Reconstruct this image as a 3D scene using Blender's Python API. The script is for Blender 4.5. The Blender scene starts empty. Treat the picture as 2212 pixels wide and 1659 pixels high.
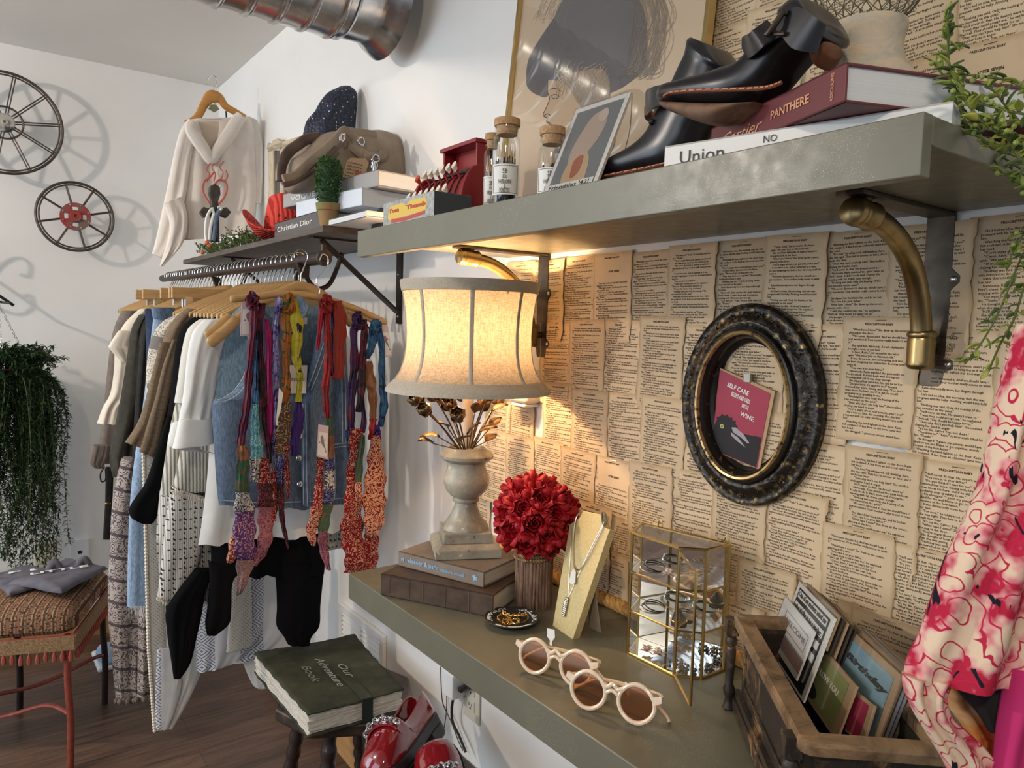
import bpy, bmesh, math, random
import numpy as np
from mathutils import Vector, Matrix, noise as mnoise
random.seed(7)
scn = bpy.context.scene
COL = scn.collection
PI = math.pi
# ------------------------------------------------------------------ camera
IW, IH, FPX = 2212, 1659, 1588.65
PIT, ROL, YAW = 0.0753, 0.0263, 0.63868
CAM = Vector((0, 0, 1.455))
_fw = Vector((math.sin(YAW)*math.cos(PIT), math.cos(YAW)*math.cos(PIT), -math.sin(PIT)))
_r = Vector((math.cos(YAW), -math.sin(YAW), 0)); _u = _r.cross(_fw)
RT = _r*math.cos(ROL) + _u*math.sin(ROL); UP = -_r*math.sin(ROL) + _u*math.cos(ROL)
cd = bpy.data.cameras.new('camera'); cam = bpy.data.objects.new('camera', cd); COL.objects.link(cam)
cam.matrix_world = Matrix(((RT.x, UP.x, -_fw.x, CAM.x), (RT.y, UP.y, -_fw.y, CAM.y), (RT.z, UP.z, -_fw.z, CAM.z), (0, 0, 0, 1)))
cd.sensor_width = 36; cd.lens = FPX/IW*36; cd.clip_start = .02
cd.dof.use_dof = True; cd.dof.focus_distance = 1.15; cd.dof.aperture_fstop = 32
scn.camera = cam
# ------------------------------------------------------------------ world, lights, exposure
w = bpy.data.worlds.new('world'); scn.world = w; w.use_nodes = True
w.node_tree.nodes['Background'].inputs[0].default_value = (.80, .90, 1.0, 1)
w.node_tree.nodes['Background'].inputs[1].default_value = .24
vs = scn.view_settings; vs.view_transform = 'Standard'; vs.look = 'None'; vs.gamma = 1; vs.use_curve_mapping = False
vs.exposure = 0.22
def light(name, kind, loc, energy, color, size=.1, aim=None, sizey=None, spot=None):
    l = bpy.data.lights.new(name, kind); l.energy = energy; l.color = color
    if kind == 'AREA':
        l.size = size
        if sizey: l.shape = 'RECTANGLE'; l.size_y = sizey
    else: l.shadow_soft_size = size
    if spot: l.spot_size = spot; l.spot_blend = .5
    o = bpy.data.objects.new(name, l); COL.objects.link(o); o.location = loc
    if aim: o.rotation_euler = (Vector(aim)-Vector(loc)).to_track_quat('-Z', 'Y').to_euler()
    return o
light('track_light', 'POINT', (-1.9, 2.35, 2.34), 88, (1.0, .88, .76), .05)
light('window_daylight', 'AREA', (-3.2, .6, 1.7), 34, (.88, .92, 1.0), 2.6, (1, 1.2, 1.2), 1.8)
light('window_daylight_far', 'AREA', (-2.6, 3.2, 1.4), 34, (.62, .81, 1.0), 1.4, (.5, 3.7, 1.2), 1.8)
light('track_light_near', 'SPOT', (-.9, -.6, 2.5), 52, (1.0, .85, .68), .10, (.8, .75, 1.4), spot=1.5)
# ------------------------------------------------------------------ pixel helpers: a point of the photo on a world plane
def ray(x, y): return _fw + RT*((x-IW/2)/FPX) - UP*((y-IH/2)/FPX)
def PX(v, x, y): d = ray(x, y); return CAM + d*((v-CAM.x)/d.x)
def PY(v, x, y): d = ray(x, y); return CAM + d*((v-CAM.y)/d.y)
def PZ(v, x, y): d = ray(x, y); return CAM + d*((v-CAM.z)/d.z)
def PN(o, n, x, y): d = ray(x, y); return CAM + d*((Vector(o)-CAM).dot(n)/d.dot(n))
# ------------------------------------------------------------------ object helpers
def empty(name, loc, rz=0, M=None):
    o = bpy.data.objects.new(name, None); COL.objects.link(o); o.empty_display_size = .05
    o.matrix_world = M if M is not None else Matrix.Translation(Vector(loc)) @ Matrix.Rotation(rz, 4, 'Z')
    return o
def tag(o, label=None, cat=None, group=None, kind=None):
    if label: o['label'] = label
    if cat: o['category'] = cat
    if group: o['group'] = group
    if kind: o['kind'] = kind
    return o
def thing(name, label, cat, loc=(0, 0, 0), rz=0, group=None, M=None):
    return tag(empty(name, loc, rz, M), label, cat, group)
def wmat(o):
    m = o.matrix_basis.copy()
    while o.parent: o = o.parent; m = o.matrix_basis @ m
    return m
def copy_tree(o, parent=None):
    c = o.copy(); COL.objects.link(c); c.parent = parent
    for ch in list(o.children): copy_tree(ch, c)
    return c
def link(name, me, mat, parent=None, world=False, smooth=True, bev=0, solid=0, sub=0, autos=None):
    o = bpy.data.objects.new(name, me); COL.objects.link(o)
    mats = mat if isinstance(mat, (list, tuple)) else [mat]
    for m in mats: me.materials.append(m)
    if parent is not None:
        if world: me.transform(wmat(parent).inverted())
        o.parent = parent
    elif len(me.vertices):
        co = np.empty(len(me.vertices)*3); me.vertices.foreach_get('co', co); co = co.reshape(-1, 3)
        b = Vector(((co[:, 0].min()+co[:, 0].max())/2, (co[:, 1].min()+co[:, 1].max())/2, co[:, 2].min()))
        me.transform(Matrix.Translation(-b)); o.location = b
    if smooth:
        me.shade_smooth()
        me.set_sharp_from_angle(angle=math.radians(autos or 38))
    if solid:
        s = o.modifiers.new('s', 'SOLIDIFY'); s.thickness = solid; s.offset = 0
    if bev:
        b = o.modifiers.new('b', 'BEVEL'); b.width = bev; b.segments = 2; b.limit_method = 'ANGLE'; b.angle_limit = .6
    if sub:
        s = o.modifiers.new('u', 'SUBSURF'); s.levels = sub; s.render_levels = sub
    return o
class MB:
    def __init__(s): s.v = []; s.f = []; s.mi = []
    def add(s, vs, fs, mi=0, M=None):
        n = len(s.v)
        s.v += [tuple(M @ Vector(q)) for q in vs] if M is not None else [tuple(q) for q in vs]
        s.f += [[i+n for i in f] for f in fs]; s.mi += [mi]*len(fs); return s
    def box(s, x0, x1, y0, y1, z0, z1, mi=0, M=None):
        v = [(x, y, z) for z in (z0, z1) for y in (y0, y1) for x in (x0, x1)]
        return s.add(v, [(0, 2, 3, 1), (4, 5, 7, 6), (0, 1, 5, 4), (2, 6, 7, 3), (0, 4, 6, 2), (1, 3, 7, 5)], mi, M)
    def hexa(s, b, t, mi=0):        # bottom 4 corners, top 4 corners
        v = list(b)+list(t)
        return s.add(v, [(3, 2, 1, 0), (4, 5, 6, 7), (0, 1, 5, 4), (1, 2, 6, 5), (2, 3, 7, 6), (3, 0, 4, 7)], mi)
    def tube(s, pts, r, n=10, mi=0, M=None, closed=False, cap=True, flat=1.0, upv=None):
        pts = [Vector(p) for p in pts]; m = len(pts)
        rs = r if isinstance(r, (list, tuple)) else [r]*m
        vs = []; fs = []; prev = None
        for i, p in enumerate(pts):
            if closed: t = pts[(i+1) % m]-pts[i-1]
            else: t = pts[min(i+1, m-1)]-pts[max(i-1, 0)]
            if t.length < 1e-9: t = Vector((0, 0, 1))
            t.normalize()
            if prev is None:
                a = Vector(upv) if upv is not None else (Vector((0, 0, 1)) if abs(t.z) < .9 else Vector((1, 0, 0)))
                a = (a-t*a.dot(t)).normalized()
            else:
                a = prev-t*prev.dot(t)
                a = a.normalized() if a.length > 1e-6 else prev
            prev = a; b = t.cross(a)
            for k in range(n):
                c = 2*PI*k/n; vs.append(p+(a*math.cos(c)+b*math.sin(c)*flat)*rs[i])
        mm = m if closed else m-1
        for i in range(mm):
            for k in range(n):
                i2 = (i+1) % m
                fs.append((i*n+k, i*n+(k+1) % n, i2*n+(k+1) % n, i2*n+k))
        if cap and not closed: fs.append(tuple(range(n))[::-1]); fs.append(tuple((m-1)*n+k for k in range(n)))
        return s.add(vs, fs, mi, M)
    def lathe(s, prof, n=32, mi=0, M=None, c=(0, 0, 0), fn=None):
        vs = []; fs = []; m = len(prof)
        for r, z in prof:
            for k in range(n):
                a = 2*PI*k/n; rr = r*(fn(a, z) if fn else 1)
                vs.append((c[0]+rr*math.cos(a), c[1]+rr*math.sin(a), c[2]+z))
        for i in range(m-1):
            for k in range(n): fs.append((i*n+k, i*n+(k+1) % n, (i+1)*n+(k+1) % n, (i+1)*n+k))
        if prof[0][0] > 1e-6: fs.append(tuple(range(n))[::-1])
        if prof[-1][0] > 1e-6: fs.append(tuple((m-1)*n+k for k in range(n)))
        return s.add(vs, fs, mi, M)
    def lathe_open(s, prof, n=32, mi=0, M=None, c=(0, 0, 0)):
        a = len(s.f); s.lathe(prof, n, mi, M, c)
        k = (1 if prof[0][0] > 1e-6 else 0)+(1 if prof[-1][0] > 1e-6 else 0)
        if k: s.f = s.f[:-k]; s.mi = s.mi[:-k]
        return s
    def ball(s, c, r, n=10, m=7, mi=0, M=None, sc=(1, 1, 1)):
        pr = [(math.sin(PI*i/m), -math.cos(PI*i/m)) for i in range(m+1)]
        vs = []; fs = []
        for q, z in pr:
            for k in range(n):
                a = 2*PI*k/n; vs.append((c[0]+r*sc[0]*q*math.cos(a), c[1]+r*sc[1]*q*math.sin(a), c[2]+r*sc[2]*z))
        for i in range(m):
            for k in range(n): fs.append((i*n+k, i*n+(k+1) % n, (i+1)*n+(k+1) % n, (i+1)*n+k))
        return s.add(vs, fs, mi, M)
    def prism(s, poly, d, mi=0, M=None):    # polygon of 3D points extruded by vector d
        n = len(poly); d = Vector(d); poly = [Vector(p) for p in poly]
        vs = poly+[p+d for p in poly]
        fs = [tuple(range(n))[::-1], tuple(range(n, 2*n))]+[(i, (i+1) % n, n+(i+1) % n, n+i) for i in range(n)]
        return s.add(vs, fs, mi, M)
    def sheet(s, fn, nu, nv, mi=0, M=None):
        vs = [fn(i/nu, j/nv) for j in range(nv+1) for i in range(nu+1)]
        fs = [(j*(nu+1)+i, j*(nu+1)+i+1, (j+1)*(nu+1)+i+1, (j+1)*(nu+1)+i) for j in range(nv) for i in range(nu)]
        return s.add(vs, fs, mi, M)
    def ring(s, rows, closed=True, mi=0, M=None, caps=True):   # rows of equal-length loops lofted
        n = len(rows[0]); vs = [p for r in rows for p in r]; fs = []
        for i in range(len(rows)-1):
            for k in range(n if closed else n-1):
                fs.append((i*n+k, i*n+(k+1) % n, (i+1)*n+(k+1) % n, (i+1)*n+k))
        if caps and closed: fs.append(tuple(range(n))[::-1]); fs.append(tuple((len(rows)-1)*n+k for k in range(n)))
        return s.add(vs, fs, mi, M)
    def mesh(s, fix=True):
        me = bpy.data.meshes.new('m'); me.from_pydata(s.v, [], s.f); me.polygons.foreach_set('material_index', s.mi)
        if fix:
            b = bmesh.new(); b.from_mesh(me); bmesh.ops.recalc_face_normals(b, faces=b.faces); b.to_mesh(me); b.free()
        me.update(); return me
    def build(s, name, mat, parent=None, world=False, **k):
        return link(name, s.mesh(), mat, parent, world, **k)
def spline(pts, n=8, closed=False):
    P = [Vector(p) for p in pts]; m = len(P); out = []
    for i in range(m if closed else m-1):
        if closed: a, b, c, d = P[i-1], P[i], P[(i+1) % m], P[(i+2) % m]
        else: a, b, c, d = P[max(i-1, 0)], P[i], P[i+1], P[min(i+2, m-1)]
        for k in range(n):
            t = k/n; out.append(.5*((2*b)+(c-a)*t+(2*a-5*b+4*c-d)*t*t+(3*b-a-3*c+d)*t**3))
    if not closed: out.append(P[-1])
    return out
def basis(o, x, y, z=None):
    x = Vector(x).normalized(); y = Vector(y); y = (y-x*y.dot(x)).normalized(); z = x.cross(y)
    return Matrix(((x.x, y.x, z.x, o[0]), (x.y, y.y, z.y, o[1]), (x.z, y.z, z.z, o[2]), (0, 0, 0, 1)))
def text_mesh(t, size, shear=0, bold=0, ext=.0002, space=1, align='LEFT', width=None, line=1, res=2, sx=1, just=False):
    c = bpy.data.curves.new('t', 'FONT'); c.body = t; c.size = size; c.shear = shear; c.offset = bold*size; c.extrude = ext
    c.space_character = space; c.space_line = line; c.align_x = 'JUSTIFY' if just else align; c.resolution_u = res; c.align_y = 'CENTER'
    if width: c.text_boxes[0].width = width/sx; c.text_boxes[0].height = 10; c.align_y = 'TOP'
    o = bpy.data.objects.new('t', c); COL.objects.link(o)
    dg = bpy.context.evaluated_depsgraph_get(); me = bpy.data.meshes.new_from_object(o.evaluated_get(dg))
    bpy.data.objects.remove(o); bpy.data.curves.remove(c)
    if sx != 1: me.transform(Matrix.Diagonal((sx, 1, 1, 1)))
    me.materials.clear(); return me
def text(t, size, mat, parent, o, x, y, name='lettering', fit=None, **k):
    """text whose centre is at o, running along x with up y; fit = wanted width"""
    me = text_mesh(t, size, **k)
    co = np.empty(len(me.vertices)*3); me.vertices.foreach_get('co', co); co = co.reshape(-1, 3)
    cx = (co[:, 0].min()+co[:, 0].max())/2; cy = (co[:, 1].min()+co[:, 1].max())/2
    s = fit/(co[:, 0].max()-co[:, 0].min()) if fit else 1
    me.transform(basis(o, x, y) @ Matrix.Diagonal((s, 1, 1, 1)) @ Matrix.Translation((-cx, -cy, 0)))
    return link(name, me, mat, parent, world=parent is not None, smooth=False)
# ------------------------------------------------------------------ materials
def mat(name, col, rough=.6, metal=0, spec=.5, **k):
    m = bpy.data.materials.new(name); m.use_nodes = True; b = m.node_tree.nodes['Principled BSDF']
    b.inputs['Base Color'].default_value = (*col, 1); b.inputs['Roughness'].default_value = rough
    b.inputs['Metallic'].default_value = metal; b.inputs['Specular IOR Level'].default_value = spec
    for a, v in k.items(): b.inputs[a.replace('_', ' ')].default_value = v
    return m
def hx(h): 
    f = lambda v: v/12.92 if v <= .04045 else ((v+.055)/1.055)**2.4
    return tuple(f(int(h[i:i+2], 16)/255) for i in (0, 2, 4))
class G:
    """small node graph helper"""
    def __init__(s, m): s.m = m; s.t = m.node_tree; s.b = s.t.nodes['Principled BSDF']
    def n(s, kind, ins=None, **p):
        nd = s.t.nodes.new(kind)
        for a, v in p.items(): setattr(nd, a, v)
        for a, v in (ins or {}).items():
            if isinstance(v, bpy.types.NodeSocket): s.t.links.new(v, nd.inputs[a])
            else: nd.inputs[a].default_value = v
        return nd
    def co(s, sc=(1, 1, 1), rot=(0, 0, 0), src='Object'):
        c = s.n('ShaderNodeTexCoord'); return s.n('ShaderNodeMapping', {'Vector': c.outputs[src], 'Scale': sc, 'Rotation': rot}).outputs[0]
    def noise(s, v, sc, det=4, rough=.6, dist=0): return s.n('ShaderNodeTexNoise', {'Vector': v, 'Scale': sc, 'Detail': det, 'Roughness': rough, 'Distortion': dist}).outputs[0]
    def ramp(s, f, st, const=False):
        r = s.n('ShaderNodeValToRGB', {'Fac': f}); e = r.color_ramp
        if const: e.interpolation = 'CONSTANT'
        while len(e.elements) < len(st): e.elements.new(.5)
        for x, (p, c) in zip(e.elements, st): x.position = p; x.color = (*c, 1)
        return r.outputs[0]
    def mix(s, f, a, b, mode='MIX'):
        nd = s.n('ShaderNodeMix', data_type='RGBA', blend_type=mode)
        for i, v in ((0, f), (6, a), (7, b)):
            if isinstance(v, bpy.types.NodeSocket): s.t.links.new(v, nd.inputs[i])
            else: nd.inputs[i].default_value = (*v, 1) if isinstance(v, tuple) and len(v) == 3 else v
        return nd.outputs[2]
    def math(s, op, a, b=0, c=0):
        nd = s.n('ShaderNodeMath', operation=op)
        for i, v in enumerate((a, b, c)):
            if isinstance(v, bpy.types.NodeSocket): s.t.links.new(v, nd.inputs[i])
            else: nd.inputs[i].default_value = v
        return nd.outputs[0]
    def sep(s, v): return s.n('ShaderNodeSeparateXYZ', {0: v}).outputs
    def set(s, a, v):
        if isinstance(v, bpy.types.NodeSocket): s.t.links.new(v, s.b.inputs[a])
        else: s.b.inputs[a].default_value = v
    def bump(s, h, st=.3, d=.002):
        s.set('Normal', s.n('ShaderNodeBump', {'Height': h, 'Strength': st, 'Distance': d}).outputs[0])
def noisy(name, c1, c2, sc=20, rough=.6, metal=0, bump=.2, bd=.001, stretch=(1, 1, 1), lo=.35, hi=.65, det=5, **k):
    m = mat(name, c1, rough, metal, **k); g = G(m); f = g.noise(g.co(stretch), sc, det)
    g.set('Base Color', g.ramp(f, [(lo, c1), (hi, c2)]))
    if bump: g.bump(f, bump, bd)
    return m
# ================================================================== shared materials
M = {}
M['wall'] = noisy('wall_paint', (.80, .79, .765), (.83, .82, .795), 3, .62, bump=.06, bd=.002)
M['ceil'] = noisy('ceiling_paint', (.70, .665, .61), (.73, .695, .64), 2, .8, bump=.05)
def wood(name, c1, c2, sc=(1, 14, 14), rough=.5, d=.0008, spec=.4, n=6):
    m = mat(name, c1, rough, spec=spec); g = G(m); f = g.noise(g.co(sc), n, 7, .65, .4)
    g.set('Base Color', g.ramp(f, [(.32, c1), (.68, c2)])); g.bump(f, .25, d); return m
def planks():
    m = mat('floor_planks', (.08, .04, .02), .38, spec=.4); g = G(m); v = g.co()
    br = g.n('ShaderNodeTexBrick', {'Vector': v, 'Color1': (.2, .2, .2, 1), 'Color2': (.8, .8, .8, 1), 'Mortar': (0, 0, 0, 1), 'Scale': 1, 'Mortar Size': .0015, 'Brick Width': 1.2, 'Row Height': .13})
    f = g.noise(g.co((1.5, 16, 1)), 4, 7, .65, .5)
    c = g.ramp(f, [(.3, (.045, .024, .016)), (.7, (.16, .088, .055))])
    c = g.mix(.45, c, br.outputs[0], 'OVERLAY'); g.set('Base Color', c); g.bump(f, .12, .001); return m
M['floor'] = planks()
M['oak'] = wood('oak_baseboard', (.38, .19, .07), (.52, .29, .12), (14, 1, 14))
def paint_sage():
    m = mat('sage_paint', (.2, .2, .15), .33, spec=.5); g = G(m); v = g.co()
    f = g.noise(v, 5, 6); base = g.ramp(f, [(.3, (.128, .124, .088)), (.7, (.152, .147, .106))])
    big = g.noise(v, 7, 2); fine = g.noise(v, 820, 2, .5)
    wear = g.math('MULTIPLY', g.math('GREATER_THAN', fine, .64), g.math('GREATER_THAN', big, .57))
    g.set('Base Color', g.mix(wear, base, (.33, .32, .24)))
    g.set('Roughness', g.ramp(g.noise(v, 40, 3), [(.3, (.28, .28, .28)), (.7, (.42, .42, .42))])); g.bump(g.noise(g.co((30, 3, 30)), 12, 4), .15, .0006); return m
M['sage'] = paint_sage()
M['brass'] = noisy('antique_brass', (.20, .145, .065), (.36, .27, .13), 30, .34, 1, bump=.05, stretch=(1, 1, .3))
M['bronze_dark'] = noisy('dark_bronze', (.075, .06, .045), (.12, .095, .07), 40, .4, .9, bump=.05)
M['iron'] = mat('black_iron', (.012, .011, .011), .45, .3)
M['chrome'] = mat('chrome', (.75, .76, .77), .14, 1)
M['steel_screw'] = mat('steel_screw', (.6, .6, .6), .3, 1)
M['white_plastic'] = mat('white_plastic', (.78, .78, .76), .4)
M['black'] = mat('black_matte', (.01, .01, .01), .6)
M['ink'] = mat('page_ink', (.045, .035, .028), .9, spec=.1)
M['white_ink'] = mat('white_lettering', (.85, .84, .80), .6)
M['dark_ink'] = mat('dark_lettering', (.05, .05, .05), .6)
M['paperw'] = mat('white_paper', (.80, .79, .75), .7)
M['label'] = mat('label_paper', (.78, .78, .74), .6)
CEIL = 2.569
# ================================================================== setting
def struct(name, mb, m, **k): return tag(mb.build(name, m, smooth=False, **k), kind='structure')
struct('floor', MB().box(-3.4, 1.0, -2.6, 3.77, -.05, 0), M['floor'])
struct('ceiling', MB().box(-3.4, 1.0, -2.6, 3.77, CEIL, CEIL+.05), M['ceil'])
struct('wall_right', MB().box(1.0, 1.08, -2.6, 3.85, -.05, CEIL+.05), M['wall'])
struct('wall_back', MB().box(-3.4, 1.0, 3.77, 3.85, -.05, CEIL+.05), M['wall'])
bb = MB().prism([(1, -2.6, 0), (.982, -2.6, 0), (.982, -2.6, .105), (.990, -2.6, .12), (1, -2.6, .12)], (0, 6.37, 0))
struct('baseboard_right', bb, M['oak'])
struct('baseboard_back', MB().prism([(-3.4, 3.77, 0), (-3.4, 3.752, 0), (-3.4, 3.752, .105), (-3.4, 3.76, .12), (-3.4, 3.77, .12)], (4.38, 0, 0)), M['oak'])
# wall plates
def outlet(name, label, x, y, z, face, w=.072, h=.117, kind='jack'):
    t = thing(name, label, 'wall outlet', M=basis((x, y, z), face[0], (0, 0, 1)))
    MB().box(-w/2, w/2, -h/2, h/2, 0, .005).build('cover_plate', mat('plate', face[1], .4), t, bev=.0015, smooth=False)
    if kind == 'jack': MB().box(-.008, .008, -.007, .007, .0045, .0062).build('data_jack', M['black'], t, smooth=False)
    else:
        for s in (-1, 1):
            rc = MB().box(-.017, .017, s*.02-.014, s*.02+.014, .004, .007).build('receptacle', mat('recept', face[1], .4), t, bev=.003, smooth=False)
            q = MB()
            for a in (-.006, .006): q.box(a-.001, a+.001, s*.02-.002, s*.02+.006, .0065, .0075)
            q.ball((0, s*.02-.007, .0068), .0025); q.build('slot', M['black'], rc)
    return t
p = PY(3.77, 172, 1192); outlet('wall_outlet', 'white square data jack plate low on the back wall beside the hanging clothes', p.x, 3.769, p.z, ((1, 0, 0), (.78, .8, .82)))
p = PY(3.77, 96, 1196); outlet('wall_outlet', 'ivory two-socket power outlet plate on the back wall near the hanging fern', p.x, 3.769, p.z, ((1, 0, 0), (.62, .58, .46)), kind='pwr')
p = PX(1, 1022, 1505); outlet('wall_outlet', 'ivory power outlet on the right wall below the counter with a white plug block', .999, p.y, p.z, ((0, -1, 0), (.66, .63, .52)), kind='pwr')
# ------------------------------------------------------------------ vent grille
y0, y1 = PX(1, 739, 1299).y, PX(1, 836, 1372).y; zt = PX(1, 739, 1299).z; zb = zt-.36
t = thing('vent_grille', 'white metal return air vent grille on the right wall under the counter end', 'vent', (.999, (y0+y1)/2, zb))
m = MB()
for a in ((y1, y0, zt-.025, zt), (y1, y0, zb, zb+.025), (y1, y1+.025, zb+.0255, zt-.0255), (y0-.025, y0, zb+.0255, zt-.0255), ((y0+y1)/2-.008, (y0+y1)/2+.008, zb+.0255, zt-.0255)):
    m.box(.986, .999, min(a[0], a[1]), max(a[0], a[1]), a[2], a[3])
m.build('grille_frame', M['white_plastic'], t, world=True, smooth=False, bev=.002)
MB().box(.997, .9995, y1+.02, y0-.02, zb+.02, zt-.02).build('duct_opening', M['black'], t, world=True, smooth=False)
m = MB(); k = 0; z = zb+.033
while z < zt-.03:
    m.add([(.987, y1+.02, z), (.987, y0-.02, z), (.997, y0-.02, z+.011), (.997, y1+.02, z+.011), (.988, y1+.02, z-.002), (.988, y0-.02, z-.002), (.998, y0-.02, z+.009), (.998, y1+.02, z+.009)], [(0, 1, 2, 3), (7, 6, 5, 4), (0, 4, 5, 1), (1, 5, 6, 2), (2, 6, 7, 3), (3, 7, 4, 0)]); z += .0155
m.build('louvre', M['white_plastic'], t, world=True, smooth=False)
# ------------------------------------------------------------------ duct
def duct_mat():
    m = mat('galvanised_steel', (.62, .64, .67), .22, 1); g = G(m); f = g.noise(g.co((1, 1, 1)), 9, 4)
    g.set('Roughness', g.ramp(f, [(.3, (.16, .16, .16)), (.7, (.34, .34, .34))])); g.set('Base Color', g.ramp(g.noise(g.co(), 25, 4), [(.3, (.50, .52, .55)), (.7, (.72, .74, .76))])); return m
dm = duct_mat()
t = thing('spiral_duct', 'shiny galvanised spiral air duct running under the ceiling with a flared open end', 'air duct', (0, 1.86, 2.344))
X = Matrix(((0, 0, 1, 0), (0, 1, 0, 1.86), (-1, 0, 0, 2.344), (0, 0, 0, 1)))
m = MB(); pr = []; x = -3.3; R0 = .147
while x < .80:
    pr += [(R0, x), (R0+.001, x+.010)]; 
    if int(round(x*100)) % 1 == 0: pr += [(R0+.0045, x+.014), (R0+.0045, x+.018), (R0, x+.022)]
    pr += [(R0-.002, x+.045), (R0, x+.068)]
    x += .07
pr = [(r, q) for r, q in pr if q < .80]
m.lathe_open(pr, 64, M=X); m.build('duct_body', dm, t, world=True)
m = MB().lathe_open([(R0-.004, .78), (R0-.004, .80), (R0+.001, .802), (R0-.006, .81), (R0-.008, .865), (R0-.004, .88), (R0+.010, .90), (R0+.024, .925), (R0+.021, .926), (R0+.006, .90), (R0-.010, .88), (R0-.012, .80)], 64, M=X)
m.build('flared_collar', dm, t, world=True)
for a in (1.9, 2.4, 3.4, 4.4): MB().ball(tuple(X @ Vector(((R0-.003)*math.cos(a), (R0-.003)*math.sin(a), .845))), .004, 8, 5).build('screw', M['steel_screw'], t, world=True)
for xx in (-2.6, -1.1, .3): MB().tube([(xx, 1.86-R0, CEIL)]+[(xx, 1.86+R0*math.cos(a), 2.344+R0*math.sin(a)) for a in [PI+i*PI/12 for i in range(13)]]+[(xx, 1.86+R0, CEIL)], .003, 6).build('hanger_strap', M['steel_screw'], t, world=True)
# ================================================================== grey shelf, counter, brackets
SX, SYR, SYL, STOP, SU, SF = .628, .295, 1.373, 1.639, 1.615, 1.588
t = thing('wall_shelf', 'sage grey painted upper wall shelf with a deep front edge on brass brackets', 'shelf', (1, (SYR+SYL)/2, SU))
MB().box(SX+.017, .9985, SYR, SYL, SU, STOP).build('shelf_board', M['sage'], t, world=True, smooth=False, bev=.0012)
MB().box(SX, SX+.0165, SYR, SYL, SF, STOP+.0005).build('front_board', M['sage'], t, world=True, smooth=False, bev=.0012)
CT, CXF, CYL = .925, .644, 1.435
t = thing('counter', 'sage grey painted counter slab fixed along the right wall under the book pages', 'counter', (1, .5, CT-.055))
MB().box(CXF, .9985, -.9, CYL, CT-.055, CT).build('counter_top', M['sage'], t, world=True, smooth=False, bev=.0015)
t = empty('bracket_tmp', (1, .438, SU)); BR = t; t.name = 'shelf_bracket'
tag(t, 'antique brass pipe shelf bracket at the right end of the grey shelf', 'shelf bracket', 'brass brackets under the grey shelf')
yb = .438
zb = PX(.99, 2020, 836).z
poly = []
def plate_outline():
    h = .017; z1 = SU; out = []
    L = [(h, z1), (h, 1.545), (h+.004, 1.541), (h+.0105, 1.535), (h+.0105, 1.527), (h+.004, 1.521), (h, 1.517), (h, zb+.04), (h+.009, zb+.034), (h+.009, zb+.024), (h, zb+.018), (h-.002, zb+.004), (h-.006, zb)]
    return L
L = plate_outline(); pts = [(.998, yb+a, z) for a, z in L]+[(.998, yb-a, z) for a, z in reversed(L)]
m = MB().prism(pts, (-.004, 0, 0)); m.build('wall_plate', M['bronze_dark'], t, world=True, smooth=False, bev=.0008)
MB().prism([(.994, yb-.016, SU-.0055), (.995, yb+.016, SU-.0055), (.775, yb+.016, SU-.0055), (.768, yb, SU-.0055), (.775, yb-.016, SU-.0055)], (0, 0, .005)).build('top_arm', M['bronze_dark'], t, world=True, smooth=False, bev=.0008)
tp = [PY(yb, *q) for q in [(1852, 458), (1885, 471), (1915, 490), (1945, 525), (1968, 570), (1982, 625), (1989, 690), (1989, 760)]]
sp = spline(tp, 8); m = MB().tube(sp, .0125, 20); m.build('curved_tube', M['brass'], t, world=True)
d = (sp[2]-sp[0]).normalized(); a0 = sp[0]
Z = Matrix.Translation(a0) @ d.to_track_quat('Z', 'Y').to_matrix().to_4x4()
MB().lathe([(.0, -.016), (.009, -.0155), (.0145, -.012), (.016, -.007), (.0165, -.004), (.0155, -.002), (.0165, 0), (.0160, .004), (.0152, .024), (.0165, .0265), (.0165, .030), (.0150, .032), (.0125, .034)], 28, M=Z).build('front_cap', M['brass'], t, world=True)
a1 = sp[-1]; Z = Matrix.Translation(a1)
MB().lathe([(.0, -.022), (.012, -.022), (.0155, -.019), (.0165, -.016), (.0158, -.013), (.0162, .014), (.0155, .017), (.0172, .020), (.0172, .023), (.015, .026), (.0125, .027)], 28, M=Z).build('bottom_cap', M['brass'], t, world=True)
MB().tube([a0+d*.016+Vector((0, 0, .008)), (a0.x+.014, yb, SU-.004)], .0075, 14).build('top_mounting_post', M['bronze_dark'], t, world=True)
MB().tube([(a1.x, yb, a1.z+.002), (.994, yb, a1.z+.004)], .007, 12).build('wall_mounting_post', M['bronze_dark'], t, world=True)
for s, zz in ((-1, 1.531), (1, 1.531), (-1, zb+.029)): MB().ball((.9935, yb+s*.0205, zz), .0042, 10, 6, sc=(.6, 1, 1)).build('screw', M['steel_screw'], t, world=True)
b2 = copy_tree(BR); b2.location.y = 1.238; b2['label'] = 'antique brass pipe shelf bracket behind the lamp shade near the shelf left end'
# ------------------------------------------------------------------ dark wood shelf + rod
M['walnut'] = wood('grey_brown_wood', (.060, .046, .038), (.125, .098, .08), (12, 1, 12), .55)
DU, DT, DXF, DY0, DY1 = 1.682, 1.698, .715, 1.765, 3.23
t = thing('wall_shelf', 'dark grey-brown wooden wall shelf above the clothes rod', 'shelf', (1, 2.5, DU))
MB().box(DXF, .9985, DY0, DY1, DU, DT).build('shelf_board', M['walnut'], t, world=True, smooth=False, bev=.001)
M['dkbrown'] = mat('dark_brown_metal', (.030, .018, .015), .42, .5)
def bar(mb, a, b, w, th, side=(0, 1, 0)):
    a = Vector(a); b = Vector(b); d = (b-a).normalized(); s = Vector(side); n = d.cross(s).normalized(); s = s*(w/2); n = n*(th/2)
    mb.hexa([a-s-n, a+s-n, a+s+n, a-s+n], [b-s-n, b+s-n, b+s+n, b-s+n])
RX = .716; RZ = lambda y: 1.618+(y-1.894)*.0115
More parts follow.
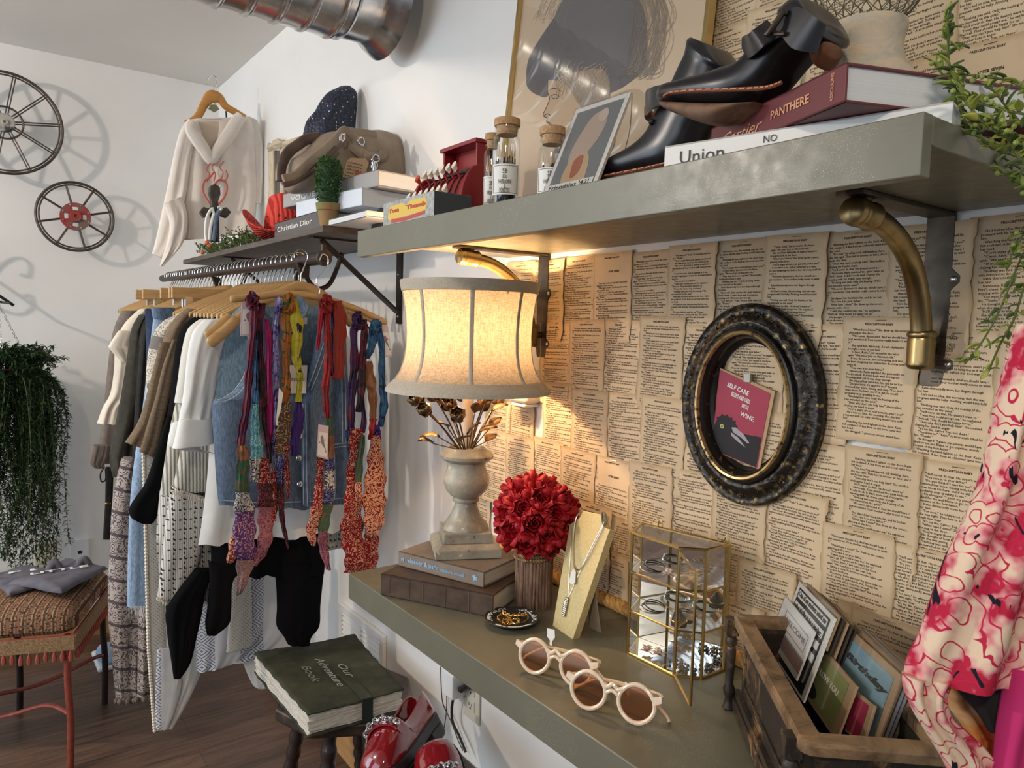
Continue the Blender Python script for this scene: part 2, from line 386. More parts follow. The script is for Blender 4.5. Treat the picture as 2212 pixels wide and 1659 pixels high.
tb = thing('shelf_bracket', 'dark brown triangular steel bracket at the near end of the wooden shelf', 'shelf bracket', (1, 1.894, DU), group='triangular brackets under the wooden shelf')
yb = 1.894; zl = PX(1, 864, 684).z
MB().box(.994, .9985, yb-.015, yb+.015, zl-.02, DU-.0005).build('wall_plate', M['dkbrown'], tb, world=True, smooth=False)
MB().box(.735, .994, yb-.015, yb+.015, DU-.005, DU-.0005).build('top_arm', M['dkbrown'], tb, world=True, smooth=False)
m = MB(); bar(m, (.765, yb, DU-.007), (.992, yb, zl+.012), .028, .006); m.build('diagonal_brace', M['dkbrown'], tb, world=True, smooth=False)
m = MB(); m.tube(spline([(.822, yb, 1.646), (.806, yb, 1.60), (.788, yb, 1.563), (.765, yb, 1.548), (.742, yb, 1.552), (.724, yb, 1.575), (.717, yb, 1.602)], 6), .0065, 10); m.build('rod_hook', M['dkbrown'], tb, world=True)
m = MB(); m.prism([(RX-.022, yb+.01, 1.612), (RX+.012, yb+.01, 1.603), (RX+.010, yb+.01, 1.572), (RX-.006, yb+.01, 1.572)], (0, -.02, 0)); m.build('rod_cradle', M['dkbrown'], tb, world=True, smooth=False)
for zz in (1.66, 1.60, zl): MB().ball((.9935, yb, zz), .004, 8, 5).build('screw', M['steel_screw'], tb, world=True)
for yy, lb in ((2.72, 'dark triangular steel bracket midway under the wooden shelf behind the hanger hooks'),):
    c = copy_tree(tb); c.location.y = yy; c['label'] = lb
t = thing('clothes_rod', 'dark brown clothes rod packed with chrome hanger hooks below the wooden shelf', 'clothes rod', (RX, 2.6, RZ(2.6)))
MB().tube([(RX, 1.757, RZ(1.757)), (RX, 3.62, RZ(3.62))], .0155, 24).build('rod', M['dkbrown'], t, world=True)
m = MB().lathe([(0, -.006), (.006, -.006), (.007, -.001), (.014, -.002), (.0195, -.004), (.0195, .006), (.0155, .008)], 24, M=Matrix.Translation((RX, 1.757, RZ(1.757))) @ Matrix.Rotation(-PI/2, 4, 'X'))
m.box(RX-.007, RX+.007, 1.754, 1.762, RZ(1.757)+.012, RZ(1.757)+.034); m.build('end_cap', M['bronze_dark'], t, world=True, bev=.001)
# ================================================================== iron wheels on the back wall
M['wheelmetal'] = noisy('rusty_wheel_metal', (.055, .045, .038), (.12, .09, .07), 30, .5, .6)
M['wheelred'] = noisy('worn_red_paint', (.30, .035, .03), (.16, .12, .10), 14, .55, lo=.45, hi=.62)
M['wheelgrey'] = noisy('worn_grey_paint', (.42, .40, .36), (.05, .045, .04), 14, .55, lo=.52, hi=.60)
def wheel(label, px, py, R, ns, hubm, hr, name, ph=0, gear=False):
    y = 3.665; c = PY(y, px, py); rx = R; rz = R
    t = thing(name, label, 'wheel', M=basis((c.x, y, c.z), (1, 0, 0), (0, 0, 1)))
    m = MB()
    for rr, th in ((R, .0055), (R-.011, .0035)): m.tube([(rr*math.cos(a), rr*math.sin(a), 0) for a in [2*PI*i/64 for i in range(64)]], th, 8, closed=True)
    m.build('rim', M['wheelmetal'], t)
    if gear:
        MB().tube([(hr*1.75*math.cos(a), hr*1.75*math.sin(a), .003) for a in [2*PI*i/40 for i in range(40)]], .004, 8, closed=True).build('inner_ring', M['wheelmetal'], t)
    for k in range(ns):
        a = ph+2*PI*k/ns; m = MB()
        for o in ((-.0045, .0045) if gear else (-.002, .002)):
            q = Vector((-math.sin(a), math.cos(a), 0))*o
            m.tube([Vector((math.cos(a), math.sin(a), 0))*hr*.8+q, Vector((math.cos(a), math.sin(a), 0))*(R-.003)+q], .0028, 6)
        m.build('spoke', M['wheelmetal'], t)
    m = MB()
    n = 48; out = [(hr*math.cos(2*PI*i/n), hr*math.sin(2*PI*i/n)) for i in range(n)]
    if gear: m.lathe([(0, -.02), (hr, -.02), (hr, .008), (hr*.9, .013), (hr*.35, .013), (hr*.3, .02), (.006, .02), (.006, .014), (0, .014)], 40)
    else:
        def hole(a): return .30+.0*a
        m.lathe([(hr*.40, -.02), (hr*.40, .012), (hr*.36, .017), (hr*.14, .017), (hr*.12, .012), (0, .012)], 32)
        rows = []
        for i in range(65):
            a = 2*PI*i/64; open_ = abs(((a*2/PI+.5) % 1)-.5) < .22
            r1 = hr*.72 if open_ else hr*.40
            rows.append(((r1*math.cos(a), r1*math.sin(a)), (hr*math.cos(a), hr*math.sin(a))))
        m.ring([[(p[0], p[1], .008) for p in pr]+[(p[0], p[1], -.006) for p in pr[::-1]] for pr in rows], caps=False)
        rows2 = []
        for i in range(65):
            a = 2*PI*i/64
            rows2.append(((hr*.38*math.cos(a), hr*.38*math.sin(a)), (hr*.46*math.cos(a), hr*.46*math.sin(a))))
        m.ring([[(p[0], p[1], .010) for p in pr]+[(p[0], p[1], -.006) for p in pr[::-1]] for pr in rows2], caps=False)
    h = m.build('hub', hubm, t)
    MB().tube([(0, 0, -.105), (0, 0, -.01)], .006, 10).build('standoff', M['iron'], t)
    if not gear:
        m = MB()
        for k in range(8): a = PI/8+k*PI/4; m.ball((hr*.86*math.cos(a), hr*.86*math.sin(a), .009), .003, 8, 5)
        m.build('rivet', M['steel_screw'], h)
wheel('larger iron spoked wheel with a grey hub, high on the back wall', 10, 265, .20, 10, M['wheelgrey'], .036, 'spoked_wheel', .12, True)
wheel('smaller spoked wheel with a chipped red hub on the back wall', 163, 468, .143, 8, M['wheelred'], .058, 'spoked_wheel', .25)
# iron scroll bracket (its curls throw the shadow at the left) carrying the hanging fern
pot = PY(3.42, 5, 780)
t = thing('scroll_bracket', 'black wrought iron scroll plant bracket on the back wall at the left photo edge', 'wall bracket', (pot.x-.2, 3.76, pot.z))
m = MB()
def scroll(pts, r=.006): m.tube(spline([PY(3.66, *q) for q in pts], 8), r, 8)
scroll([(-330, 470), (-250, 480), (-190, 520), (-120, 560), (-60, 600), (0, 640), (30, 660)])
scroll([(-120, 560), (-90, 530), (-60, 520), (-35, 535), (-40, 560), (-55, 555)])
scroll([(-200, 520), (-170, 590), (-120, 620), (-60, 640), (-30, 625), (-35, 600), (-55, 605)])
scroll([(-330, 470), (-330, 640)]); scroll([(-200, 560), (-240, 600), (-230, 640), (-200, 640), (-195, 615)])
m.tube([PY(3.66, -330, 500), PY(3.77, -330, 500)], .006, 8).tube([PY(3.66, -330, 620), PY(3.77, -330, 620)], .006, 8).tube([PY(3.66, 20, 655), (pot.x, 3.42, PY(3.66, 20, 655).z)], .005, 8)
m.build('scrollwork', M['iron'], t, world=True)
BRK_Z = PY(3.66, 20, 655).z
# ================================================================== book pages on the wall
def page_mat(i):
    m = mat('aged_paper', (.6, .5, .36), .85, spec=.15); g = G(m); v = g.co()
    f = g.noise(v, 14+i, 5); uv = g.n('ShaderNodeTexCoord').outputs['UV']; s = g.sep(uv)
    ex = g.math('ABSOLUTE', g.math('SUBTRACT', s[0], .5)); ey = g.math('ABSOLUTE', g.math('SUBTRACT', s[1], .5))
    e = g.math('ADD', g.math('MAXIMUM', ex, ey), g.math('MULTIPLY', f, .10))
    k = (.97, 1.0, .93, 1.04)[i % 4]
    g.set('Base Color', g.ramp(e, [(.0, (.66*k, .52*k, .35*k)), (.50, (.64*k, .50*k, .33*k)), (.56, (.47*k, .33*k, .18*k)), (.62, (.30*k, .18*k, .08*k))]))
    g.bump(g.noise(v, 60, 3), .2, .0006); return m
PW, PH = .104, .172
FR = ['Lifting a hand, he brushed another fallen curl from her forehead.', '"It\'s my life, Carrot Top, not theirs."', 'He shrugged. "I guess my parents would have liked for me and Blaine to get together, mostly because of the foundation."', '"We never discussed it. And we should have. I just wondered. Your mother really seems to want it."', 'Katie distractedly wove her fingers through her hair.', '"You\'re angry about your parents, aren\'t you?"', '"I wish they could accept me," he explained. "That\'s all. They should be happy for us."', '"What have I done?" She drew up the covers, glancing at the door.', 'It was three a.m., and as tempting as it was, he kept imagining her before her doorway until she went in.', 'He\'d had no idea, this morning, that she was pregnant with his baby. Nothing would have told him.', 'She eyed him dubiously. A rush of pleasure brought a look to her face.', '"Do you think it\'s easy for me?" Yvonne lowered her voice, hissing with fury. "You don\'t even know I\'m here, and if he did, he would probably stop speaking to me."', 'Watching the hand tighten on the door, Katie felt confused. A line from an old novel came into her head.', '"You owe it to your father."', '"He\'ll never do that. He doesn\'t want to."', '"Then why don\'t you help him?" She nodded, shaking her head in anger.', '"For now," he whispered, still thinking. Sure, she was right. They had to sooner or later, she\'d made that clear.', 'Nervously, Katie watched the quiet smile on Ford\'s cheek. It didn\'t bode well. During the meeting with Gil, it was clear enough.', 'He thought of how Katie had lost her mother when she was young.', '"Nothing was said. Only the beating of the rain intruded on the quiet."', 'She slipped her hand into his, and he let her.', '"C\'mon, Katie," Jett turned to the fence again. "We need you on this next ride."', '"You want to?" "Yeah." A slow smile tilted his lips. "Thanks."']
NV = 8; PAGE = []
for i in range(NV):
    rnd = random.Random(40+i); A = [rnd.uniform(0, 1) for _ in range(8)]
    def curl(u, v, A=A, i=i):       # u,v in 0..1 -> height off the wall
        h = .0012+.0014*math.sin(PI*(u*1.3+A[0]))**2
        h += (.001+.0022*A[1]*A[1])*max(0, (.22-v)/.22)**2*(.35+.65*abs(u-A[2]))
        h += .0030*A[3]*max(0, (u-.82)/.18)**2+.0022*A[4]*max(0, (.15-u)/.15)**2
        return h
    def edge(v, k, A=A): return .0013*math.sin(v*23+A[k]*9)+.0009*math.sin(v*61+A[k+1]*9)+.0012*math.sin(v*9+A[k]*20)
    m = MB()
    def fn(u, v, curl=curl, edge=edge):
        x = (u-.5)*PW+(edge(v, 4)*max(0, 1-u*5) if u < .2 else edge(v, 6)*max(0, u*5-4))
        y = (v-1)*PH+(.0012*math.sin(u*31+A[5]*9) if v == 0 else 0)
        if v < .09 and (u < .06 or u > .94): y += .006*A[6]; x += .004*(1 if u < .5 else -1)*A[6]
        return (x, y, curl(u, v))
    m.sheet(fn, 14, 20); me = m.mesh(False); uvl = me.uv_layers.new(name='uv')
    for l in me.loops:
        co = me.vertices[l.vertex_index].co; uvl.data[l.index].uv = (co.x/PW+.5, co.y/PH+1)
    me.materials.append(page_mat(i)); me.shade_smooth()
    fr = FR[:]; rnd.shuffle(fr); body = ''
    for q in fr*2: body += ('   '+q if True else q)+'\n'
    lines = []; cur = '   '
    for q in (fr*3):
        ws = q.split(' '); cur = '    '
        for x_ in ws:
            if len(cur)+len(x_)+1 > 50: lines.append((cur.strip('\n'), True)); cur = ''
            cur += (' ' if cur.strip() else '')+x_
        lines.append((cur, False))
        if len(lines) > 33: break
    lines = lines[:33]; start = 0
    tb_ = MB(); tx = []
    if i == 5: start = 9; lines = lines[:24]
    txt = '\n'.join(l for l, f in lines)
    mt = text_mesh(txt, .00405, ext=0, res=1, line=1.0, sx=.98, bold=.012)
    co = np.empty(len(mt.vertices)*3); mt.vertices.foreach_get('co', co); co = co.reshape(-1, 3)
    sx = (PW-.018)/(co[:, 0].max()-co[:, 0].min()); top = co[:, 1].max(); sy = (PH-.026-start*.0044)/(co[:, 1].max()-co[:, 1].min())
    co[:, 0] = (co[:, 0]-co[:, 0].min())*sx-PW/2+.009; co[:, 1] = (co[:, 1]-top)*sy-.016-start*.0044
    for k in range(len(co)): co[k, 2] = curl(co[k, 0]/PW+.5, co[k, 1]/PH+1)+.00035
    mt.vertices.foreach_set('co', co.ravel()); mt.update(); mt.materials.append(M['ink'])
    hd = text_mesh('PRESCRIPTION BABY', .0042, ext=0, res=1, bold=.02)
    hd.transform(Matrix.Translation((-.022, -.010, 0)))
    for q_ in hd.vertices: q_.co.z = curl(q_.co.x/PW+.5, q_.co.y/PH+1)+.0005
    hd.update(); hd.materials.append(M['ink'])
    if i == 5:
        h2 = text_mesh('CHAPTER SEVEN', .005, ext=0, res=1, bold=.03); h2.transform(Matrix.Translation((-.02, -.036, curl(.5, .8)+.0005))); h2.materials.append(M['ink'])
    else: h2 = None
    st = MB().tube([(-.007, -.0045, curl(.5, .97)+.0006), (.007, -.004, curl(.5, .97)+.0006)], .00045, 5).mesh(); st.materials.append(M['steel_screw'])
    PAGE.append((me, mt, hd, st, h2))
ORD = ['first', 'second', 'third', 'fourth', 'fifth', 'sixth', 'seventh', 'eighth', 'ninth', 'tenth', 'eleventh', 'twelfth', 'thirteenth', 'fourteenth']
def put_page(y, z, rot, v, label, lift=0):
    mt = basis((.9992-lift, y, z), (0, -1, 0), (0, 0, 1)) @ Matrix.Rotation(rot, 4, 'Z')
    t = thing('book_page', label, 'book page', M=mt, group='old book pages stapled to the wall')
    for nm, me in zip(('paper_sheet', 'printed_text', 'page_heading', 'staple', 'chapter_heading'), PAGE[v]):
        if me is None: continue
        o = bpy.data.objects.new(nm, me); COL.objects.link(o); o.parent = t
rnd = random.Random(3)
rows = [(1.607, (1100, 575), 'top'), (PX(1, 1290, 692).z, (1172, 700), 'second'), (PX(1, 1290, 843).z, (1180, 860), 'third'), (PX(1, 1300, 975).z, (1052, 960), 'fourth'), (PX(1, 1330, 1105).z, (1190, 1075), 'fifth'), (PX(1, 1500, 1245).z, (1290, 1150), 'sixth')]
COLW = .0965; vi = 0
used_br = []
for r, (z, st, nm) in enumerate(rows):
    y = PX(1, *st).y-PW/2; k = 0
    while y > .30:
        zz = z+rnd.uniform(-.008, .008)-(.03 if (r >= 2 and y < .60) else 0)
        if r == 0: zz = 1.607+rnd.uniform(-.006, .0)
        if abs(y-.438) < .035 and r < 1: y -= .0
        skip = (r == 5 and rnd.random() < .2)
        if r == 2 and k == 0: pass
        if not skip and not (zz-PH < .915 and False):
            put_page(y, zz, math.radians(rnd.uniform(-1.6, 1.6)), vi % NV if not (r == 0 and k == 3) else 5, '%s aged book page from the left, %s row of pages under the shelf' % (ORD[k], nm), lift=r*.0026+(k % 2)*.0022)
        vi += 3 if rnd.random() < .5 else 1; k += 1
        y -= COLW*rnd.uniform(.97, 1.03)
# stray pages at the ragged left border
for (px, py, nm) in ((1080, 862, 'lone aged book page at the left border, behind the lamp rose leaves'), (1128, 870, 'aged book page beside the lamp roses at the ragged left border of the pages'), (1040, 990, 'aged book page at the left border, half hidden behind the lamp urn')):
    q = PX(1, px, py); put_page(q.y, q.z, math.radians(rnd.uniform(-3, 3)), vi % NV, nm, .0012); vi += 1
# pages above the shelf
for r, z in enumerate((1.815, 1.95, 2.09, 2.23)):
    y = .80-.012*r if r else .79; k = 0
    while y > .24:
        put_page(y, z+rnd.uniform(-.012, .012), math.radians(rnd.uniform(-3, 3)), vi % NV, '%s aged book page from the left, %s row up above the grey shelf' % (ORD[k], ORD[r]), lift=(k % 2)*.0022+(3-r)*.0026)
        vi += 1; k += 1; y -= COLW*rnd.uniform(.98, 1.06)
# ================================================================== hangers
M['hwood'] = wood('hanger_wood', (.46, .27, .10), (.60, .38, .17), (3, 3, 14), .42)
M['hwood2'] = wood('orange_hanger_wood', (.50, .22, .05), (.60, .29, .08), (3, 3, 14), .35)
def hook(mb, x, y, z, r=.0175, w=.0016):   # open hook hanging over a rod centred at (x,y,z)
    pts = [(x-r*.98, y, z-.004)]
    for i in range(13):
        a = PI*1.02-i*(PI*1.25)/12; pts.append((x+r*math.cos(a), y, z+r*math.sin(a)))
    pts += [(x+.004, y, z-.036), (x, y, z-.045), (x, y, z-.075)]
    mb.tube(pts, w, 7)
def hanger_body(W=.205, drop=.085, top=0.0, th=.006, hgt=.021):
    """local frame: hook foot at origin; x across, z up"""
    m = MB(); rows = []
    for i in range(33):
        s = -1+2*i/32; x = s*W
        c = -drop*(abs(s)**1.35)*.9-.012*math.sin(abs(s)*PI)*0; arch = .012*math.exp(-(s/.16)**2)
        z = c+arch-.012; h = hgt*(1-.35*abs(s)**3)*.5*(1+.5*math.exp(-(s/.14)**2)); t = th*(1+.6*abs(s)**4)
        yb = -.018*abs(s)**2
        rows.append([(x, yb+t*math.cos(a), z+h*math.sin(a)) for a in [2*PI*k/10 for k in range(10)]])
    return m.ring(rows)
def new_hanger(name, label, group, y, yaw=0, body=True, kind='shoulder', wm=None, mat_='hwood'):
    z = RZ(y)+.004
    t = thing(name, label, 'clothes hanger', (RX, y, z), yaw, group)
    h = MB(); hook(h, 0, 0, 0, .0195, .0020); h.build('hook', M['chrome'], t)
    if kind == 'shoulder':
        b = hanger_body(); me = b.mesh(); me.transform(Matrix.Translation((0, 0, -.068))); link('shoulder_bar', me, M[mat_], t)
    else:
        MB().box(-.2, .2, -.0065, .0065, -.108, -.072).build('clamp_bar', M[mat_], t, bev=.003, smooth=False)
        for s in (-.15, .15):
            MB().box(s-.012, s+.012, -.011, .011, -.150, -.100).build('clip', M['chrome'], t, bev=.002, smooth=False)
    return t
h0 = new_hanger('wooden_hanger', 'light wooden coat hanger with chrome hook packed among others on the dark rod', 'wooden hangers on the clothes rod', 1.93)
c0 = new_hanger('trouser_hanger', 'flat light wooden trouser hanger with chrome clips near the far end of the rod', 'flat trouser hangers on the clothes rod', 2.62, kind='clip')
rnd = random.Random(11); y = 1.93
HY = []
while y < 3.5:
    y += rnd.uniform(.032, .050)
    if y > 3.5: break
    if any(abs(y-q) < .014 for q in (1.894, 2.72)): y += .02
    HY.append(y); isclip = abs(y-2.5) < .03 or abs(y-2.95) < .025 or abs(y-3.1) < .025
    c = copy_tree(c0 if isclip else h0); c.location = (RX, y, RZ(y)+.004); c.rotation_euler.z = rnd.uniform(-.02, .02)
c0.location.y = 2.655; c0.location.z = RZ(2.655)+.004
for yy in (1.945, 1.962): pass
# ================================================================== garment materials
def cloth(name, c1, c2=None, sc=60, rough=.85, bump=.3, bd=.0008, stretch=(1, 1, 1), sheen=.1):
    m = noisy(name, c1, c2 or tuple(v*1.25 for v in c1), sc, rough, bump=bump, bd=bd, stretch=stretch, spec=.15); return m
def denim(name, c1, c2):
    m = mat(name, c1, .85, spec=.15); g = G(m); v = g.co(); f = g.noise(v, 6, 6, .75); f2 = g.noise(g.co((1, 1, .25)), 300, 2)
    c = g.ramp(f, [(.3, c1), (.7, c2)]); c = g.mix(.5, c, g.ramp(f2, [(.35, (.25, .25, .25)), (.65, (.75, .75, .75))]), 'OVERLAY')
    g.set('Base Color', c); g.bump(f2, .25, .0006); return m
M['denim'] = denim('washed_denim', (.085, .125, .20), (.19, .26, .36)); M['denim_l'] = denim('light_denim', (.22, .32, .46), (.33, .44, .58)); M['denim_d'] = denim('dark_denim', (.02, .03, .06), (.04, .06, .11)); M['denim_back'] = denim('pale_denim', (.17, .26, .33), (.27, .37, .44))
M['blk'] = mat('black_jersey', (.006, .006, .007), .95, spec=.08)
M['white_c'] = cloth('white_cotton', (.74, .75, .72), (.80, .80, .77), 25, bump=.2)
M['cream_c'] = cloth('cream_cotton', (.70, .62, .50), (.78, .71, .60), 25)
M['olive'] = cloth('dark_olive_cloth', (.036, .033, .026), (.060, .055, .044), 40)
M['charcoal'] = cloth('charcoal_cloth', (.016, .015, .014), (.030, .028, .026), 40)
M['taupe'] = cloth('taupe_cloth', (.15, .12, .10), (.20, .165, .14), 40)
M['brown_c'] = cloth('brown_linen', (.16, .115, .075), (.23, .17, .115), 90, stretch=(1, 1, 3))
M['hood'] = cloth('cream_fleece', (.74, .67, .60), (.80, .73, .66), 18, bump=.25)
def ribknit(name, c1, c2, fr=230):
    m = mat(name, c1, .9, spec=.1); g = G(m); v = g.co(); wv = g.n('ShaderNodeTexWave', {'Vector': v, 'Scale': fr/6.28, 'Distortion': .6, 'Detail': 2, 'Detail Scale': 3}).outputs['Fac']
    wv.node.bands_direction = 'X'; f = g.math('MULTIPLY', wv, g.ramp(g.noise(v, 500, 1), [(.2, (.6, .6, .6)), (.6, (1, 1, 1))]))
    g.set('Base Color', g.ramp(f, [(.15, c1), (.55, c2)])); g.bump(wv, .6, .0015); return m
M['rib'] = ribknit('grey_rib_knit', (.20, .19, .165), (.58, .56, .49))
def gridknit():
    m = mat('grid_knit', (.5, .5, .45), .9, spec=.1); g = G(m); v = g.co(); s = g.sep(v)
    def dash(a, b, pa, pb, wd, duty):
        u = g.math('ABSOLUTE', g.math('SUBTRACT', g.math('FRACT', g.math('MULTIPLY', a, 1/pa)), .5))
        line = g.math('LESS_THAN', u, wd); d = g.math('LESS_THAN', g.math('FRACT', g.math('MULTIPLY', b, 1/pb)), duty); return g.math('MULTIPLY', line, d)
    x = g.math('ADD', s[0], g.math('MULTIPLY', g.noise(v, 20, 2), .006)); z = g.math('ADD', s[2], g.math('MULTIPLY', g.noise(v, 24, 2), .006))
    l = g.math('MAXIMUM', dash(x, z, .026, .013, .07, .45), dash(z, x, .026, .013, .07, .45))
    wv = g.n('ShaderNodeTexWave', {'Vector': v, 'Scale': 60, 'Distortion': 1.0, 'Detail': 2}).outputs['Fac']
    c = g.ramp(wv, [(.2, (.36, .35, .32)), (.6, (.62, .60, .55))]); g.set('Base Color', g.mix(l, c, (.03, .03, .03))); g.bump(wv, .5, .001); return m
M['grid'] = gridknit()
def paisley(name, bg, fg, sc=26, band=.09):
    m = mat(name, bg, .9, spec=.1); g = G(m); v = g.co(); n = g.n('ShaderNodeTexNoise', {'Vector': v, 'Scale': 18, 'Detail': 2}).outputs['Color']
    vv = g.n('ShaderNodeMix', data_type='VECTOR'); 
    va = g.n('ShaderNodeVectorMath', {0: v, 1: g.n('ShaderNodeVectorMath', {0: n, 3: .035}, operation='SCALE').outputs[0]}, operation='ADD').outputs[0]
    d = g.n('ShaderNodeTexVoronoi', {'Vector': va, 'Scale': sc}, feature='F1').outputs['Distance']
    r = g.math('MULTIPLY', g.math('LESS_THAN', g.math('FRACT', g.math('MULTIPLY', d, 5.2)), .5), g.math('GREATER_THAN', g.noise(v, 90, 3), .46))
    s = g.sep(v); row = g.math('ADD', g.math('MULTIPLY', s[2], 1/band), g.math('MULTIPLY', s[0], .9/band*.3))
    st = g.math('LESS_THAN', g.math('ABSOLUTE', g.math('SUBTRACT', g.math('FRACT', row), .5)), .07)
    f = g.math('MAXIMUM', r, st); g.set('Base Color', g.mix(f, bg, fg)); return m
M['paisley'] = paisley('grey_paisley_print', (.44, .38, .34), (.10, .08, .085), 34, .075)
M['creamprint'] = paisley('cream_print', (.66, .60, .50), (.20, .18, .17), 48, .3)
def lacemat():
    m = mat('white_embroidered_cotton', (.75, .77, .8), .9, spec=.1); g = G(m); v = g.co(); s = g.sep(v)
    col = g.math('FRACT', g.math('MULTIPLY', s[0], 1/.075)); zz = g.math('FRACT', g.math('MULTIPLY', s[2], 1/.05))
    a = g.math('ABSOLUTE', g.math('SUBTRACT', col, .5)); b = g.math('ABSOLUTE', g.math('SUBTRACT', zz, .5))
    d = g.math('ADD', g.math('MULTIPLY', a, 1.3), b)
    l = g.math('LESS_THAN', g.math('ABSOLUTE', g.math('SUBTRACT', g.math('FRACT', g.math('MULTIPLY', d, 5)), .5)), .16)
    rib = g.math('LESS_THAN', g.math('ABSOLUTE', g.math('SUBTRACT', g.math('FRACT', g.math('MULTIPLY', s[0], 1/.15)), .5)), .24)
    l = g.math('MULTIPLY', l, rib)
    g.set('Base Color', g.mix(l, (.72, .74, .77), (.14, .16, .24))); g.bump(g.math('FRACT', g.math('MULTIPLY', d, 5)), .3, .001); return m
M['lace'] = lacemat()
def crochet():
    m = mat('white_crochet', (.7, .7, .67), .9, spec=.1); g = G(m); v = g.co()
    d = g.n('ShaderNodeTexVoronoi', {'Vector': g.co((1, .2, 1), (0, .78, 0)), 'Scale': 130, 'Randomness': .15}).outputs['Distance']
    g.set('Base Color', g.ramp(d, [(.30, (.72, .70, .64)), (.42, (.72, .70, .64)), (.5, (.13, .12, .11))])) if False else g.set('Base Color', g.ramp(d, [(.12, (.12, .11, .10)), (.22, (.68, .66, .60))])); g.bump(d, .5, .001); return m
M['crochet'] = crochet()
# ================================================================== garment builder
def panel(name, mat_, parent, Y, rows, T=.018, folds=.010, nf=5, ph=0, n=28, skew=0, sub=5, hem=.004):
    """rows: (xl, yl, xr, yr) photo pixels on plane y=Y, top to bottom; a hollow-backed rounded cloth body with folds"""
    P = []
    for q in rows:
        xl, yl, xr, yr = q if len(q) == 4 else (q[0], q[2], q[1], q[2])
        P.append((PY(Y, xl, yl), PY(Y, xr, yr)))
    Ls = spline([p[0] for p in P], sub); Rs = spline([p[1] for p in P], sub); K = len(Ls); R = []
    for i, (a, b) in enumerate(zip(Ls, Rs)):
        v = i/(K-1); loop = []; w_ = (b-a).length; amp = folds*min(1, w_/.12)*(.35+.65*v); tt = min(T, w_*.28)
        for k in range(n):
            s = k/(n-1); e = max(0, 1-abs(2*s-1)**4)**.5
            w1 = mnoise.noise(Vector((s*nf*1.15+ph*3+v*.5, v*1.3+ph, Y*7))); w2 = mnoise.noise(Vector((s*nf*2.6+v, v*3.1, Y*11+ph))); fy = amp*(1.9*w1+.8*w2+.35*math.sin(nf*2*PI*s+ph+1.2*math.sin(v*2.5+ph)))*e
            p = a.lerp(b, s); loop.append((p.x, Y-tt*e+fy+skew*v, p.z+(hem*min(1, (w_/.25)**2)*math.sin(nf*2*PI*s+ph) if v > .92 else 0)))
        for k in range(n-1, -1, -3):
            s = k/(n-1); e = max(0, 1-abs(2*s-1)**4)**.5; p = a.lerp(b, s)
            if 0 < k < n-1: loop.append((p.x, Y+tt*e+skew*v, p.z+.002))
        R.append(loop)
    return MB().ring(R).build(name, mat_, parent, world=True, autos=70)
def garment(name, label, cat, Y, px, py, group=None):
    p = PY(Y, px, py); return thing(name, label, cat, (p.x, Y, p.z), 0, group)
def linepx(pts, Y, r, name, mat_, parent, n=6, sub=5):
    return MB().tube(spline([PY(Y, *q) for q in pts], sub), r, n).build(name, mat_, parent, world=True)
# --- far end of the rod
g = garment('blouse', 'taupe long sleeved blouse with gathered cuff, farthest garment at the left of the rod', 'blouse', 2.95, 220, 1010)
panel('body', M['taupe'], g, 2.95, [(262, 320, 672), (243, 330, 720), (232, 330, 800), (222, 330, 900), (213, 330, 960), (215, 330, 1000)], .02)
panel('cuff', M['taupe'], g, 2.93, [(200, 238, 962), (193, 236, 985), (193, 228, 1000), (205, 222, 1012)], .02, .004, 6)
g = garment('shirt', 'cream shirt with wide turned sleeve, second garment at the left of the rod', 'shirt', 2.86, 240, 910)
panel('body', M['cream_c'], g, 2.86, [(300, 345, 668), (268, 345, 700), (250, 340, 740), (246, 335, 800), (238, 330, 850), (222, 300, 880), (209, 300, 915)], .022)
panel('sleeve', M['cream_c'], g, 2.83, [(255, 290, 715), (236, 280, 745), (238, 285, 755), (262, 285, 782)], .02, .006, 2)
g = garment('blouse', 'dark olive drawstring blouse hanging between cream shirt and charcoal top', 'blouse', 2.72, 260, 1030)
panel('body', M['olive'], g, 2.72, [(300, 370, 680), (284, 370, 710), (276, 370, 760), (262, 370, 850), (246, 360, 930), (236, 350, 985), (243, 345, 1030)], .03, .014, 6)
linepx([(226, 1008), (217, 1024), (219, 1040), (228, 1036), (228, 1012)], 2.70, .0022, 'drawstring', M['charcoal'], g)
g = garment('strap_bag', 'narrow dark leather strap with brass buckle hanging below the olive blouse', 'bag strap', 2.78, 235, 1170)
panel('strap', M['charcoal'], g, 2.78, [(228, 246, 1010), (227, 243, 1080), (224, 240, 1130), (222, 240, 1165)], .006, .001, 1)
MB().ball(tuple(PY(2.765, 233, 1088)), .008, 10, 6, sc=(1.2, .5, .7)).build('buckle', M['brass'], g, world=True)
g = garment('trousers', 'wide grey and beige paisley print trousers reaching almost to the floor', 'trousers', 2.66, 290, 1510)
panel('left_leg', M['paisley'], g, 2.66, [(262, 330, 990), (243, 330, 1080), (236, 320, 1200), (233, 310, 1320), (242, 300, 1430), (250, 300, 1512)], .03, .012, 3)
panel('right_leg', M['paisley'], g, 2.63, [(300, 352, 990), (300, 352, 1200), (298, 352, 1350), (296, 352, 1505)], .03, .012, 3, 2)
m = MB(); rn = random.Random(2)
for i in range(26): m.ball(tuple(PY(2.63, 252+i*3.9, 1512-i*.5+rn.uniform(-3, 5))+Vector((0, rn.uniform(-.03, .01), 0))), .009, 7, 5)
m.build('pompom_trim', M['taupe'], g, world=True)
g = garment('blouse', 'charcoal blouse hanging left of the dark jeans waistband', 'blouse', 2.60, 310, 1060)
panel('body', M['charcoal'], g, 2.60, [(322, 372, 690), (308, 372, 715), (298, 372, 790), (290, 372, 900), (286, 370, 1000), (292, 360, 1062)], .03, .012, 6, 1)
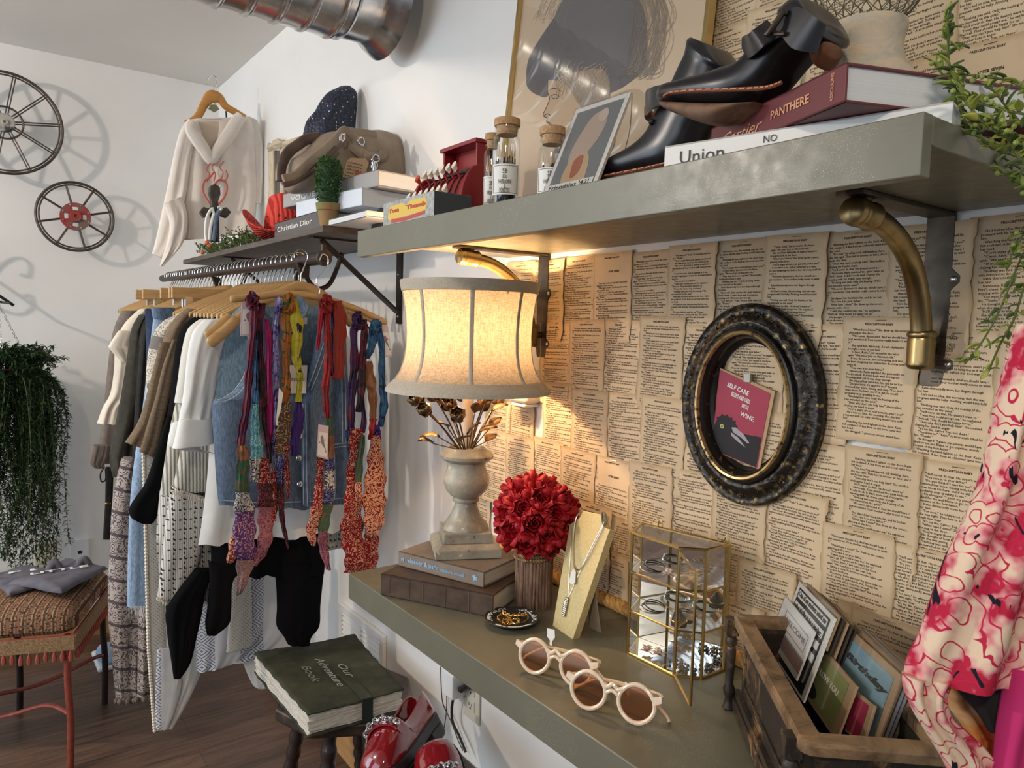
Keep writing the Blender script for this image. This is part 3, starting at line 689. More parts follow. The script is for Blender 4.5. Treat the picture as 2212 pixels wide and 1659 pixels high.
g = garment('jeans', 'dark blue jeans clipped by the waist on a flat wooden hanger', 'jeans', 2.56, 330, 700)
panel('body', M['denim_d'], g, 2.56, [(312, 380, 668), (314, 380, 690), (316, 380, 760), (318, 380, 900)], .02, .006, 2)
g = garment('jeans', 'light blue straight leg jeans with frayed hem beside the paisley trousers', 'jeans', 2.50, 300, 1310)
panel('waistband', M['denim'], g, 2.49, [(326, 378, 665), (330, 378, 688)], .022, .002, 2)
panel('leg', M['denim_l'], g, 2.50, [(332, 385, 680), (322, 380, 760), (308, 375, 880), (292, 350, 980), (281, 330, 1080), (276, 322, 1200), (275, 321, 1310)], .028, .006, 2)
m = MB()
for i in range(30): 
    a = PY(2.475, 278+i*1.45, 1309); m.tube([a, a+Vector((rn.uniform(-.004, .004), 0, -rn.uniform(.008, .045)))], .0005, 4)
m.build('frayed_hem', M['white_c'], g, world=True)
# --- long cream kimono with crochet border, white embroidered kimono
g = garment('kimono', 'long cream crochet trimmed kimono with pompom edge and white printed panels', 'kimono', 2.38, 480, 1480)
panel('shoulder', M['creamprint'], g, 2.38, [(395, 440, 672), (350, 440, 696), (325, 430, 735), (316, 430, 800), (313, 420, 900), (312, 400, 1000)], .03, .010, 4)
panel('border_band', M['crochet'], g, 2.36, [(310, 352, 960), (312, 350, 1080), (316, 352, 1200), (320, 356, 1320), (322, 358, 1400), (328, 350, 1500), (338, 350, 1578)], .018, .004, 1)
panel('long_front', M['white_c'], g, 2.37, [(335, 460, 1180), (340, 460, 1300), (345, 440, 1380), (342, 438, 1440), (338, 412, 1500), (338, 372, 1572)], .020, .012, 4)
panel('embroidered_hem', M['lace'], g, 2.345, [(340, 372, 1400), (336, 392, 1470), (335, 380, 1530), (337, 362, 1574)], .008, .002, 2)
panel('middle_front', M['lace'], g, 2.335, [(420, 470, 640, 470) if False else (430, 1190, 640, 1190), (425, 1280, 640, 1280), (424, 1360, 636, 1345), (424, 1440, 560, 1415), (424, 1452, 520, 1420)], .016, .010, 6, 1)
panel('crochet_strip', M['crochet'], g, 2.31, [(500, 1225, 542, 1225), (496, 1310, 544, 1310), (488, 1410, 545, 1392)], .006, .002, 1)
panel('right_front', M['white_c'], g, 2.36, [(515, 1360, 645, 1380), (520, 1410, 645, 1420), (528, 1440, 640, 1450), (545, 1478, 590, 1478), (556, 1487, 572, 1487)], .014, .008, 3)
m = MB()
for i in range(84):
    t_ = i/83; xs = [(312, 980), (318, 1200), (323, 1400), (336, 1578)]; a = t_*3; j = min(2, int(a)); f = a-j
    px_ = xs[j][0]*(1-f)+xs[j+1][0]*f-2; py_ = xs[j][1]*(1-f)+xs[j+1][1]*f; m.ball(tuple(PY(2.35, px_, py_)), .0062, 6, 4)
m.build('pompom_edge', M['cream_c'], g, world=True)
# --- brown jacket
g = garment('jacket', 'brown linen jacket with wide open sleeves hanging before the black cardigan', 'jacket', 2.28, 320, 960)
panel('body', M['brown_c'], g, 2.28, [(400, 460, 668), (375, 460, 690), (352, 450, 735), (345, 440, 800), (338, 430, 900), (330, 420, 960)], .03, .010, 4)
panel('left_sleeve', M['brown_c'], g, 2.25, [(345, 375, 740), (330, 362, 800), (312, 350, 870), (296, 345, 915), (270, 955, 320, 972)], .02, .006, 3, .5)
panel('right_sleeve', M['brown_c'], g, 2.23, [(372, 392, 735), (352, 380, 790), (335, 366, 860), (320, 354, 910), (305, 344, 960), (300, 975, 332, 988)], .02, .006, 2, 2)
# --- black cardigan
g = garment('cardigan', 'black long sleeved cardigan, sleeve end bulging beside the light blue jeans', 'cardigan', 2.18, 330, 1125)
panel('body', M['blk'], g, 2.18, [(470, 520, 664), (430, 520, 680), (398, 520, 700), (380, 500, 745), (368, 480, 850), (352, 470, 960), (345, 460, 1060), (350, 450, 1200), (357, 440, 1300), (362, 424, 1380), (372, 412, 1430), (380, 390, 1466)], .035, .012, 4)
panel('sleeve', M['blk'], g, 2.15, [(360, 392, 900), (335, 380, 980), (315, 368, 1040), (292, 350, 1075), (279, 342, 1098), (283, 338, 1118), (305, 328, 1131)], .035, .004, 2)
g = garment('cardigan', 'black draped cardigan whose hem points hang below the white blouse', 'cardigan', 1.99, 600, 1390)
panel('body', M['blk'], g, 1.99, [(455, 700, 1020), (456, 700, 1100), (456, 702, 1180), (456, 702, 1215), (456, 700, 1240)], .03, .012, 5)
panel('left_hem', M['blk'], g, 1.98, [(450, 545, 1215), (452, 505, 1250), (448, 500, 1310), (443, 495, 1345), (447, 466, 1372)], .018, .006, 2)
panel('right_hem', M['blk'], g, 1.98, [(590, 702, 1215), (596, 697, 1260), (598, 692, 1310), (597, 690, 1350), (612, 672, 1374), (622, 668, 1392)], .022, .006, 3)
panel('front_hem', M['blk'], g, 2.00, [(420, 460, 1230), (380, 444, 1280), (358, 436, 1320), (362, 420, 1370), (370, 405, 1430), (375, 388, 1466)], .018, .008, 3)
# --- grey sweater
g = garment('sweater', 'grey rib knit sweater with dark dashed grid pattern and fringed hem', 'sweater', 2.07, 400, 1300)
panel('shoulder', M['crochet'], g, 2.07, [(430, 500, 690), (405, 500, 712), (392, 490, 760), (384, 480, 820), (376, 475, 870)], .03, .008, 3)
panel('rib_body', M['rib'], g, 2.08, [(384, 480, 850), (366, 480, 930), (352, 480, 1020), (345, 480, 1068)], .03, .008, 4)
panel('grid_body', M['grid'], g, 2.085, [(345, 1060, 500, 1060), (338, 1150, 500, 1150), (340, 1200, 780, 1170), (345, 1240, 500, 1225)], .028, .008, 4)
panel('right_hem', M['grid'], g, 2.06, [(690, 1060, 764, 1050), (690, 1130, 766, 1110), (688, 1180, 768, 1155)], .02, .004, 3)
panel('rib_sleeve', M['rib'], g, 2.035, [(398, 470, 930), (384, 462, 1000), (372, 448, 1060)], .028, .003, 3)
panel('grid_sleeve', M['grid'], g, 2.03, [(370, 1050, 452, 1075), (358, 1120, 446, 1130), (350, 1200, 428, 1215), (340, 1288, 408, 1290), (342, 1295, 378, 1306)], .030, .004, 3)
panel('back_sleeve', M['grid'], g, 2.05, [(425, 1070, 480, 1070), (420, 1150, 474, 1160), (410, 1240, 460, 1260), (398, 1280, 452, 1298)], .020, .004, 2)
m = MB()
for (xa, ya, xb, yb_, n, Y) in ((340, 1288, 378, 1312, 22, 2.01), (378, 1312, 404, 1288, 16, 2.01), (398, 1285, 452, 1300, 26, 2.03), (372, 1060, 448, 1080, 34, 2.0), (690, 1180, 768, 1157, 36, 2.04), (500, 1205, 560, 1215, 20, 2.05)):
    for i in range(n):
        f = i/n; a = PY(Y, xa+(xb-xa)*f, ya+(yb_-ya)*f); m.tube([a, a+Vector((rn.uniform(-.004, .004), -rn.uniform(0, .006), -rn.uniform(.004, .012)))], .0011, 5)
m.build('fringe', M['cream_c'], g, world=True)
# --- white blouse
g = garment('blouse', 'white blouse with puffed three-quarter sleeve and wide cuff beside the denim vest', 'blouse', 1.95, 560, 1180)
panel('body', M['white_c'], g, 1.95, [(505, 660, 668), (470, 690, 690), (455, 760, 740), (455, 765, 900), (450, 766, 1000), (442, 1080, 766, 1075), (434, 1140, 766, 1118), (428, 1178, 764, 1138)], .03, .011, 7)
panel('sleeve', M['white_c'], g, 1.90, [(440, 500, 690), (415, 495, 720), (403, 480, 780), (396, 466, 850), (386, 458, 905)], .035, .010, 3)
panel('cuff', M['white_c'], g, 1.895, [(386, 905, 458, 905), (380, 935, 460, 930), (372, 968, 462, 956)], .034, .002, 1)
panel('under_cuff', M['white_c'], g, 1.93, [(372, 915, 420, 905), (366, 965, 430, 965), (440, 975, 462, 980)], .02, .002, 1)
# --- denim vest
g = garment('vest', 'sleeveless blue denim vest with chrome buttons and V neck, nearest garment on the rod', 'vest', 1.83, 610, 1095)
panel('back_panel', M['denim_back'], g, 1.885, [(520, 700, 662), (492, 720, 690), (480, 740, 740), (472, 745, 800), (466, 750, 850), (460, 752, 900)], .015, .004, 3)
panel('right_front', M['denim'], g, 1.835, [(528, 560, 668), (534, 600, 700), (538, 622, 760), (530, 640, 805), (508, 655, 842), (482, 662, 860), (459, 664, 872), (462, 664, 960), (468, 666, 1050), (473, 1092, 668, 1098)], .020, .006, 3)
panel('left_front', M['denim'], g, 1.83, [(700, 735, 672), (690, 745, 700), (676, 748, 760), (664, 752, 820), (648, 756, 870), (646, 757, 960), (646, 757, 1050), (648, 1092, 757, 1085)], .020, .006, 3, 2)
M['stitch'] = mat('pale_denim_stitching', (.45, .54, .60), .9)
for q in ([(536, 668), (545, 700), (549, 760), (540, 812), (516, 850), (488, 866), (468, 870)], [(526, 668), (533, 700), (537, 758), (529, 806), (507, 842), (482, 860), (462, 866)],
          [(660, 872), (662, 960), (663, 1045), (665, 1096)], [(654, 872), (655, 960), (656, 1090)], [(665, 836), (680, 800), (700, 740), (715, 690)], [(672, 842), (690, 800), (708, 745)],
          [(473, 1080), (560, 1086), (650, 1084)], [(668, 1084), (757, 1074)], [(720, 960), (756, 956)], [(720, 967), (756, 963)], [(742, 700), (745, 800), (748, 955)], [(736, 700), (738, 800), (740, 955)], [(722, 968), (724, 1050), (722, 1080)]):
    linepx(q, 1.806, .0013, 'seam_stitching', M['stitch'], g)
for q in ((648, 941), (646, 990), (648, 1046)):
    c = PY(1.803, *q); MB().lathe([(0, .004), (.004, .004), (.0075, .0015), (.0085, -.001), (.007, -.004)], 18, M=Matrix.Translation(c) @ Matrix.Rotation(PI/2, 4, 'X')).build('button', M['chrome'], g, world=True)
def card(name, label, cat, Y, pts, mat_, group=None, th=.0012, parent=None):
    P = [PY(Y, *q) for q in pts]
    m = MB().prism(P, (0, th, 0))
    o = m.build(name, mat_, parent, world=parent is not None, smooth=False)
    if label: tag(o, label, cat, group)
    return o, P
def tri(P): o = (P[0]+P[2])/2; x = P[1]-P[0]; return o, x, P[0]-P[3]
tg = thing('swing_tag', 'white swing tag hanging on the denim vest front reading SOME', 'tag', PY(1.80, 640, 850))
o, P = card('tag_card', None, None, 1.80, [(625, 789), (664, 789), (661, 850), (622, 850)], M['paperw'], parent=tg)
o_, x_, y_ = tri(P); text('SOME', .011, M['dark_ink'], tg, o_-Vector((0, .0008, 0)), x_, y_, fit=.034)
card('neck_label', None, None, 1.86, [(640, 686), (664, 686), (663, 700), (640, 700)], M['paperw'], parent=g)
# wooden hanger ends poking out of the vest armhole
t = thing('wooden_hanger', 'pale wooden hanger whose two notched shoulder ends poke out of the vest armhole', 'clothes hanger', PY(1.84, 505, 700))
for dy, pts in ((0, [(512, 690), (490, 712), (470, 728), (450, 744)]), (.02, [(500, 684), (478, 702), (462, 716), (446, 730)])):
    sp = spline([PY(1.80+dy, *q) for q in pts], 5); MB().tube(sp, [.010]+[.0135]*(len(sp)-3)+[.011, .006], 12, flat=.55).build('shoulder_end', M['hwood'], t, world=True)
sp = spline([PY(1.82, *q) for q in [(512, 690), (560, 655), (610, 632), (650, 618), (700, 640), (760, 700)]], 6)
MB().tube(sp, .012, 10, flat=.5).build('shoulder_bar', M['hwood'], t, world=True)
q = PY(1.82, 650, 618); h = MB(); hook(h, q.x, 1.82, RZ(1.82)+.004); h.tube([(q.x, 1.82, RZ(1.82)-.07), q], .0016, 6); h.build('hook', M['chrome'], t, world=True)
# ================================================================== scarf hanger and sari ribbon scarves
t = thing('scarf_hanger', 'round wooden dowel hanger holding the silk ribbon scarves', 'clothes hanger', PY(1.742, 665, 640))
sp = spline([PY(1.742, *q) for q in [(498, 646), (540, 643), (600, 636), (660, 637), (710, 648), (770, 668), (835, 698)]], 8)
MB().tube(sp, [.006]+[.0085]*(len(sp)-2)+[.005], 12).build('dowel_bar', M['hwood'], t, world=True)
MB().tube(spline([PY(1.742, *q) for q in [(690, 562), (697, 549), (708, 556), (708, 572), (694, 590), (684, 603), (686, 617), (691, 628), (687, 640)]], 6), .0016, 7).build('hook', M['chrome'], t, world=True)
def sari(name, cols, sc=38, dist=1.5):
    cols = [tuple(v*.62 for v in q) for q in cols]; m = mat(name, cols[0], .6, spec=.3); g = G(m); v = g.co((1, 1, .7)); f = g.noise(v, sc, 3, .55, dist); k = len(cols)
    g.set('Base Color', g.ramp(f, [(.28+.44*i/max(1, k-1), c) for i, c in enumerate(cols)], True)); return m
def pattern(name, bg, fg, sc=70, sw=.4, mul=4):
    bg = tuple(v*.8 for v in bg); fg = tuple(v*.7 for v in fg); m = mat(name, bg, .8, spec=.15); g = G(m); v = g.co(); n = g.n('ShaderNodeTexNoise', {'Vector': v, 'Scale': 30, 'Detail': 2}).outputs['Color']
    va = g.n('ShaderNodeVectorMath', {0: v, 1: g.n('ShaderNodeVectorMath', {0: n, 3: .03}, operation='SCALE').outputs[0]}, operation='ADD').outputs[0]
    d = g.n('ShaderNodeTexVoronoi', {'Vector': va, 'Scale': sc}).outputs['Distance']
    g.set('Base Color', g.mix(g.math('MULTIPLY', g.math('LESS_THAN', g.math('FRACT', g.math('MULTIPLY', d, mul)), sw*1.25), g.math('GREATER_THAN', g.noise(v, 120, 3), .44)), bg, fg)); return m
MA = (.14, .012, .035); PU = (.055, .015, .12); MG = (.42, .012, .16); RE = (.45, .012, .015); NV = (.012, .018, .07); YE = (.55, .50, .03); OR = (.50, .14, .02); GR = (.03, .12, .04); LV = (.30, .27, .60); PK = (.60, .28, .24); BK = (.015, .012, .015); TQ = (.10, .42, .42); WH = (.65, .63, .6); BR_ = (.16, .06, .02); BL = (.03, .12, .30)
S = {'maroon': sari('maroon_silk', [PU, MA, (.22, .015, .05), BK]), 'wine': sari('wine_silk', [BK, MA, (.20, .02, .05)]), 'magenta': sari('magenta_silk', [MG, (.34, .008, .13)], 12), 'lav': sari('lavender_print_silk', [(.07, .05, .30), LV, (.5, .5, .7), (.12, .08, .35)], 50),
     'blue': sari('blue_silk', [NV, BL, (.05, .2, .32), NV]), 'orange': sari('orange_green_silk', [GR, OR, (.35, .22, .03), BR_], 40), 'yellow': sari('yellow_silk', [BK, YE, (.65, .6, .05), YE, GR], 45), 'purple': sari('purple_silk', [(.06, .02, .22), (.10, .03, .30)], 20),
     'red': sari('red_silk', [(.25, .01, .01), RE, (.5, .05, .02)], 30), 'rust': sari('rust_red_silk', [(.35, .03, .015), (.52, .08, .03)], 30), 'crimson': sari('crimson_silk', [(.50, .01, .04), (.40, .008, .03)], 12), 'dark': sari('dark_purple_silk', [BK, PU, MA, NV], 40), 'sky': sari('sky_blue_silk', [(.2, .35, .6), (.35, .5, .7), LV], 40),
     'redpat': pattern('dark_red_block_print', (.20, .008, .012), (.62, .38, .28), 60, .28), 'peachpat': pattern('peach_block_print', (.62, .34, .22), (.20, .01, .015), 48, .45, 5), 'purppat': pattern('purple_floral_print', (.09, .03, .14), (.55, .35, .35), 75, .22, 3), 'grnpat': pattern('green_print', (.02, .13, .07), (.30, .05, .06), 60, .25), 'whitepat': pattern('white_floral_print', (.62, .60, .56), (.05, .04, .06), 80, .4), 'pinkpat': pattern('pink_print', (.34, .14, .17), (.16, .04, .08), 80, .35), 'brownpat': pattern('brown_stripe_print', (.10, .05, .03), (.45, .36, .22), 28, .25, 6), 'turq': pattern('turquoise_print', (.06, .25, .36), (.35, .65, .62), 80, .45), 'darkpat': pattern('dark_print', (.02, .02, .025), (.30, .04, .05), 60, .3), 'tan': sari('tan_silk', [(.32, .13, .06), (.42, .2, .1), BK], 30), 'grey': pattern('grey_print', (.16, .12, .13), (.42, .22, .22), 90, .4), 'bluewhite': pattern('navy_print', (.03, .03, .14), (.3, .3, .4), 60, .25)}
def ribbon(parent, pts, mats, Y=1.725, name='silk_ribbon', th=.0035, seed=0):
    """pts: (px, py, width px); mats: one key or list of (key, py end)"""
    r_ = random.Random(seed+len(pts)*7+int(pts[0][0])); sp = spline([Vector((p[0], p[1], p[2])) for p in pts], 9); rows = []; K = len(sp)
    ph = r_.uniform(0, 6); n = 9
    for i, p in enumerate(sp):
        w_ = max(1.2, 1.22*p.z*(1+.12*math.sin(i*.9+ph))); sh = .0035*math.sin(i*.35+ph)
        A = PY(Y, p.x-w_/2, p.y); B = PY(Y, p.x+w_/2, p.y); f = []; b = []
        for k in range(n):
            s = k/(n-1); q = A.lerp(B, s); d = -.0065*math.sin(PI*s)*min(1, w_/14)+.0022*math.sin(3*2*PI*s+ph+i*.12)*min(1, w_/10)+sh
            f.append((q.x, q.y+d, q.z+r_.uniform(-.0006, .0006))); b.append((q.x, q.y+d+th*(.3+math.sin(PI*s)), q.z))
        rows.append(f+b[::-1])
    if isinstance(mats, str): mats = [(mats, 9999)]
    i0 = 0
    for key, ye in mats:
        i1 = i0
        while i1 < K-1 and sp[i1].y < ye: i1 += 1
        if i1 > i0: MB().ring(rows[i0:i1+1]).build(name, S[key], parent, world=True, autos=80)
        i0 = i1
def knot(parent, px, py, key, n=4, r=12, Y=1.72, seed=1):
    r_ = random.Random(seed); m = MB()
    for i in range(n):
        a = r_.uniform(0, 6); pts = []
        for k in range(9):
            b = 2*PI*k/9; pts.append(PY(Y+r_.uniform(-.012, .006), px+r*.8*(math.cos(b)*math.cos(a)*.9-math.sin(b)*.35*math.sin(a)), py+r*1.25*(math.cos(b)*.9*math.sin(a)+math.sin(b)*.35*math.cos(a))+r*.3))
        m.tube(spline(pts, 4, True), .0058, 8, closed=True, flat=.4)
    m.build('knot', S[key], parent, world=True, autos=80)
def scarf(label, px, py): return thing('ribbon_scarf', label, 'scarf', PY(1.73, px, py))
g = scarf('maroon and magenta silk ribbon scarf, leftmost on the dowel with a long pointed purple end', 545, 1285)
knot(g, 545, 645, 'maroon', 5, 16, seed=2)
ribbon(g, [(552, 640, 16), (547, 700, 14), (542, 780, 15), (533, 860, 14), (526, 920, 15), (519, 962, 13)], 'maroon')
ribbon(g, [(568, 655, 14), (560, 700, 11), (563, 780, 13), (566, 860, 17), (572, 930, 15), (582, 1000, 9)], 'wine')
ribbon(g, [(576, 690, 9), (581, 760, 13), (582, 860, 13), (582, 940, 11), (577, 990, 5)], 'magenta', 1.73)
ribbon(g, [(553, 735, 6), (554, 800, 8), (552, 880, 12), (553, 940, 18), (554, 990, 22), (553, 1040, 18)], [('blue', 870), ('turq', 990), ('whitepat', 9999)], 1.718)
ribbon(g, [(522, 962, 18), (526, 1000, 22), (522, 1050, 24), (530, 1110, 36), (528, 1170, 38), (530, 1220, 30), (520, 1265, 16), (514, 1287, 4)], [('tan', 992), ('grnpat', 1060), ('whitepat', 1100), ('purppat', 1205), ('grey', 9999)], 1.712, seed=3)
ribbon(g, [(570, 990, 20), (572, 1050, 26), (574, 1100, 28), (574, 1150, 26), (562, 1200, 18), (550, 1222, 6)], [('redpat', 1040), ('darkpat', 1090), ('pinkpat', 9999)], 1.716, seed=4)
ribbon(g, [(588, 1010, 8), (593, 1080, 14), (590, 1125, 8)], 'redpat', 1.722)
ribbon(g, [(514, 1140, 10), (506, 1180, 20), (497, 1216, 12)], 'peachpat', 1.72)
g = scarf('lavender blue printed silk ribbon scarf hanging between the maroon and yellow ones', 596, 985)
ribbon(g, [(600, 650, 12), (597, 700, 13), (594, 780, 14), (594, 850, 15), (592, 920, 12), (588, 985, 6)], 'lav', 1.735); knot(g, 604, 652, 'lav', 3, 9, seed=5)
g = scarf('yellow, orange and green silk ribbon scarf with a striped brown loop', 620, 1185)
knot(g, 624, 650, 'orange', 6, 18, seed=6)
ribbon(g, [(619, 640, 20), (620, 690, 20), (618, 750, 14), (620, 800, 13), (616, 840, 18), (614, 885, 14)], 'orange')
ribbon(g, [(636, 650, 20), (642, 700, 22), (640, 760, 18), (645, 800, 12), (647, 835, 10), (644, 868, 12)], 'yellow', 1.72)
ribbon(g, [(648, 640, 10), (656, 665, 16), (652, 688, 8)], 'sky', 1.72)
ribbon(g, [(646, 866, 12), (644, 910, 20), (638, 950, 18), (634, 985, 10)], 'purple', 1.726)
ribbon(g, [(618, 868, 18), (612, 920, 26), (610, 960, 26), (606, 1000, 20), (606, 1050, 14), (608, 1100, 10), (616, 1150, 8), (622, 1186, 3)], [('brownpat', 980), ('bluewhite', 1040), ('darkpat', 9999)], 1.715)
ribbon(g, [(619, 960, 12), (620, 1030, 10), (622, 1080, 3)], 'redpat', 1.71)
card('price_tag', None, None, 1.71, [(603, 838), (612, 850), (601, 920), (596, 918)], M['paperw'], parent=g)
g = scarf('bright red silk ribbon scarf with a white bird swing tag and patchwork ends', 705, 1230)
knot(g, 706, 652, 'red', 6, 17, seed=8)
ribbon(g, [(703, 655, 12), (708, 720, 13), (708, 790, 14), (705, 850, 13), (706, 902, 10)], 'red', 1.72)
ribbon(g, [(728, 650, 18), (735, 700, 22), (733, 760, 20), (730, 818, 20)], 'rust', 1.722)
ribbon(g, [(697, 665, 10), (690, 710, 8), (687, 756, 6)], 'crimson', 1.715)
ribbon(g, [(716, 650, 10), (718, 720, 9), (716, 812, 8)], 'dark', 1.73)
ribbon(g, [(712, 900, 16), (712, 945, 16), (712, 990, 18), (710, 1050, 18), (706, 1100, 20), (697, 1150, 18), (702, 1190, 16), (709, 1230, 8)], [('grnpat', 935), ('tan', 990), ('bluewhite', 1015), ('whitepat', 1055), ('bluewhite', 1085), ('grnpat', 1140), ('pinkpat', 9999)], 1.722, seed=9)
ribbon(g, [(692, 985, 12), (690, 1050, 14), (682, 1110, 20), (674, 1150, 18), (676, 1178, 8)], [('redpat', 1100), ('peachpat', 9999)], 1.718)
g = scarf('dark purple and maroon silk ribbon scarf with dark red printed ends, second from lamp', 770, 1238)
knot(g, 772, 690, 'dark', 5, 15, seed=10)
ribbon(g, [(776, 672, 10), (764, 720, 12), (766, 800, 15), (757, 880, 14), (758, 930, 12)], 'dark')
ribbon(g, [(786, 690, 10), (784, 760, 13), (780, 830, 14), (775, 890, 10)], 'wine', 1.72)
ribbon(g, [(790, 700, 10), (780, 800, 6), (786, 900, 8), (778, 935, 14)], 'dark', 1.735)
ribbon(g, [(768, 925, 24), (768, 1000, 26), (762, 1080, 30), (762, 1150, 40), (768, 1200, 40), (766, 1238, 36)], 'redpat', 1.722)
ribbon(g, [(782, 940, 8), (777, 1000, 12), (773, 1060, 12), (772, 1110, 6)], [('grnpat', 1040), ('peachpat', 9999)], 1.712)
ribbon(g, [(752, 930, 8), (754, 990, 6)], 'blue', 1.74)
g = scarf('blue silk ribbon scarf with peach paisley ends, nearest the lamp shade', 808, 1235)
knot(g, 812, 700, 'blue', 5, 12, seed=12)
ribbon(g, [(806, 705, 14), (802, 745, 16), (796, 775, 6)], 'blue')
ribbon(g, [(818, 700, 12), (824, 760, 11), (826, 830, 12), (828, 880, 14), (824, 922, 8)], 'blue', 1.72)
ribbon(g, [(794, 780, 14), (800, 820, 20), (806, 870, 14), (808, 912, 10)], 'tan', 1.725)
knot(g, 814, 930, 'purple', 4, 10, seed=13)
ribbon(g, [(808, 905, 12), (804, 930, 12), (800, 950, 8)], 'red', 1.718)
ribbon(g, [(814, 940, 14), (812, 990, 28), (810, 1050, 38), (808, 1110, 38), (802, 1160, 20)], 'peachpat', 1.712)
ribbon(g, [(800, 1140, 22), (800, 1190, 28), (798, 1232, 26)], 'redpat', 1.722)
def birdtag(label, pts, Y, parent=None):
    tg = thing('swing_tag', label, 'tag', PY(Y, pts[3][0], pts[3][1]), group=None)
    o, P = card('tag_card', None, None, Y, pts, mat('pink_card', (.62, .50, .56), .7), parent=tg)
    a, b, d, c = P[0], P[1], P[2], P[3]
    def at(u, v, h=-.0007): q = a.lerp(b, u).lerp(c.lerp(d, u), v); q.y += h; return q
    MB().prism([at(.08, .22, -.0004), at(.92, .22, -.0004), at(.92, .94, -.0004), at(.08, .94, -.0004)], (0, .0003, 0)).build('printed_panel', M['paperw'], tg, world=True, smooth=False)
    gm = mat('grey_print', (.22, .22, .24), .8)
    MB().prism([at(.25, .38), at(.38, .30), at(.52, .36), at(.62, .55), at(.85, .78), at(.60, .66), at(.42, .60), at(.30, .50)], (0, .0003, 0)).build('printed_bird', gm, tg, world=True, smooth=False)
    m = MB(); rr = random.Random(4); pm = mat('pink_print', (.50, .10, .20), .8)
    for i in range(6): m.ball(tuple(at(rr.uniform(.15, .85), rr.uniform(.3, .9), -.0006)), .0018, 6, 4, sc=(1, .2, 1))
    m.build('printed_blossom', pm, tg, world=True)
    return tg
birdtag('pink swing tag with a printed bird beside the leftmost maroon scarf', [(522, 650), (562, 655), (562, 727), (519, 726)], 1.738)
birdtag('pink swing tag with a printed bird hanging low on the red scarf', [(688, 917), (710, 920), (708, 993), (684, 986)], 1.705)
birdtag('pink swing tag with a printed bird at the lamp shade, on the blue scarf', [(822, 702), (838, 704), (847, 769), (832, 772)], 1.735)
# ================================================================== books
M['pages'] = noisy('page_block', (.60, .54, .44), (.74, .69, .60), 3, .85, bump=.35, bd=.0006, stretch=(1, 1, 300))
M['pages_w'] = noisy('white_page_block', (.70, .73, .76), (.78, .80, .82), 3, .8, bump=.2, bd=.0004, stretch=(1, 1, 300))
def book(label, P, xdir, L, D, T, cover, pages=None, name='hardback_book', group=None, flip=1):
    """P: front-left bottom spine corner; spine runs along xdir; depth to the left of xdir (flip=1)"""
    x = Vector((xdir[0], xdir[1], 0)).normalized(); y = Vector((-x.y, x.x, 0))
    t = thing(name, label, 'book', M=basis(P, x, y), group=group); c = .0028
    m = MB().box(0, L, 0, D, 0, c).box(0, L, 0, D, T-c, T).box(0, L, 0, c, 0, T)
    m.build('cover', cover, t, bev=.0008, smooth=False)
    MB().box(.003, L-.003, c*.9, D-.004, c, T-c).build('page_block', pages or M['pages'], t, smooth=False)
    t['dims'] = 0; del t['dims']
    return t, Matrix(basis(P, x, y)), x, y
# counter books under the lamp
b0 = PZ(.969, 823, 1238); b1 = PZ(.969, 1068, 1285); xd = b1-b0
M['brownleather'] = noisy('worn_brown_leather', (.050, .030, .018), (.10, .062, .038), 40, .45, bump=.4, bd=.0008)
t, mt, x, y = book('old dark brown leather book, lower of the two books under the lamp', (b0.x, b0.y, CT), xd, .245, .172, .043, M['brownleather'], name='old_book')
m = MB()
for u in (.095, .145, .195): m.box(u, u+.0012, -.0008, 0, .003, .040)
for a in ((.020, .066, .006, .0068), (.020, .066, .036, .0368), (.020, .0208, .006, .0368), (.066, .0668, .006, .0368)): m.box(a[0], a[1], -.0008, 0, a[2], a[3])
m.build('tooled_lines', mat('worn_tooling', (.13, .085, .055), .5), t, smooth=False)
c0_ = PZ(.999, 861, 1190); c1_ = PZ(.999, 1046, 1236); xd = c1_-c0_
M['greybook'] = noisy('grey_brown_book_cloth', (.21, .165, .13), (.25, .20, .16), 30, .6)
t, mt, x, y = book('grey-brown hardback with pale blue spine lettering, upper of the two books under the lamp', (c0_.x, c0_.y, .9685), xd, .212, .145, .030, M['greybook'])
LB = mat('pale_blue_lettering', (.30, .52, .72), .6)
def spine_text(tt, P, x, s, size, u, w_, m_, fit, off=.0008, **k):
    o = Vector(P)+x*u+Vector((0, 0, w_)); n = Vector((x.y, -x.x, 0)); return text(s, size, m_, tt, o+n*off, x, (0, 0, 1), fit=fit, **k)
P_ = (c0_.x, c0_.y, .9685)
spine_text(t, P_, x, 'eleanor & park', .013, .065, .015, LB, .078, bold=.02); spine_text(t, P_, x, 'rainbow rowell', .010, .138, .014, LB, .058, bold=.01)
spine_text(t, P_, x, 'n', .012, .012, .015, LB, .007, bold=.05)
MB().prism([Vector(P_)+x*.186+Vector((x.y, -x.x, 0))*.0008+Vector((0, 0, z))+x*u for u, z in ((0, .018), (.004, .013), (.003, .009), (.008, .012), (.012, .009), (.010, .014), (.013, .020), (.008, .017), (.006, .021))], (-x.y*.0005, x.x*.0005, 0)).build('spine_mark', LB, t, world=True, smooth=False)
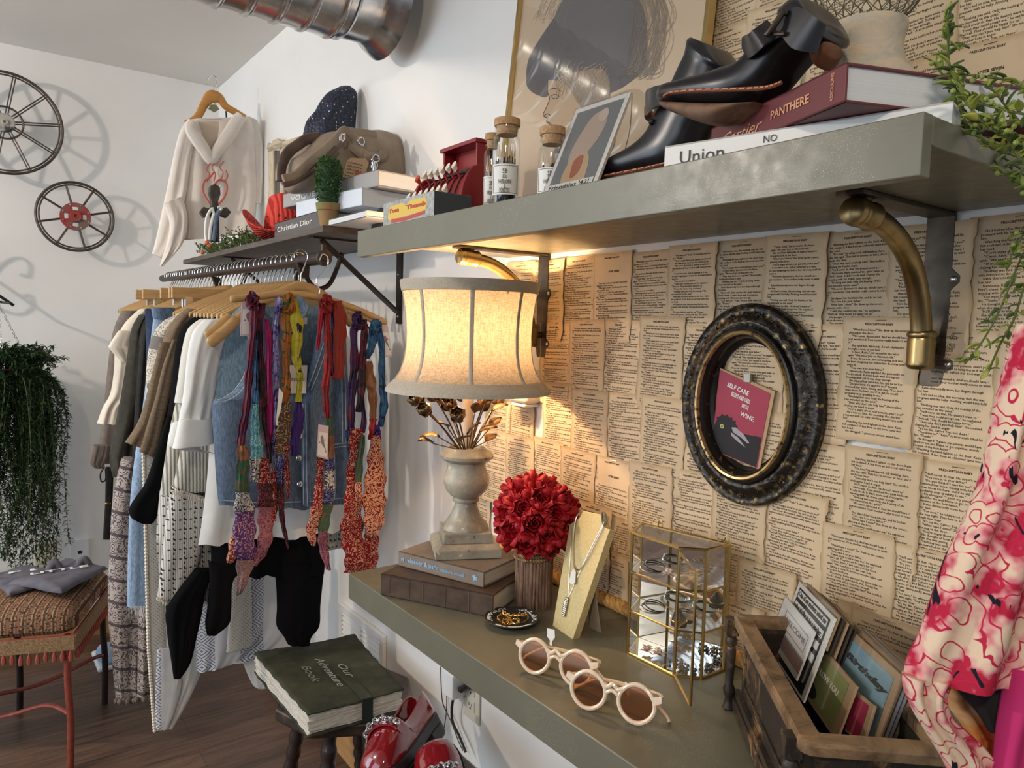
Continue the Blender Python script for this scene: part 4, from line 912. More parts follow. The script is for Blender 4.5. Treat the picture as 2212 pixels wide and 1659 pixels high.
# ================================================================== lamp
LX, LY = .813, 1.243
t = thing('table_lamp', 'lit table lamp with linen bell shade, metal roses and distressed urn base', 'lamp', (LX, LY, .999))
def stone():
    m = mat('distressed_urn_paint', (.5, .45, .35), .38, spec=.5); g = G(m); v = g.co(); f = g.noise(v, 14, 6, .7); c = g.ramp(f, [(.32, (.24, .225, .18)), (.52, (.40, .37, .29)), (.72, (.56, .49, .36))])
    ch = g.noise(v, 55, 5, .7); c = g.mix(g.math('GREATER_THAN', ch, .63), c, (.72, .62, .42)); c = g.mix(g.math('LESS_THAN', ch, .34), c, (.14, .12, .10))
    g.set('Base Color', c); g.bump(f, .5, .003); return m
M['urn'] = stone()
e1 = (PZ(1.0, 1078, 1203)-PZ(1.0, 928, 1208)); ang = math.atan2(e1.y, e1.x)
Rz = Matrix.Translation((LX, LY, 0)) @ Matrix.Rotation(ang, 4, 'Z')
m = MB(); m.box(-.066, .066, -.066, .066, .9995, 1.016, M=Rz)
v0 = [Rz @ Vector(q) for q in ((-.066, -.066, 1.016), (.066, -.066, 1.016), (.066, .066, 1.016), (-.066, .066, 1.016))]; v1 = [Rz @ Vector(q) for q in ((-.052, -.052, 1.025), (.052, -.052, 1.025), (.052, .052, 1.025), (-.052, .052, 1.025))]
m.hexa(v0, v1); m.build('lower_plinth', M['urn'], t, world=True, smooth=False, bev=.0015)
MB().box(-.049, .049, -.049, .049, 1.025, 1.046, M=Rz).build('upper_plinth', M['urn'], t, world=True, smooth=False, bev=.002)
pr = [(.048, 1.046), (.047, 1.052), (.040, 1.060), (.030, 1.075), (.0235, 1.092), (.0225, 1.100), (.027, 1.102), (.0275, 1.106), (.025, 1.109), (.032, 1.114), (.041, 1.124), (.0465, 1.138), (.047, 1.146), (.044, 1.158), (.040, 1.168), (.0385, 1.176), (.040, 1.183), (.047, 1.186), (.0535, 1.191), (.0545, 1.197), (.050, 1.203), (.040, 1.208), (.0375, 1.212), (.036, 1.2125), (.034, 1.206), (0, 1.204)]
MB().lathe(pr, 48, M=Matrix.Translation((LX, LY, 0))).build('urn', M['urn'], t, world=True)
MB().lathe([(.012, 1.205), (.0115, 1.36), (0, 1.36)], 20, M=Matrix.Translation((LX, LY, 0))).build('candle_tube', M['cream_c'], t, world=True)
bulbm = mat('lit_bulb', (1, .8, .5), .4); bulbm.node_tree.nodes['Principled BSDF'].inputs['Emission Color'].default_value = (1, .62, .28, 1); bulbm.node_tree.nodes['Principled BSDF'].inputs['Emission Strength'].default_value = 8
MB().ball((LX, LY, 1.42), .022, 18, 12, sc=(1, 1, 1.25)).build('bulb', bulbm, t, world=True)
light('table_lamp_glow', 'POINT', (LX, LY, 1.455), 12.0, (1.0, .64, .33), .02)
def linen():
    m = mat('linen_shade', (.74, .62, .46), .9, spec=.1); g = G(m); v = g.co()
    f1 = g.noise(g.co((1, 1, 6)), 90, 4, .7); f2 = g.noise(g.co((5, 5, .6)), 90, 3, .7); f = g.math('MULTIPLY', g.math('ADD', f1, f2), .5)
    c = g.ramp(f, [(.36, (.30, .235, .16)), (.6, (.58, .48, .36))]); g.set('Base Color', c); g.bump(f, .3, .0006)
    tr = g.n('ShaderNodeBsdfTranslucent', {'Color': c}); mx = g.n('ShaderNodeMixShader', {0: .19}); g.t.links.new(g.b.outputs[0], mx.inputs[1]); g.t.links.new(tr.outputs[0], mx.inputs[2])
    g.t.links.new(mx.outputs[0], g.t.nodes['Material Output'].inputs[0]); return m
M['linen'] = linen(); M['trim'] = noisy('linen_trim', (.42, .38, .31), (.50, .46, .38), 200, .9, bump=.3, bd=.0004)
SP = [(.165, 1.328), (.158, 1.337), (.147, 1.348), (.136, 1.365), (.129, 1.385), (.125, 1.41), (.124, 1.44), (.126, 1.475), (.130, 1.505), (.135, 1.53), (.138, 1.544)]
TL = Matrix.Translation((LX, LY, 0))
me = MB().lathe_open(SP, 72, M=TL)
sh = me.build('lamp_shade', M['linen'], t, world=True)
MB().lathe_open([(.1665, 1.326), (.1655, 1.332), (.1595, 1.338), (.1500, 1.3475), (.1475, 1.3505), (.1462, 1.3495), (.158, 1.336), (.1638, 1.327), (.1665, 1.326)], 72, M=TL).build('bottom_trim', M['trim'], sh, world=True)
MB().lathe_open([(.1348, 1.523), (.1370, 1.524), (.1393, 1.535), (.1402, 1.545), (.1370, 1.5455), (.1365, 1.53), (.1348, 1.523)], 72, M=TL).build('top_trim', M['trim'], sh, world=True)
for k in range(8):
    a = math.atan2(-LY, -LX)+.03+k*PI/4; m = MB(); rows_ = []
    for r_, z_ in SP:
        da = .0042/r_; rows_.append([(LX+(r_+o)*math.cos(a+s), LY+(r_+o)*math.sin(a+s), z_) for s, o in ((-da, .0006), (-da*.6, .002), (da*.6, .002), (da, .0006))])
    m.ring(rows_, closed=False); m.build('shade_rib', M['trim'], sh, world=True)
m = MB()
for k in range(3): a = k*2*PI/3+.5; m.tube([(LX, LY, 1.52), (LX+.132*math.cos(a), LY+.132*math.sin(a), 1.52)], .0015, 6)
m.tube([(LX, LY, 1.36), (LX, LY, 1.53)], .004, 8); m.build('shade_fitter', M['brass'], t, world=True)
# metal roses
M['rosebrass'] = noisy('antique_rose_metal', (.13, .075, .038), (.26, .16, .08), 50, .42, .75, bump=.2)
def petal_cup(mb, c, ax, r, ph, op=.9, n=6, w=.6, M4=None):
    """one curved petal of a bloom: c base, ax axis"""
    ax = Vector(ax).normalized(); a = ax.orthogonal().normalized(); b = ax.cross(a); d = a*math.cos(ph)+b*math.sin(ph); s = ax.cross(d)
    def fn(u, v):
        uu = (u-.5)*2; wd = w*math.sin(PI*min(1, v*.85+.12))*r
        out = r*(op*math.sin(v*1.5)*.75); up = r*(1-math.cos(v*1.35))*1.25+r*v*.25
        return tuple(Vector(c)+d*(out-.25*r*uu*uu*op)+s*(uu*wd)+ax*(up+.1*r*uu*uu))
    mb.sheet(fn, 4, 5)
def bloom(mb, c, ax, r, rings=((3, .25, .55), (4, .6, .62), (5, .95, .68)), seed=0):
    rr = random.Random(seed)
    for k, (n, op, w) in enumerate(rings):
        p0 = rr.uniform(0, 6)
        for i in range(n): petal_cup(mb, c, ax, r*(.62+.19*k)*rr.uniform(.92, 1.08), p0+2*PI*i/n+rr.uniform(-.15, .15), op*rr.uniform(.85, 1.1), w=w)
def leaf(mb, c, d, up, L, W, curve=.25):
    d = Vector(d).normalized(); s = d.cross(Vector(up)).normalized(); n = s.cross(d)
    def fn(u, v):
        uu = (u-.5)*2; return tuple(Vector(c)+d*(L*v)+s*(uu*W*math.sin(PI*min(1, v**.8)))+n*(abs(uu)*W*.35+curve*L*v*(1-v)-.1*L*v*v))
    mb.sheet(fn, 4, 6)
rp = [(905, 868, -.045), (922, 890, -.07), (942, 862, 0), (972, 880, -.06), (990, 903, -.085), (1052, 862, -.05), (1040, 885, -.02), (1072, 872, .03), (1000, 864, .05), (960, 868, .06)]
for k, (px_, py_, dy) in enumerate(rp):
    q = PY(LY+dy, px_, py_); base = Vector((LX+(q.x-LX)*.15, LY+(q.y-LY)*.15, 1.205)); ax = (q-base).normalized()
    st = MB().tube(spline([base, base.lerp(q, .5)+Vector((0, 0, .006)), q], 5), .0016, 7)
    so = st.build('rose_stem', M['rosebrass'], t, world=True)
    m = MB(); bloom(m, q-ax*.004, ax, .021, seed=k); m.build('rose_bloom', M['rosebrass'], so, world=True, solid=.0006, autos=75)
lf = [(935, 958, (-1, -.2, .3)), (992, 955, (.1, -.9, .5)), (1010, 940, (.4, -.6, .8)), (1035, 935, (.9, -.5, .4)), (1058, 925, (.9, .1, .6)), (1025, 895, (-.3, -.8, .9)), (968, 925, (-.8, -.4, .4)), (1062, 890, (1, -.3, .5)), (1048, 955, (.9, .2, .35)), (950, 945, (-.9, .3, .1))]
for k, (px_, py_, d) in enumerate(lf):
    q = PY(LY-.04, px_, py_); m = MB(); leaf(m, q, d, (0, -.3, 1), .038, .011); m.tube([q, (LX+(q.x-LX)*.25, LY+(q.y-LY)*.25, 1.21)], .0009, 5); m.build('metal_leaf', M['rosebrass'], t, world=True, solid=.0006, autos=75)
# white plug-in device on the wall
q = PX(.975, 1133, 835)
t = thing('plug_in_device', 'white plastic plug-in device on the wall behind the lamp shade', 'wall device', (.999, q.y, q.z-.04))
MB().box(.955, .9985, q.y-.032, q.y+.032, q.z-.036, q.z+.038).build('housing', M['white_plastic'], t, world=True, bev=.009, smooth=True)
MB().box(.957, .998, q.y-.026, q.y+.026, q.z-.043, q.z-.0365).build('base_lip', M['white_plastic'], t, world=True, bev=.003, smooth=False)
# ================================================================== golden rope
def twisted(mb, path, R, strands=3, pitch=.045, n=7, k=.55, per=None):
    sp = [Vector(p) for p in path]; L = [0]
    for a, b in zip(sp, sp[1:]): L.append(L[-1]+(b-a).length)
    for s in range(strands):
        pts = []; prev = None
        for i, p in enumerate(sp):
            tt = (sp[min(i+1, len(sp)-1)]-sp[max(i-1, 0)]).normalized()
            a = Vector((0, 0, 1)) if abs(tt.z) < .9 else Vector((1, 0, 0)); a = (a-tt*a.dot(tt)).normalized() if prev is None else (prev-tt*prev.dot(tt)).normalized()
            prev = a; b = tt.cross(a); c = 2*PI*(s/strands+L[i]/pitch); pts.append(p+(a*math.cos(c)+b*math.sin(c))*R*k)
        mb.tube(pts, R*.56, n)
def goldrope():
    m = mat('gold_rope', (.50, .27, .07), .5, spec=.4); g = G(m); f = g.noise(g.co((1, 1, 1)), 160, 3); g.set('Base Color', g.ramp(f, [(.3, (.40, .19, .04)), (.7, (.68, .42, .14))])); g.bump(f, .6, .001); return m
M['rope'] = goldrope()
rt = thing('twisted_rope', 'thick golden twisted rope lying along the back of the counter behind the vase', 'rope', (.975, .95, CT))
zc = CT+.0125
m = MB(); path = spline([(.925, 1.335, zc+.002), (.950, 1.40, zc), (.983, 1.385, zc+.018), (.960, 1.335, zc+.024), (.975, 1.27, zc+.008), (.981, 1.18, zc), (.978, 1.09, zc), (.983, 1.0, zc), (.980, .93, zc), (.983, .87, zc), (.981, .80, zc), (.984, .70, zc), (.984, .60, zc)], 26)
twisted(m, path, .0125); m.build('rope_strands', M['rope'], rt, world=True)
# ================================================================== flower vase
VX, VY = .868, 1.082
t = thing('flower_vase', 'bouquet of dark red roses in a rope-wrapped twig vase', 'vase', (VX, VY, CT))
M['twig'] = noisy('twig_bark', (.10, .05, .03), (.30, .19, .13), 40, .75, bump=.5, stretch=(2, 2, .5))
m = MB(); rn = random.Random(5)
for k in range(34):
    a = 2*PI*k/34; r_ = .0325+rn.uniform(-.0008, .0012); h = .125+rn.uniform(-.004, .006)
    m.tube(spline([(VX+r_*math.cos(a)+rn.uniform(-.0004, .0004), VY+r_*math.sin(a), CT+z) for z in (0, h*.35, h*.7, h)], 3), [.0034+rn.uniform(-.0004, .0006)]*10, 7)
m.build('twig_bundle', M['twig'], t, world=True)
MB().lathe([(.030, 0), (.0305, .12), (0, .12)], 24, M=Matrix.Translation((VX, VY, CT+.001))).build('inner_pot', M['black'], t, world=True)
M['jute'] = noisy('jute_rope', (.22, .12, .055), (.38, .23, .11), 130, .8, bump=.6, bd=.001)
m = MB(); pts = [(VX+.0375*math.cos(a), VY+.0375*math.sin(a), CT+.092+.033*a/(2*PI*4.5)) for a in [i*.13 for i in range(int(2*PI*4.5/.13))]]
twisted(m, pts, .0042, 2, .012, 6); m.build('rope_wrap', M['jute'], t, world=True)
M['rose'] = noisy('red_rose_petals', (.30, .004, .010), (.48, .012, .022), 60, .5, bump=.1, spec=.3)
BZ = CT+.172; kk = 0
fb = MB(); bloom(fb, (0, 0, 0), (0, 0, 1), .030, ((3, .2, .5), (4, .5, .6), (5, .8, .66), (6, 1.15, .7)), seed=3)
fme = fb.mesh(False); fme.materials.append(M['rose']); fme.shade_smooth()
MB().ball((VX, VY, BZ), .048, 18, 12).build('flower_foam', mat('dark_leaf', (.02, .03, .012), .8), t, world=True)
tw = wmat(t).inverted()
for i in range(44):
    z_ = 1-2*(i+.5)/44; 
    if z_ < -.72: continue
    a = i*2.39996; r_ = math.sqrt(1-z_*z_); ax = Vector((r_*math.cos(a), r_*math.sin(a), z_))
    o = bpy.data.objects.new('rose', fme); COL.objects.link(o); o.parent = t
    qm = ax.to_track_quat('Z', 'Y').to_matrix().to_4x4() @ Matrix.Rotation(rn.uniform(0, 6), 4, 'Z') @ Matrix.Scale(rn.uniform(.72, .92), 4)
    o.matrix_basis = tw @ Matrix.Translation(Vector((VX, VY, BZ))+ax*.043) @ qm
    s_ = o.modifiers.new('s', 'SOLIDIFY'); s_.thickness = .0005
m = MB()
for a in (2.2, 3.6, 4.6, 5.6): leaf(m, (VX+.03*math.cos(a), VY+.03*math.sin(a), CT+.135), (math.cos(a), math.sin(a), -.3), (0, 0, 1), .022, .009)
m.build('leaf', mat('pale_leaf', (.55, .50, .36), .7), t, world=True, solid=.0006)
# ================================================================== necklace display
A = PZ(CT, 1192, 1354); B = PZ(CT, 1237, 1381)
A = Vector((.834, .980, CT)); B = Vector((.825, .917, CT)); w_ = (B-A).normalized(); bk = Vector((-w_.y, w_.x, 0)); bk = bk if bk.x > 0 else -bk
upv = (Vector((0, 0, 1))*math.cos(.30)+bk*math.sin(.30)).normalized(); nn = w_.cross(upv).normalized(); nn = nn if nn.dot(CAM-A) > 0 else -nn
t = thing('necklace_display', 'gold cardboard easel necklace display with two silver necklaces', 'jewellery display', A.lerp(B, .5))
M['goldcard'] = noisy('gold_textured_card', (.56, .44, .20), (.66, .54, .27), 260, .45, .15, bump=.5, bd=.0006); M['goldedge'] = noisy('gold_edge', (.34, .26, .10), (.42, .33, .14), 200, .5, .2)
fp = [PN(A, nn, *q) for q in [(1193, 1355), (1237, 1381), (1314, 1152), (1318, 1144), (1306, 1140), (1301, 1128), (1302, 1112), (1258, 1103), (1252, 1118), (1238, 1128), (1228, 1134), (1229, 1142)]]
m = MB().prism(fp, -nn*.014); m.build('card_slab', M['goldcard'], t, world=True, smooth=False, bev=.0008)
lp = [A.lerp(B, .55)+bk*.012+upv*.10, A.lerp(B, .55)+bk*.055, A.lerp(B, .95)+bk*.060, A.lerp(B, .95)+bk*.012+upv*.10]
lp[1].z = lp[2].z = CT; MB().prism(lp, bk*.002).build('easel_leg', mat('grey_card', (.36, .31, .24), .8), t, world=True, smooth=False)
M['silver'] = mat('silver', (.62, .60, .55), .25, 1)
def chain(pts, r, off=.0025): return [PN(A, nn, *q)+nn*off for q in pts]
m = MB(); m.tube(spline(chain([(1258, 1103), (1247, 1120), (1241, 1160), (1240, 1200), (1243, 1225), (1254, 1231), (1270, 1210), (1288, 1175), (1302, 1145), (1307, 1128)], .001), 8), .0011, 6)
m.build('snake_chain_necklace', M['silver'], t, world=True)
m = MB(); m.tube(spline(chain([(1237, 1140), (1234, 1190), (1231, 1240), (1229, 1283), (1228, 1292)], .001, .0015), 6), .0005, 5).tube(spline(chain([(1306, 1130), (1275, 1190), (1250, 1245), (1233, 1283), (1228, 1292)], .001, .0015), 6), .0005, 5)
pn = m.build('fine_chain_necklace', M['silver'], t, world=True)
m = MB(); rn = random.Random(9)
for i in range(10):
    q = chain([(1228-i*.9, 1294+i*4)], 0, .004)[0]; m.ball(tuple(q), .0032+.0010*math.sin(i*.5), 8, 6)
    for s in (-1, 1): m.ball(tuple(q+w_*.0028*s), .0018, 6, 4)
m.build('pine_cone_pendant', M['silver'], pn, world=True)
m = MB(); P_ = chain([(1243, 1230), (1248, 1236), (1247, 1260), (1240, 1264), (1233, 1258), (1239, 1236)], 0, .004); m.prism(P_, nn*.0006); m.build('price_tag', M['paperw'], t, world=True, smooth=False)
m = MB(); P_ = chain([(1302, 1108), (1308, 1110), (1311, 1128), (1306, 1134), (1302, 1126)], 0, .001); m.tube(spline(P_, 4, True), .0015, 6, closed=True); m.build('hanging_knot', mat('olive_cord', (.12, .11, .07), .7), t, world=True)
# small brown tag behind
q = PX(.994, 1321, 1207); tgm = thing('small_tag', 'small dark brown tag hanging on the pages between display and glass cabinet', 'tag', q)
MB().prism([PX(.994, *p) for p in [(1316, 1193), (1319, 1188), (1324, 1188), (1327, 1194), (1326, 1218), (1315, 1216)]], (.0015, 0, 0)).build('tag_card', mat('brown_leather_tag', (.10, .055, .03), .6), tgm, world=True, smooth=False)
MB().tube([PX(.993, 1321, 1190), PX(.995, 1322, 1180)], .0006, 5).build('tag_string', M['jute'], tgm, world=True)
# ================================================================== dish of rings
c = PZ(CT+.006, 1097, 1340); c = Vector((.778, 1.030, CT))
t = thing('trinket_dish', 'black jasperware trinket dish with white relief garland rim holding gold rings', 'dish', c)
M['blackdish'] = mat('black_jasper', (.020, .019, .022), .5)
MB().lathe([(0, .003), (.028, .003), (.031, .004), (.033, .006), (.049, .0125), (.050, .0115), (.035, .003), (.032, 0), (0, 0)][::-1], 56, M=Matrix.Translation(c)).build('dish_body', M['blackdish'], t, world=True)
m = MB(); rn = random.Random(3)
for i in range(230):
    a = rn.uniform(0, 2*PI)
    if math.sin(a*1.5+1.7)**2 < .12: continue
    r_ = .0415+rn.gauss(0, .0022); z_ = .0065+(r_-.033)/.016*.0065; m.ball((c.x+r_*math.cos(a), c.y+r_*math.sin(a), c.z+z_), rn.uniform(.0009, .0019), 6, 4, sc=(1, 1, .6))
m.build('relief_garland', M['label'], t, world=True)
M['gold'] = mat('polished_gold', (.80, .52, .16), .2, 1)
gr = None
for i, (dx, dy, tl, rr_) in enumerate(((-.016, .004, .35, .0105), (.001, .016, .4, .0095), (.018, .002, .3, .0115), (-.004, -.012, .15, .0110), (.014, -.014, .5, .0100), (-.016, -.008, .2, .009))):
    z0 = .0045+math.sin(tl)*rr_+.002
    if gr is None or True:
        g_ = thing('gold_ring', 'gold beaded finger ring lying in the black trinket dish', 'ring', c+Vector((dx, dy, z0)), group='gold rings in the trinket dish')
        g_.rotation_euler = (tl, 0, i*1.3)
        m = MB().tube([(rr_*math.cos(a), rr_*math.sin(a), 0) for a in [2*PI*k/28 for k in range(28)]], .0011, 7, closed=True); m.build('band', M['gold'], g_)
        m = MB()
        for k in range(16): a = 2*PI*k/16; m.ball((rr_*math.cos(a), rr_*math.sin(a), .0015*(-1)**k), .0016, 6, 4)
        m.build('beading', M['gold'], g_)
# ================================================================== sunglasses
M['pearl'] = noisy('pearly_cream_acetate', (.74, .56, .38), (.84, .70, .54), 60, .25, bump=0, spec=.6); M['pearl'].node_tree.nodes['Principled BSDF'].inputs['Coat Weight'].default_value = .4
lens = mat('brown_tinted_lens', (.42, .22, .09), .05, spec=.5); g = G(lens); tb_ = g.n('ShaderNodeBsdfTransparent', {'Color': (.80, .55, .32, 1)}); gl = g.n('ShaderNodeBsdfGlossy', {'Color': (.9, .8, .7, 1), 'Roughness': .05}); mx = g.n('ShaderNodeMixShader', {0: .045}); g.t.links.new(tb_.outputs[0], mx.inputs[1]); g.t.links.new(gl.outputs[0], mx.inputs[2]); g.t.links.new(mx.outputs[0], g.t.nodes['Material Output'].inputs[0])
def sunglasses(label, p1, p2, tagpos):
    b1_, b2_ = PZ(CT+.001, *p1), PZ(CT+.001, *p2); x = (b2_-b1_).normalized(); bk = Vector((-x.y, x.x, 0)); bk = bk if bk.x > 0 else -bk
    up = (Vector((0, 0, 1))*math.cos(.22)+bk*math.sin(.22)).normalized(); z = -bk*math.cos(.22)+Vector((0, 0, 1))*math.sin(.22); R = .0245; D = (b2_-b1_).length
    mid = (b1_+b2_)/2+up*(R+.0025)
    t = thing('sunglasses', label, 'sunglasses', M=basis(mid, x, up)); h = D/2
    for s in (-1, 1):
        m = MB(); n = 48; pts = [(s*h+(R+.0012*math.cos(2*a))*math.cos(a), (R)*math.sin(a)*1.0, 0) for a in [2*PI*i/n for i in range(n)]]
        m.tube(pts, .0032, 8, closed=True, flat=1.0); m.build('rim', M['pearl'], t)
        MB().lathe([(0, -.0006), (R-.001, -.0006), (R-.001, .0006), (0, .0006)], 40, M=Matrix.Translation((s*h, 0, 0))).build('lens', lens, t, smooth=False)
        MB().prism([(s*(h+R*.75), R*.55, -.003), (s*(h+R+.010), R*.72, -.003), (s*(h+R+.011), R*.40, -.003), (s*(h+R+.001), R*.15, -.003)], (0, 0, .006)).build('end_piece', M['pearl'], t, bev=.001, smooth=False)
    MB().tube(spline([(-h+R*.75, R*.62, 0), (-h+R+.003, R*.48, .001), (0, R*.62+.002, .002), (h-R-.003, R*.48, .001), (h-R*.75, R*.62, 0)], 6), .0032, 8).tube(spline([(-h+R+.0005, R*.1, 0), (0-.004, R*.28, .001), (0, R*.33, .001), (.004, R*.28, .001), (h-R-.0005, R*.1, 0)], 6), .0028, 8).build('bridge', M['pearl'], t)
    for s, dz in ((-1, -.012), (1, -.022)):      # folded temples behind the front
        e = s*(h+R+.007); pts = spline([(e, R*.55, -.002), (e-s*.012, R*.56, dz-.004), (e-s*.07, R*.50, dz-.012), (e-s*.105, R*.30, dz-.016), (e-s*.135, -R*.45, dz-.018), (e-s*.142, -R*.8, dz-.018)], 8)
        m = MB(); m.tube(pts, [.0032]*(len(pts)-12)+[.0036]*6+[.0042]*5+[.003], 8, flat=.6); m.build('temple', M['pearl'], t)
    tp = [PN(mid-bk*.0, z, *q) for q in tagpos]; MB().prism([p+bk*.006 for p in tp], z*.0005).build('price_tag', M['label'], t, world=True, smooth=False)
    return t
sunglasses('round cream pearl sunglasses with brown lenses, upper left pair on the counter', (1150, 1456), (1240, 1484), [(1178, 1360), (1194, 1363), (1195, 1380), (1189, 1388), (1188, 1398), (1183, 1397), (1184, 1386), (1178, 1378)])
sunglasses('round cream pearl sunglasses with brown lenses, lower pair nearest the photo bottom', (1266, 1533), (1370, 1565), [(1347, 1476), (1352, 1480), (1357, 1500), (1354, 1510), (1349, 1500)])
# ================================================================== glass jewellery cabinet
gm_ = mat('clear_glass', (.9, .95, .95), .02); g = G(gm_); tb_ = g.n('ShaderNodeBsdfTransparent', {'Color': (.985, .995, .99, 1)}); gl = g.n('ShaderNodeBsdfGlossy', {'Color': (1, 1, 1, 1), 'Roughness': .02}); fr_ = g.n('ShaderNodeLayerWeight', {'Blend': .5}); mx = g.n('ShaderNodeMixShader', {0: g.math('MULTIPLY_ADD', g.math('POWER', fr_.outputs[1], 4.0), .45, .035)}); g.t.links.new(tb_.outputs[0], mx.inputs[1]); g.t.links.new(gl.outputs[0], mx.inputs[2]); g.t.links.new(mx.outputs[0], g.t.nodes['Material Output'].inputs[0])
M['glass'] = gm_; M['mirror'] = mat('mirror', (.85, .86, .85), .02, 1); M['cabbrass'] = mat('cabinet_brass', (.55, .40, .15), .28, 1)
F = [Vector((x, y, 0)) for x, y in ((.922, .857), (.866, .826), (.866, .727), (.895, .698), (.948, .697))]
H = .203; t = thing('glass_cabinet', 'small brass and glass tabletop jewellery cabinet with its door open', 'display cabinet', (.9, .77, CT))
V = lambda i, z: F[i]+Vector((0, 0, CT+z))
for i in range(5): MB().tube([V(i, 0), V(i, H)], .0026, 6).build('corner_bar', M['cabbrass'], t, world=True)
for z, nm in ((.002, 'bottom_frame'), (H, 'top_frame')):
    m = MB()
    for i in range(5): m.tube([V(i, z), V((i+1) % 5, z)], .0024, 6)
    m.build(nm, M['cabbrass'], t, world=True)
for z in (.073, .138):
    s_ = MB(); 
    for i in range(5): s_.tube([V(i, z), V((i+1) % 5, z)], .0018, 6)
    so = s_.build('shelf_rail', M['cabbrass'], t, world=True)
    MB().prism([V(i, z+.0005) for i in range(5)], (0, 0, .0015)).build('glass_shelf', M['glass'], so, world=True, smooth=False)
MB().prism([V(i, H) for i in range(5)], (0, 0, .0012)).build('glass_top', M['glass'], t, world=True, smooth=False)
MB().prism([V(i, .002) for i in range(5)], (0, 0, .0015)).build('mirror_base', M['mirror'], t, world=True, smooth=False)
MB().prism([V(4, .003), V(0, .003), V(0, H-.002), V(4, H-.002)], ((F[1]-F[0]).normalized()*.001)).build('mirror_back', M['mirror'], t, world=True, smooth=False)
for i in (0, 3, 2):
    j = (i+1) % 5; MB().prism([V(i, .003), V(j, .003), V(j, H-.002), V(i, H-.002)], (-.0004, -.0009, 0)).build('glass_pane', M['glass'], t, world=True, smooth=False)
for u in (.22, .97):
    c = V(0, H).lerp(V(4, H), u); e = (F[4]-F[0]).normalized(); MB().tube([c+e*.004*math.cos(a)+Vector((0, 0, .004+.009*math.sin(a))) for a in [i*PI/8-.2 for i in range(11)]], .0011, 6).build('hanging_loop', M['cabbrass'], t, world=True)
Dd = Vector((.810, .648, 0)); dv = lambda z: Dd+Vector((0, 0, CT+z)); dr = MB().tube([V(2, .004), dv(.004), dv(H-.004), V(2, H-.004)], .0023, 6, closed=True)
V2 = lambda z: V(2, z)+Vector((-.004, -.004, 0)); dr = MB().tube([V2(.006), dv(.006), dv(H-.006), V2(H-.006)], .0023, 6, closed=True)
do = dr.build('door', M['cabbrass'], t, world=True); MB().prism([V2(.008), dv(.008), dv(H-.008), V2(H-.008)], (.0007, -.0007, 0)).build('door_glass', M['glass'], do, world=True, smooth=False)
MB().ball(tuple(dv(.1)+Vector((.004, .004, 0))), .003, 8, 6).build('door_knob', M['cabbrass'], do, world=True)
# jewellery inside
M['dkmetal'] = mat('oxidised_silver', (.16, .15, .14), .3, 1); M['fluff'] = noisy('cream_feather', (.62, .46, .36), (.75, .62, .50), 90, .9, bump=.4)
def jewel(label, nm, cat, c, fn, grp=None): tt = thing(nm, label, cat, c, group=grp); fn(tt, Vector(c)); return tt
def bangles(tt, c):
    for k, r_ in enumerate((.021, .019, .017)): MB().tube([(c.x+r_*math.cos(a)+k*.003, c.y+r_*math.sin(a), c.z+.003+.002*k+.004*math.sin(a)*k*.5) for a in [2*PI*i/36 for i in range(36)]], .0011, 6, closed=True).build('bangle', M['dkmetal'] if k else M['silver'], tt, world=True)
jewel('oxidised silver bangles on the lower glass shelf of the cabinet', 'bracelet', 'bracelet', (.893, .80, CT+.0755), bangles)
jewel('silver cuff bangles on the lower glass shelf at the cabinet right side', 'bracelet', 'bracelet', (.905, .745, CT+.0755), bangles)
jewel('silver bracelet on the upper glass shelf of the cabinet', 'bracelet', 'bracelet', (.895, .805, CT+.1405), bangles)
def flowerb(tt, c):
    m = MB(); rn = random.Random(int(c.x*1e4))
    for i in range(26):
        a = rn.uniform(0, 6.3); b = rn.uniform(.1, 1.4); d = Vector((math.cos(a)*math.cos(b), math.sin(a)*math.cos(b), math.sin(b))); leaf(m, c+Vector((0, 0, .004)), d, (.3, .2, 1), .013, .0035)
    m.build('petals', M['fluff'], tt, world=True, solid=.0003); MB().ball(tuple(c+Vector((0, 0, .008))), .003, 8, 6).build('centre_bead', M['gold'], tt, world=True)
jewel('cream feather flower brooch on the upper glass shelf near the door', 'flower_brooch', 'brooch', (.890, .765, CT+.1405), flowerb)
jewel('cream feather flower brooch on the upper glass shelf at the back', 'flower_brooch', 'brooch', (.925, .738, CT+.1405), flowerb)
jewel('cream flower earring with dark beads at the left end of the cabinet mirror base', 'earrings', 'earrings', (.882, .800, CT+.004), flowerb)
jewel('second cream flower earring beside the first on the cabinet mirror base', 'earrings', 'earrings', (.890, .780, CT+.004), flowerb)
def beads(tt, c):
    m = MB(); rn = random.Random(int(c.y*1e4))
    for i in range(12): m.ball((c.x+rn.uniform(-.012, .012), c.y+rn.uniform(-.012, .012), c.z+.003), rn.uniform(.0018, .0034), 8, 6)
    m.build('beads', M['dkmetal'], tt, world=True)
jewel('dark metal bead jewellery on the mirror base at the cabinet middle', 'bead_jewellery', 'jewellery', (.900, .745, CT+.004), beads)
jewel('small dark stud earrings on the mirror base near the open door', 'bead_jewellery', 'jewellery', (.893, .722, CT+.004), beads)
jewel('gold and dark earrings on the mirror base at the right of the cabinet', 'bead_jewellery', 'jewellery', (.930, .715, CT+.004), beads)
def pyr(tt, c):
    MB().lathe([(.012, 0), (.0125, .006), (.010, .014), (.005, .020), (.0015, .026), (0, .026)], 20, M=Matrix.Translation(c)).build('stone', M['blackdish'], tt, world=True)
    MB().tube([(c.x+.0115*math.cos(a), c.y+.0115*math.sin(a), c.z+.008) for a in [i*PI/12 for i in range(24)]], .001, 5, closed=True).build('setting', M['gold'], tt, world=True)
jewel('dark statement ring on the lower glass shelf beside the door edge', 'statement_ring', 'ring', (.882, .735, CT+.0755), pyr)
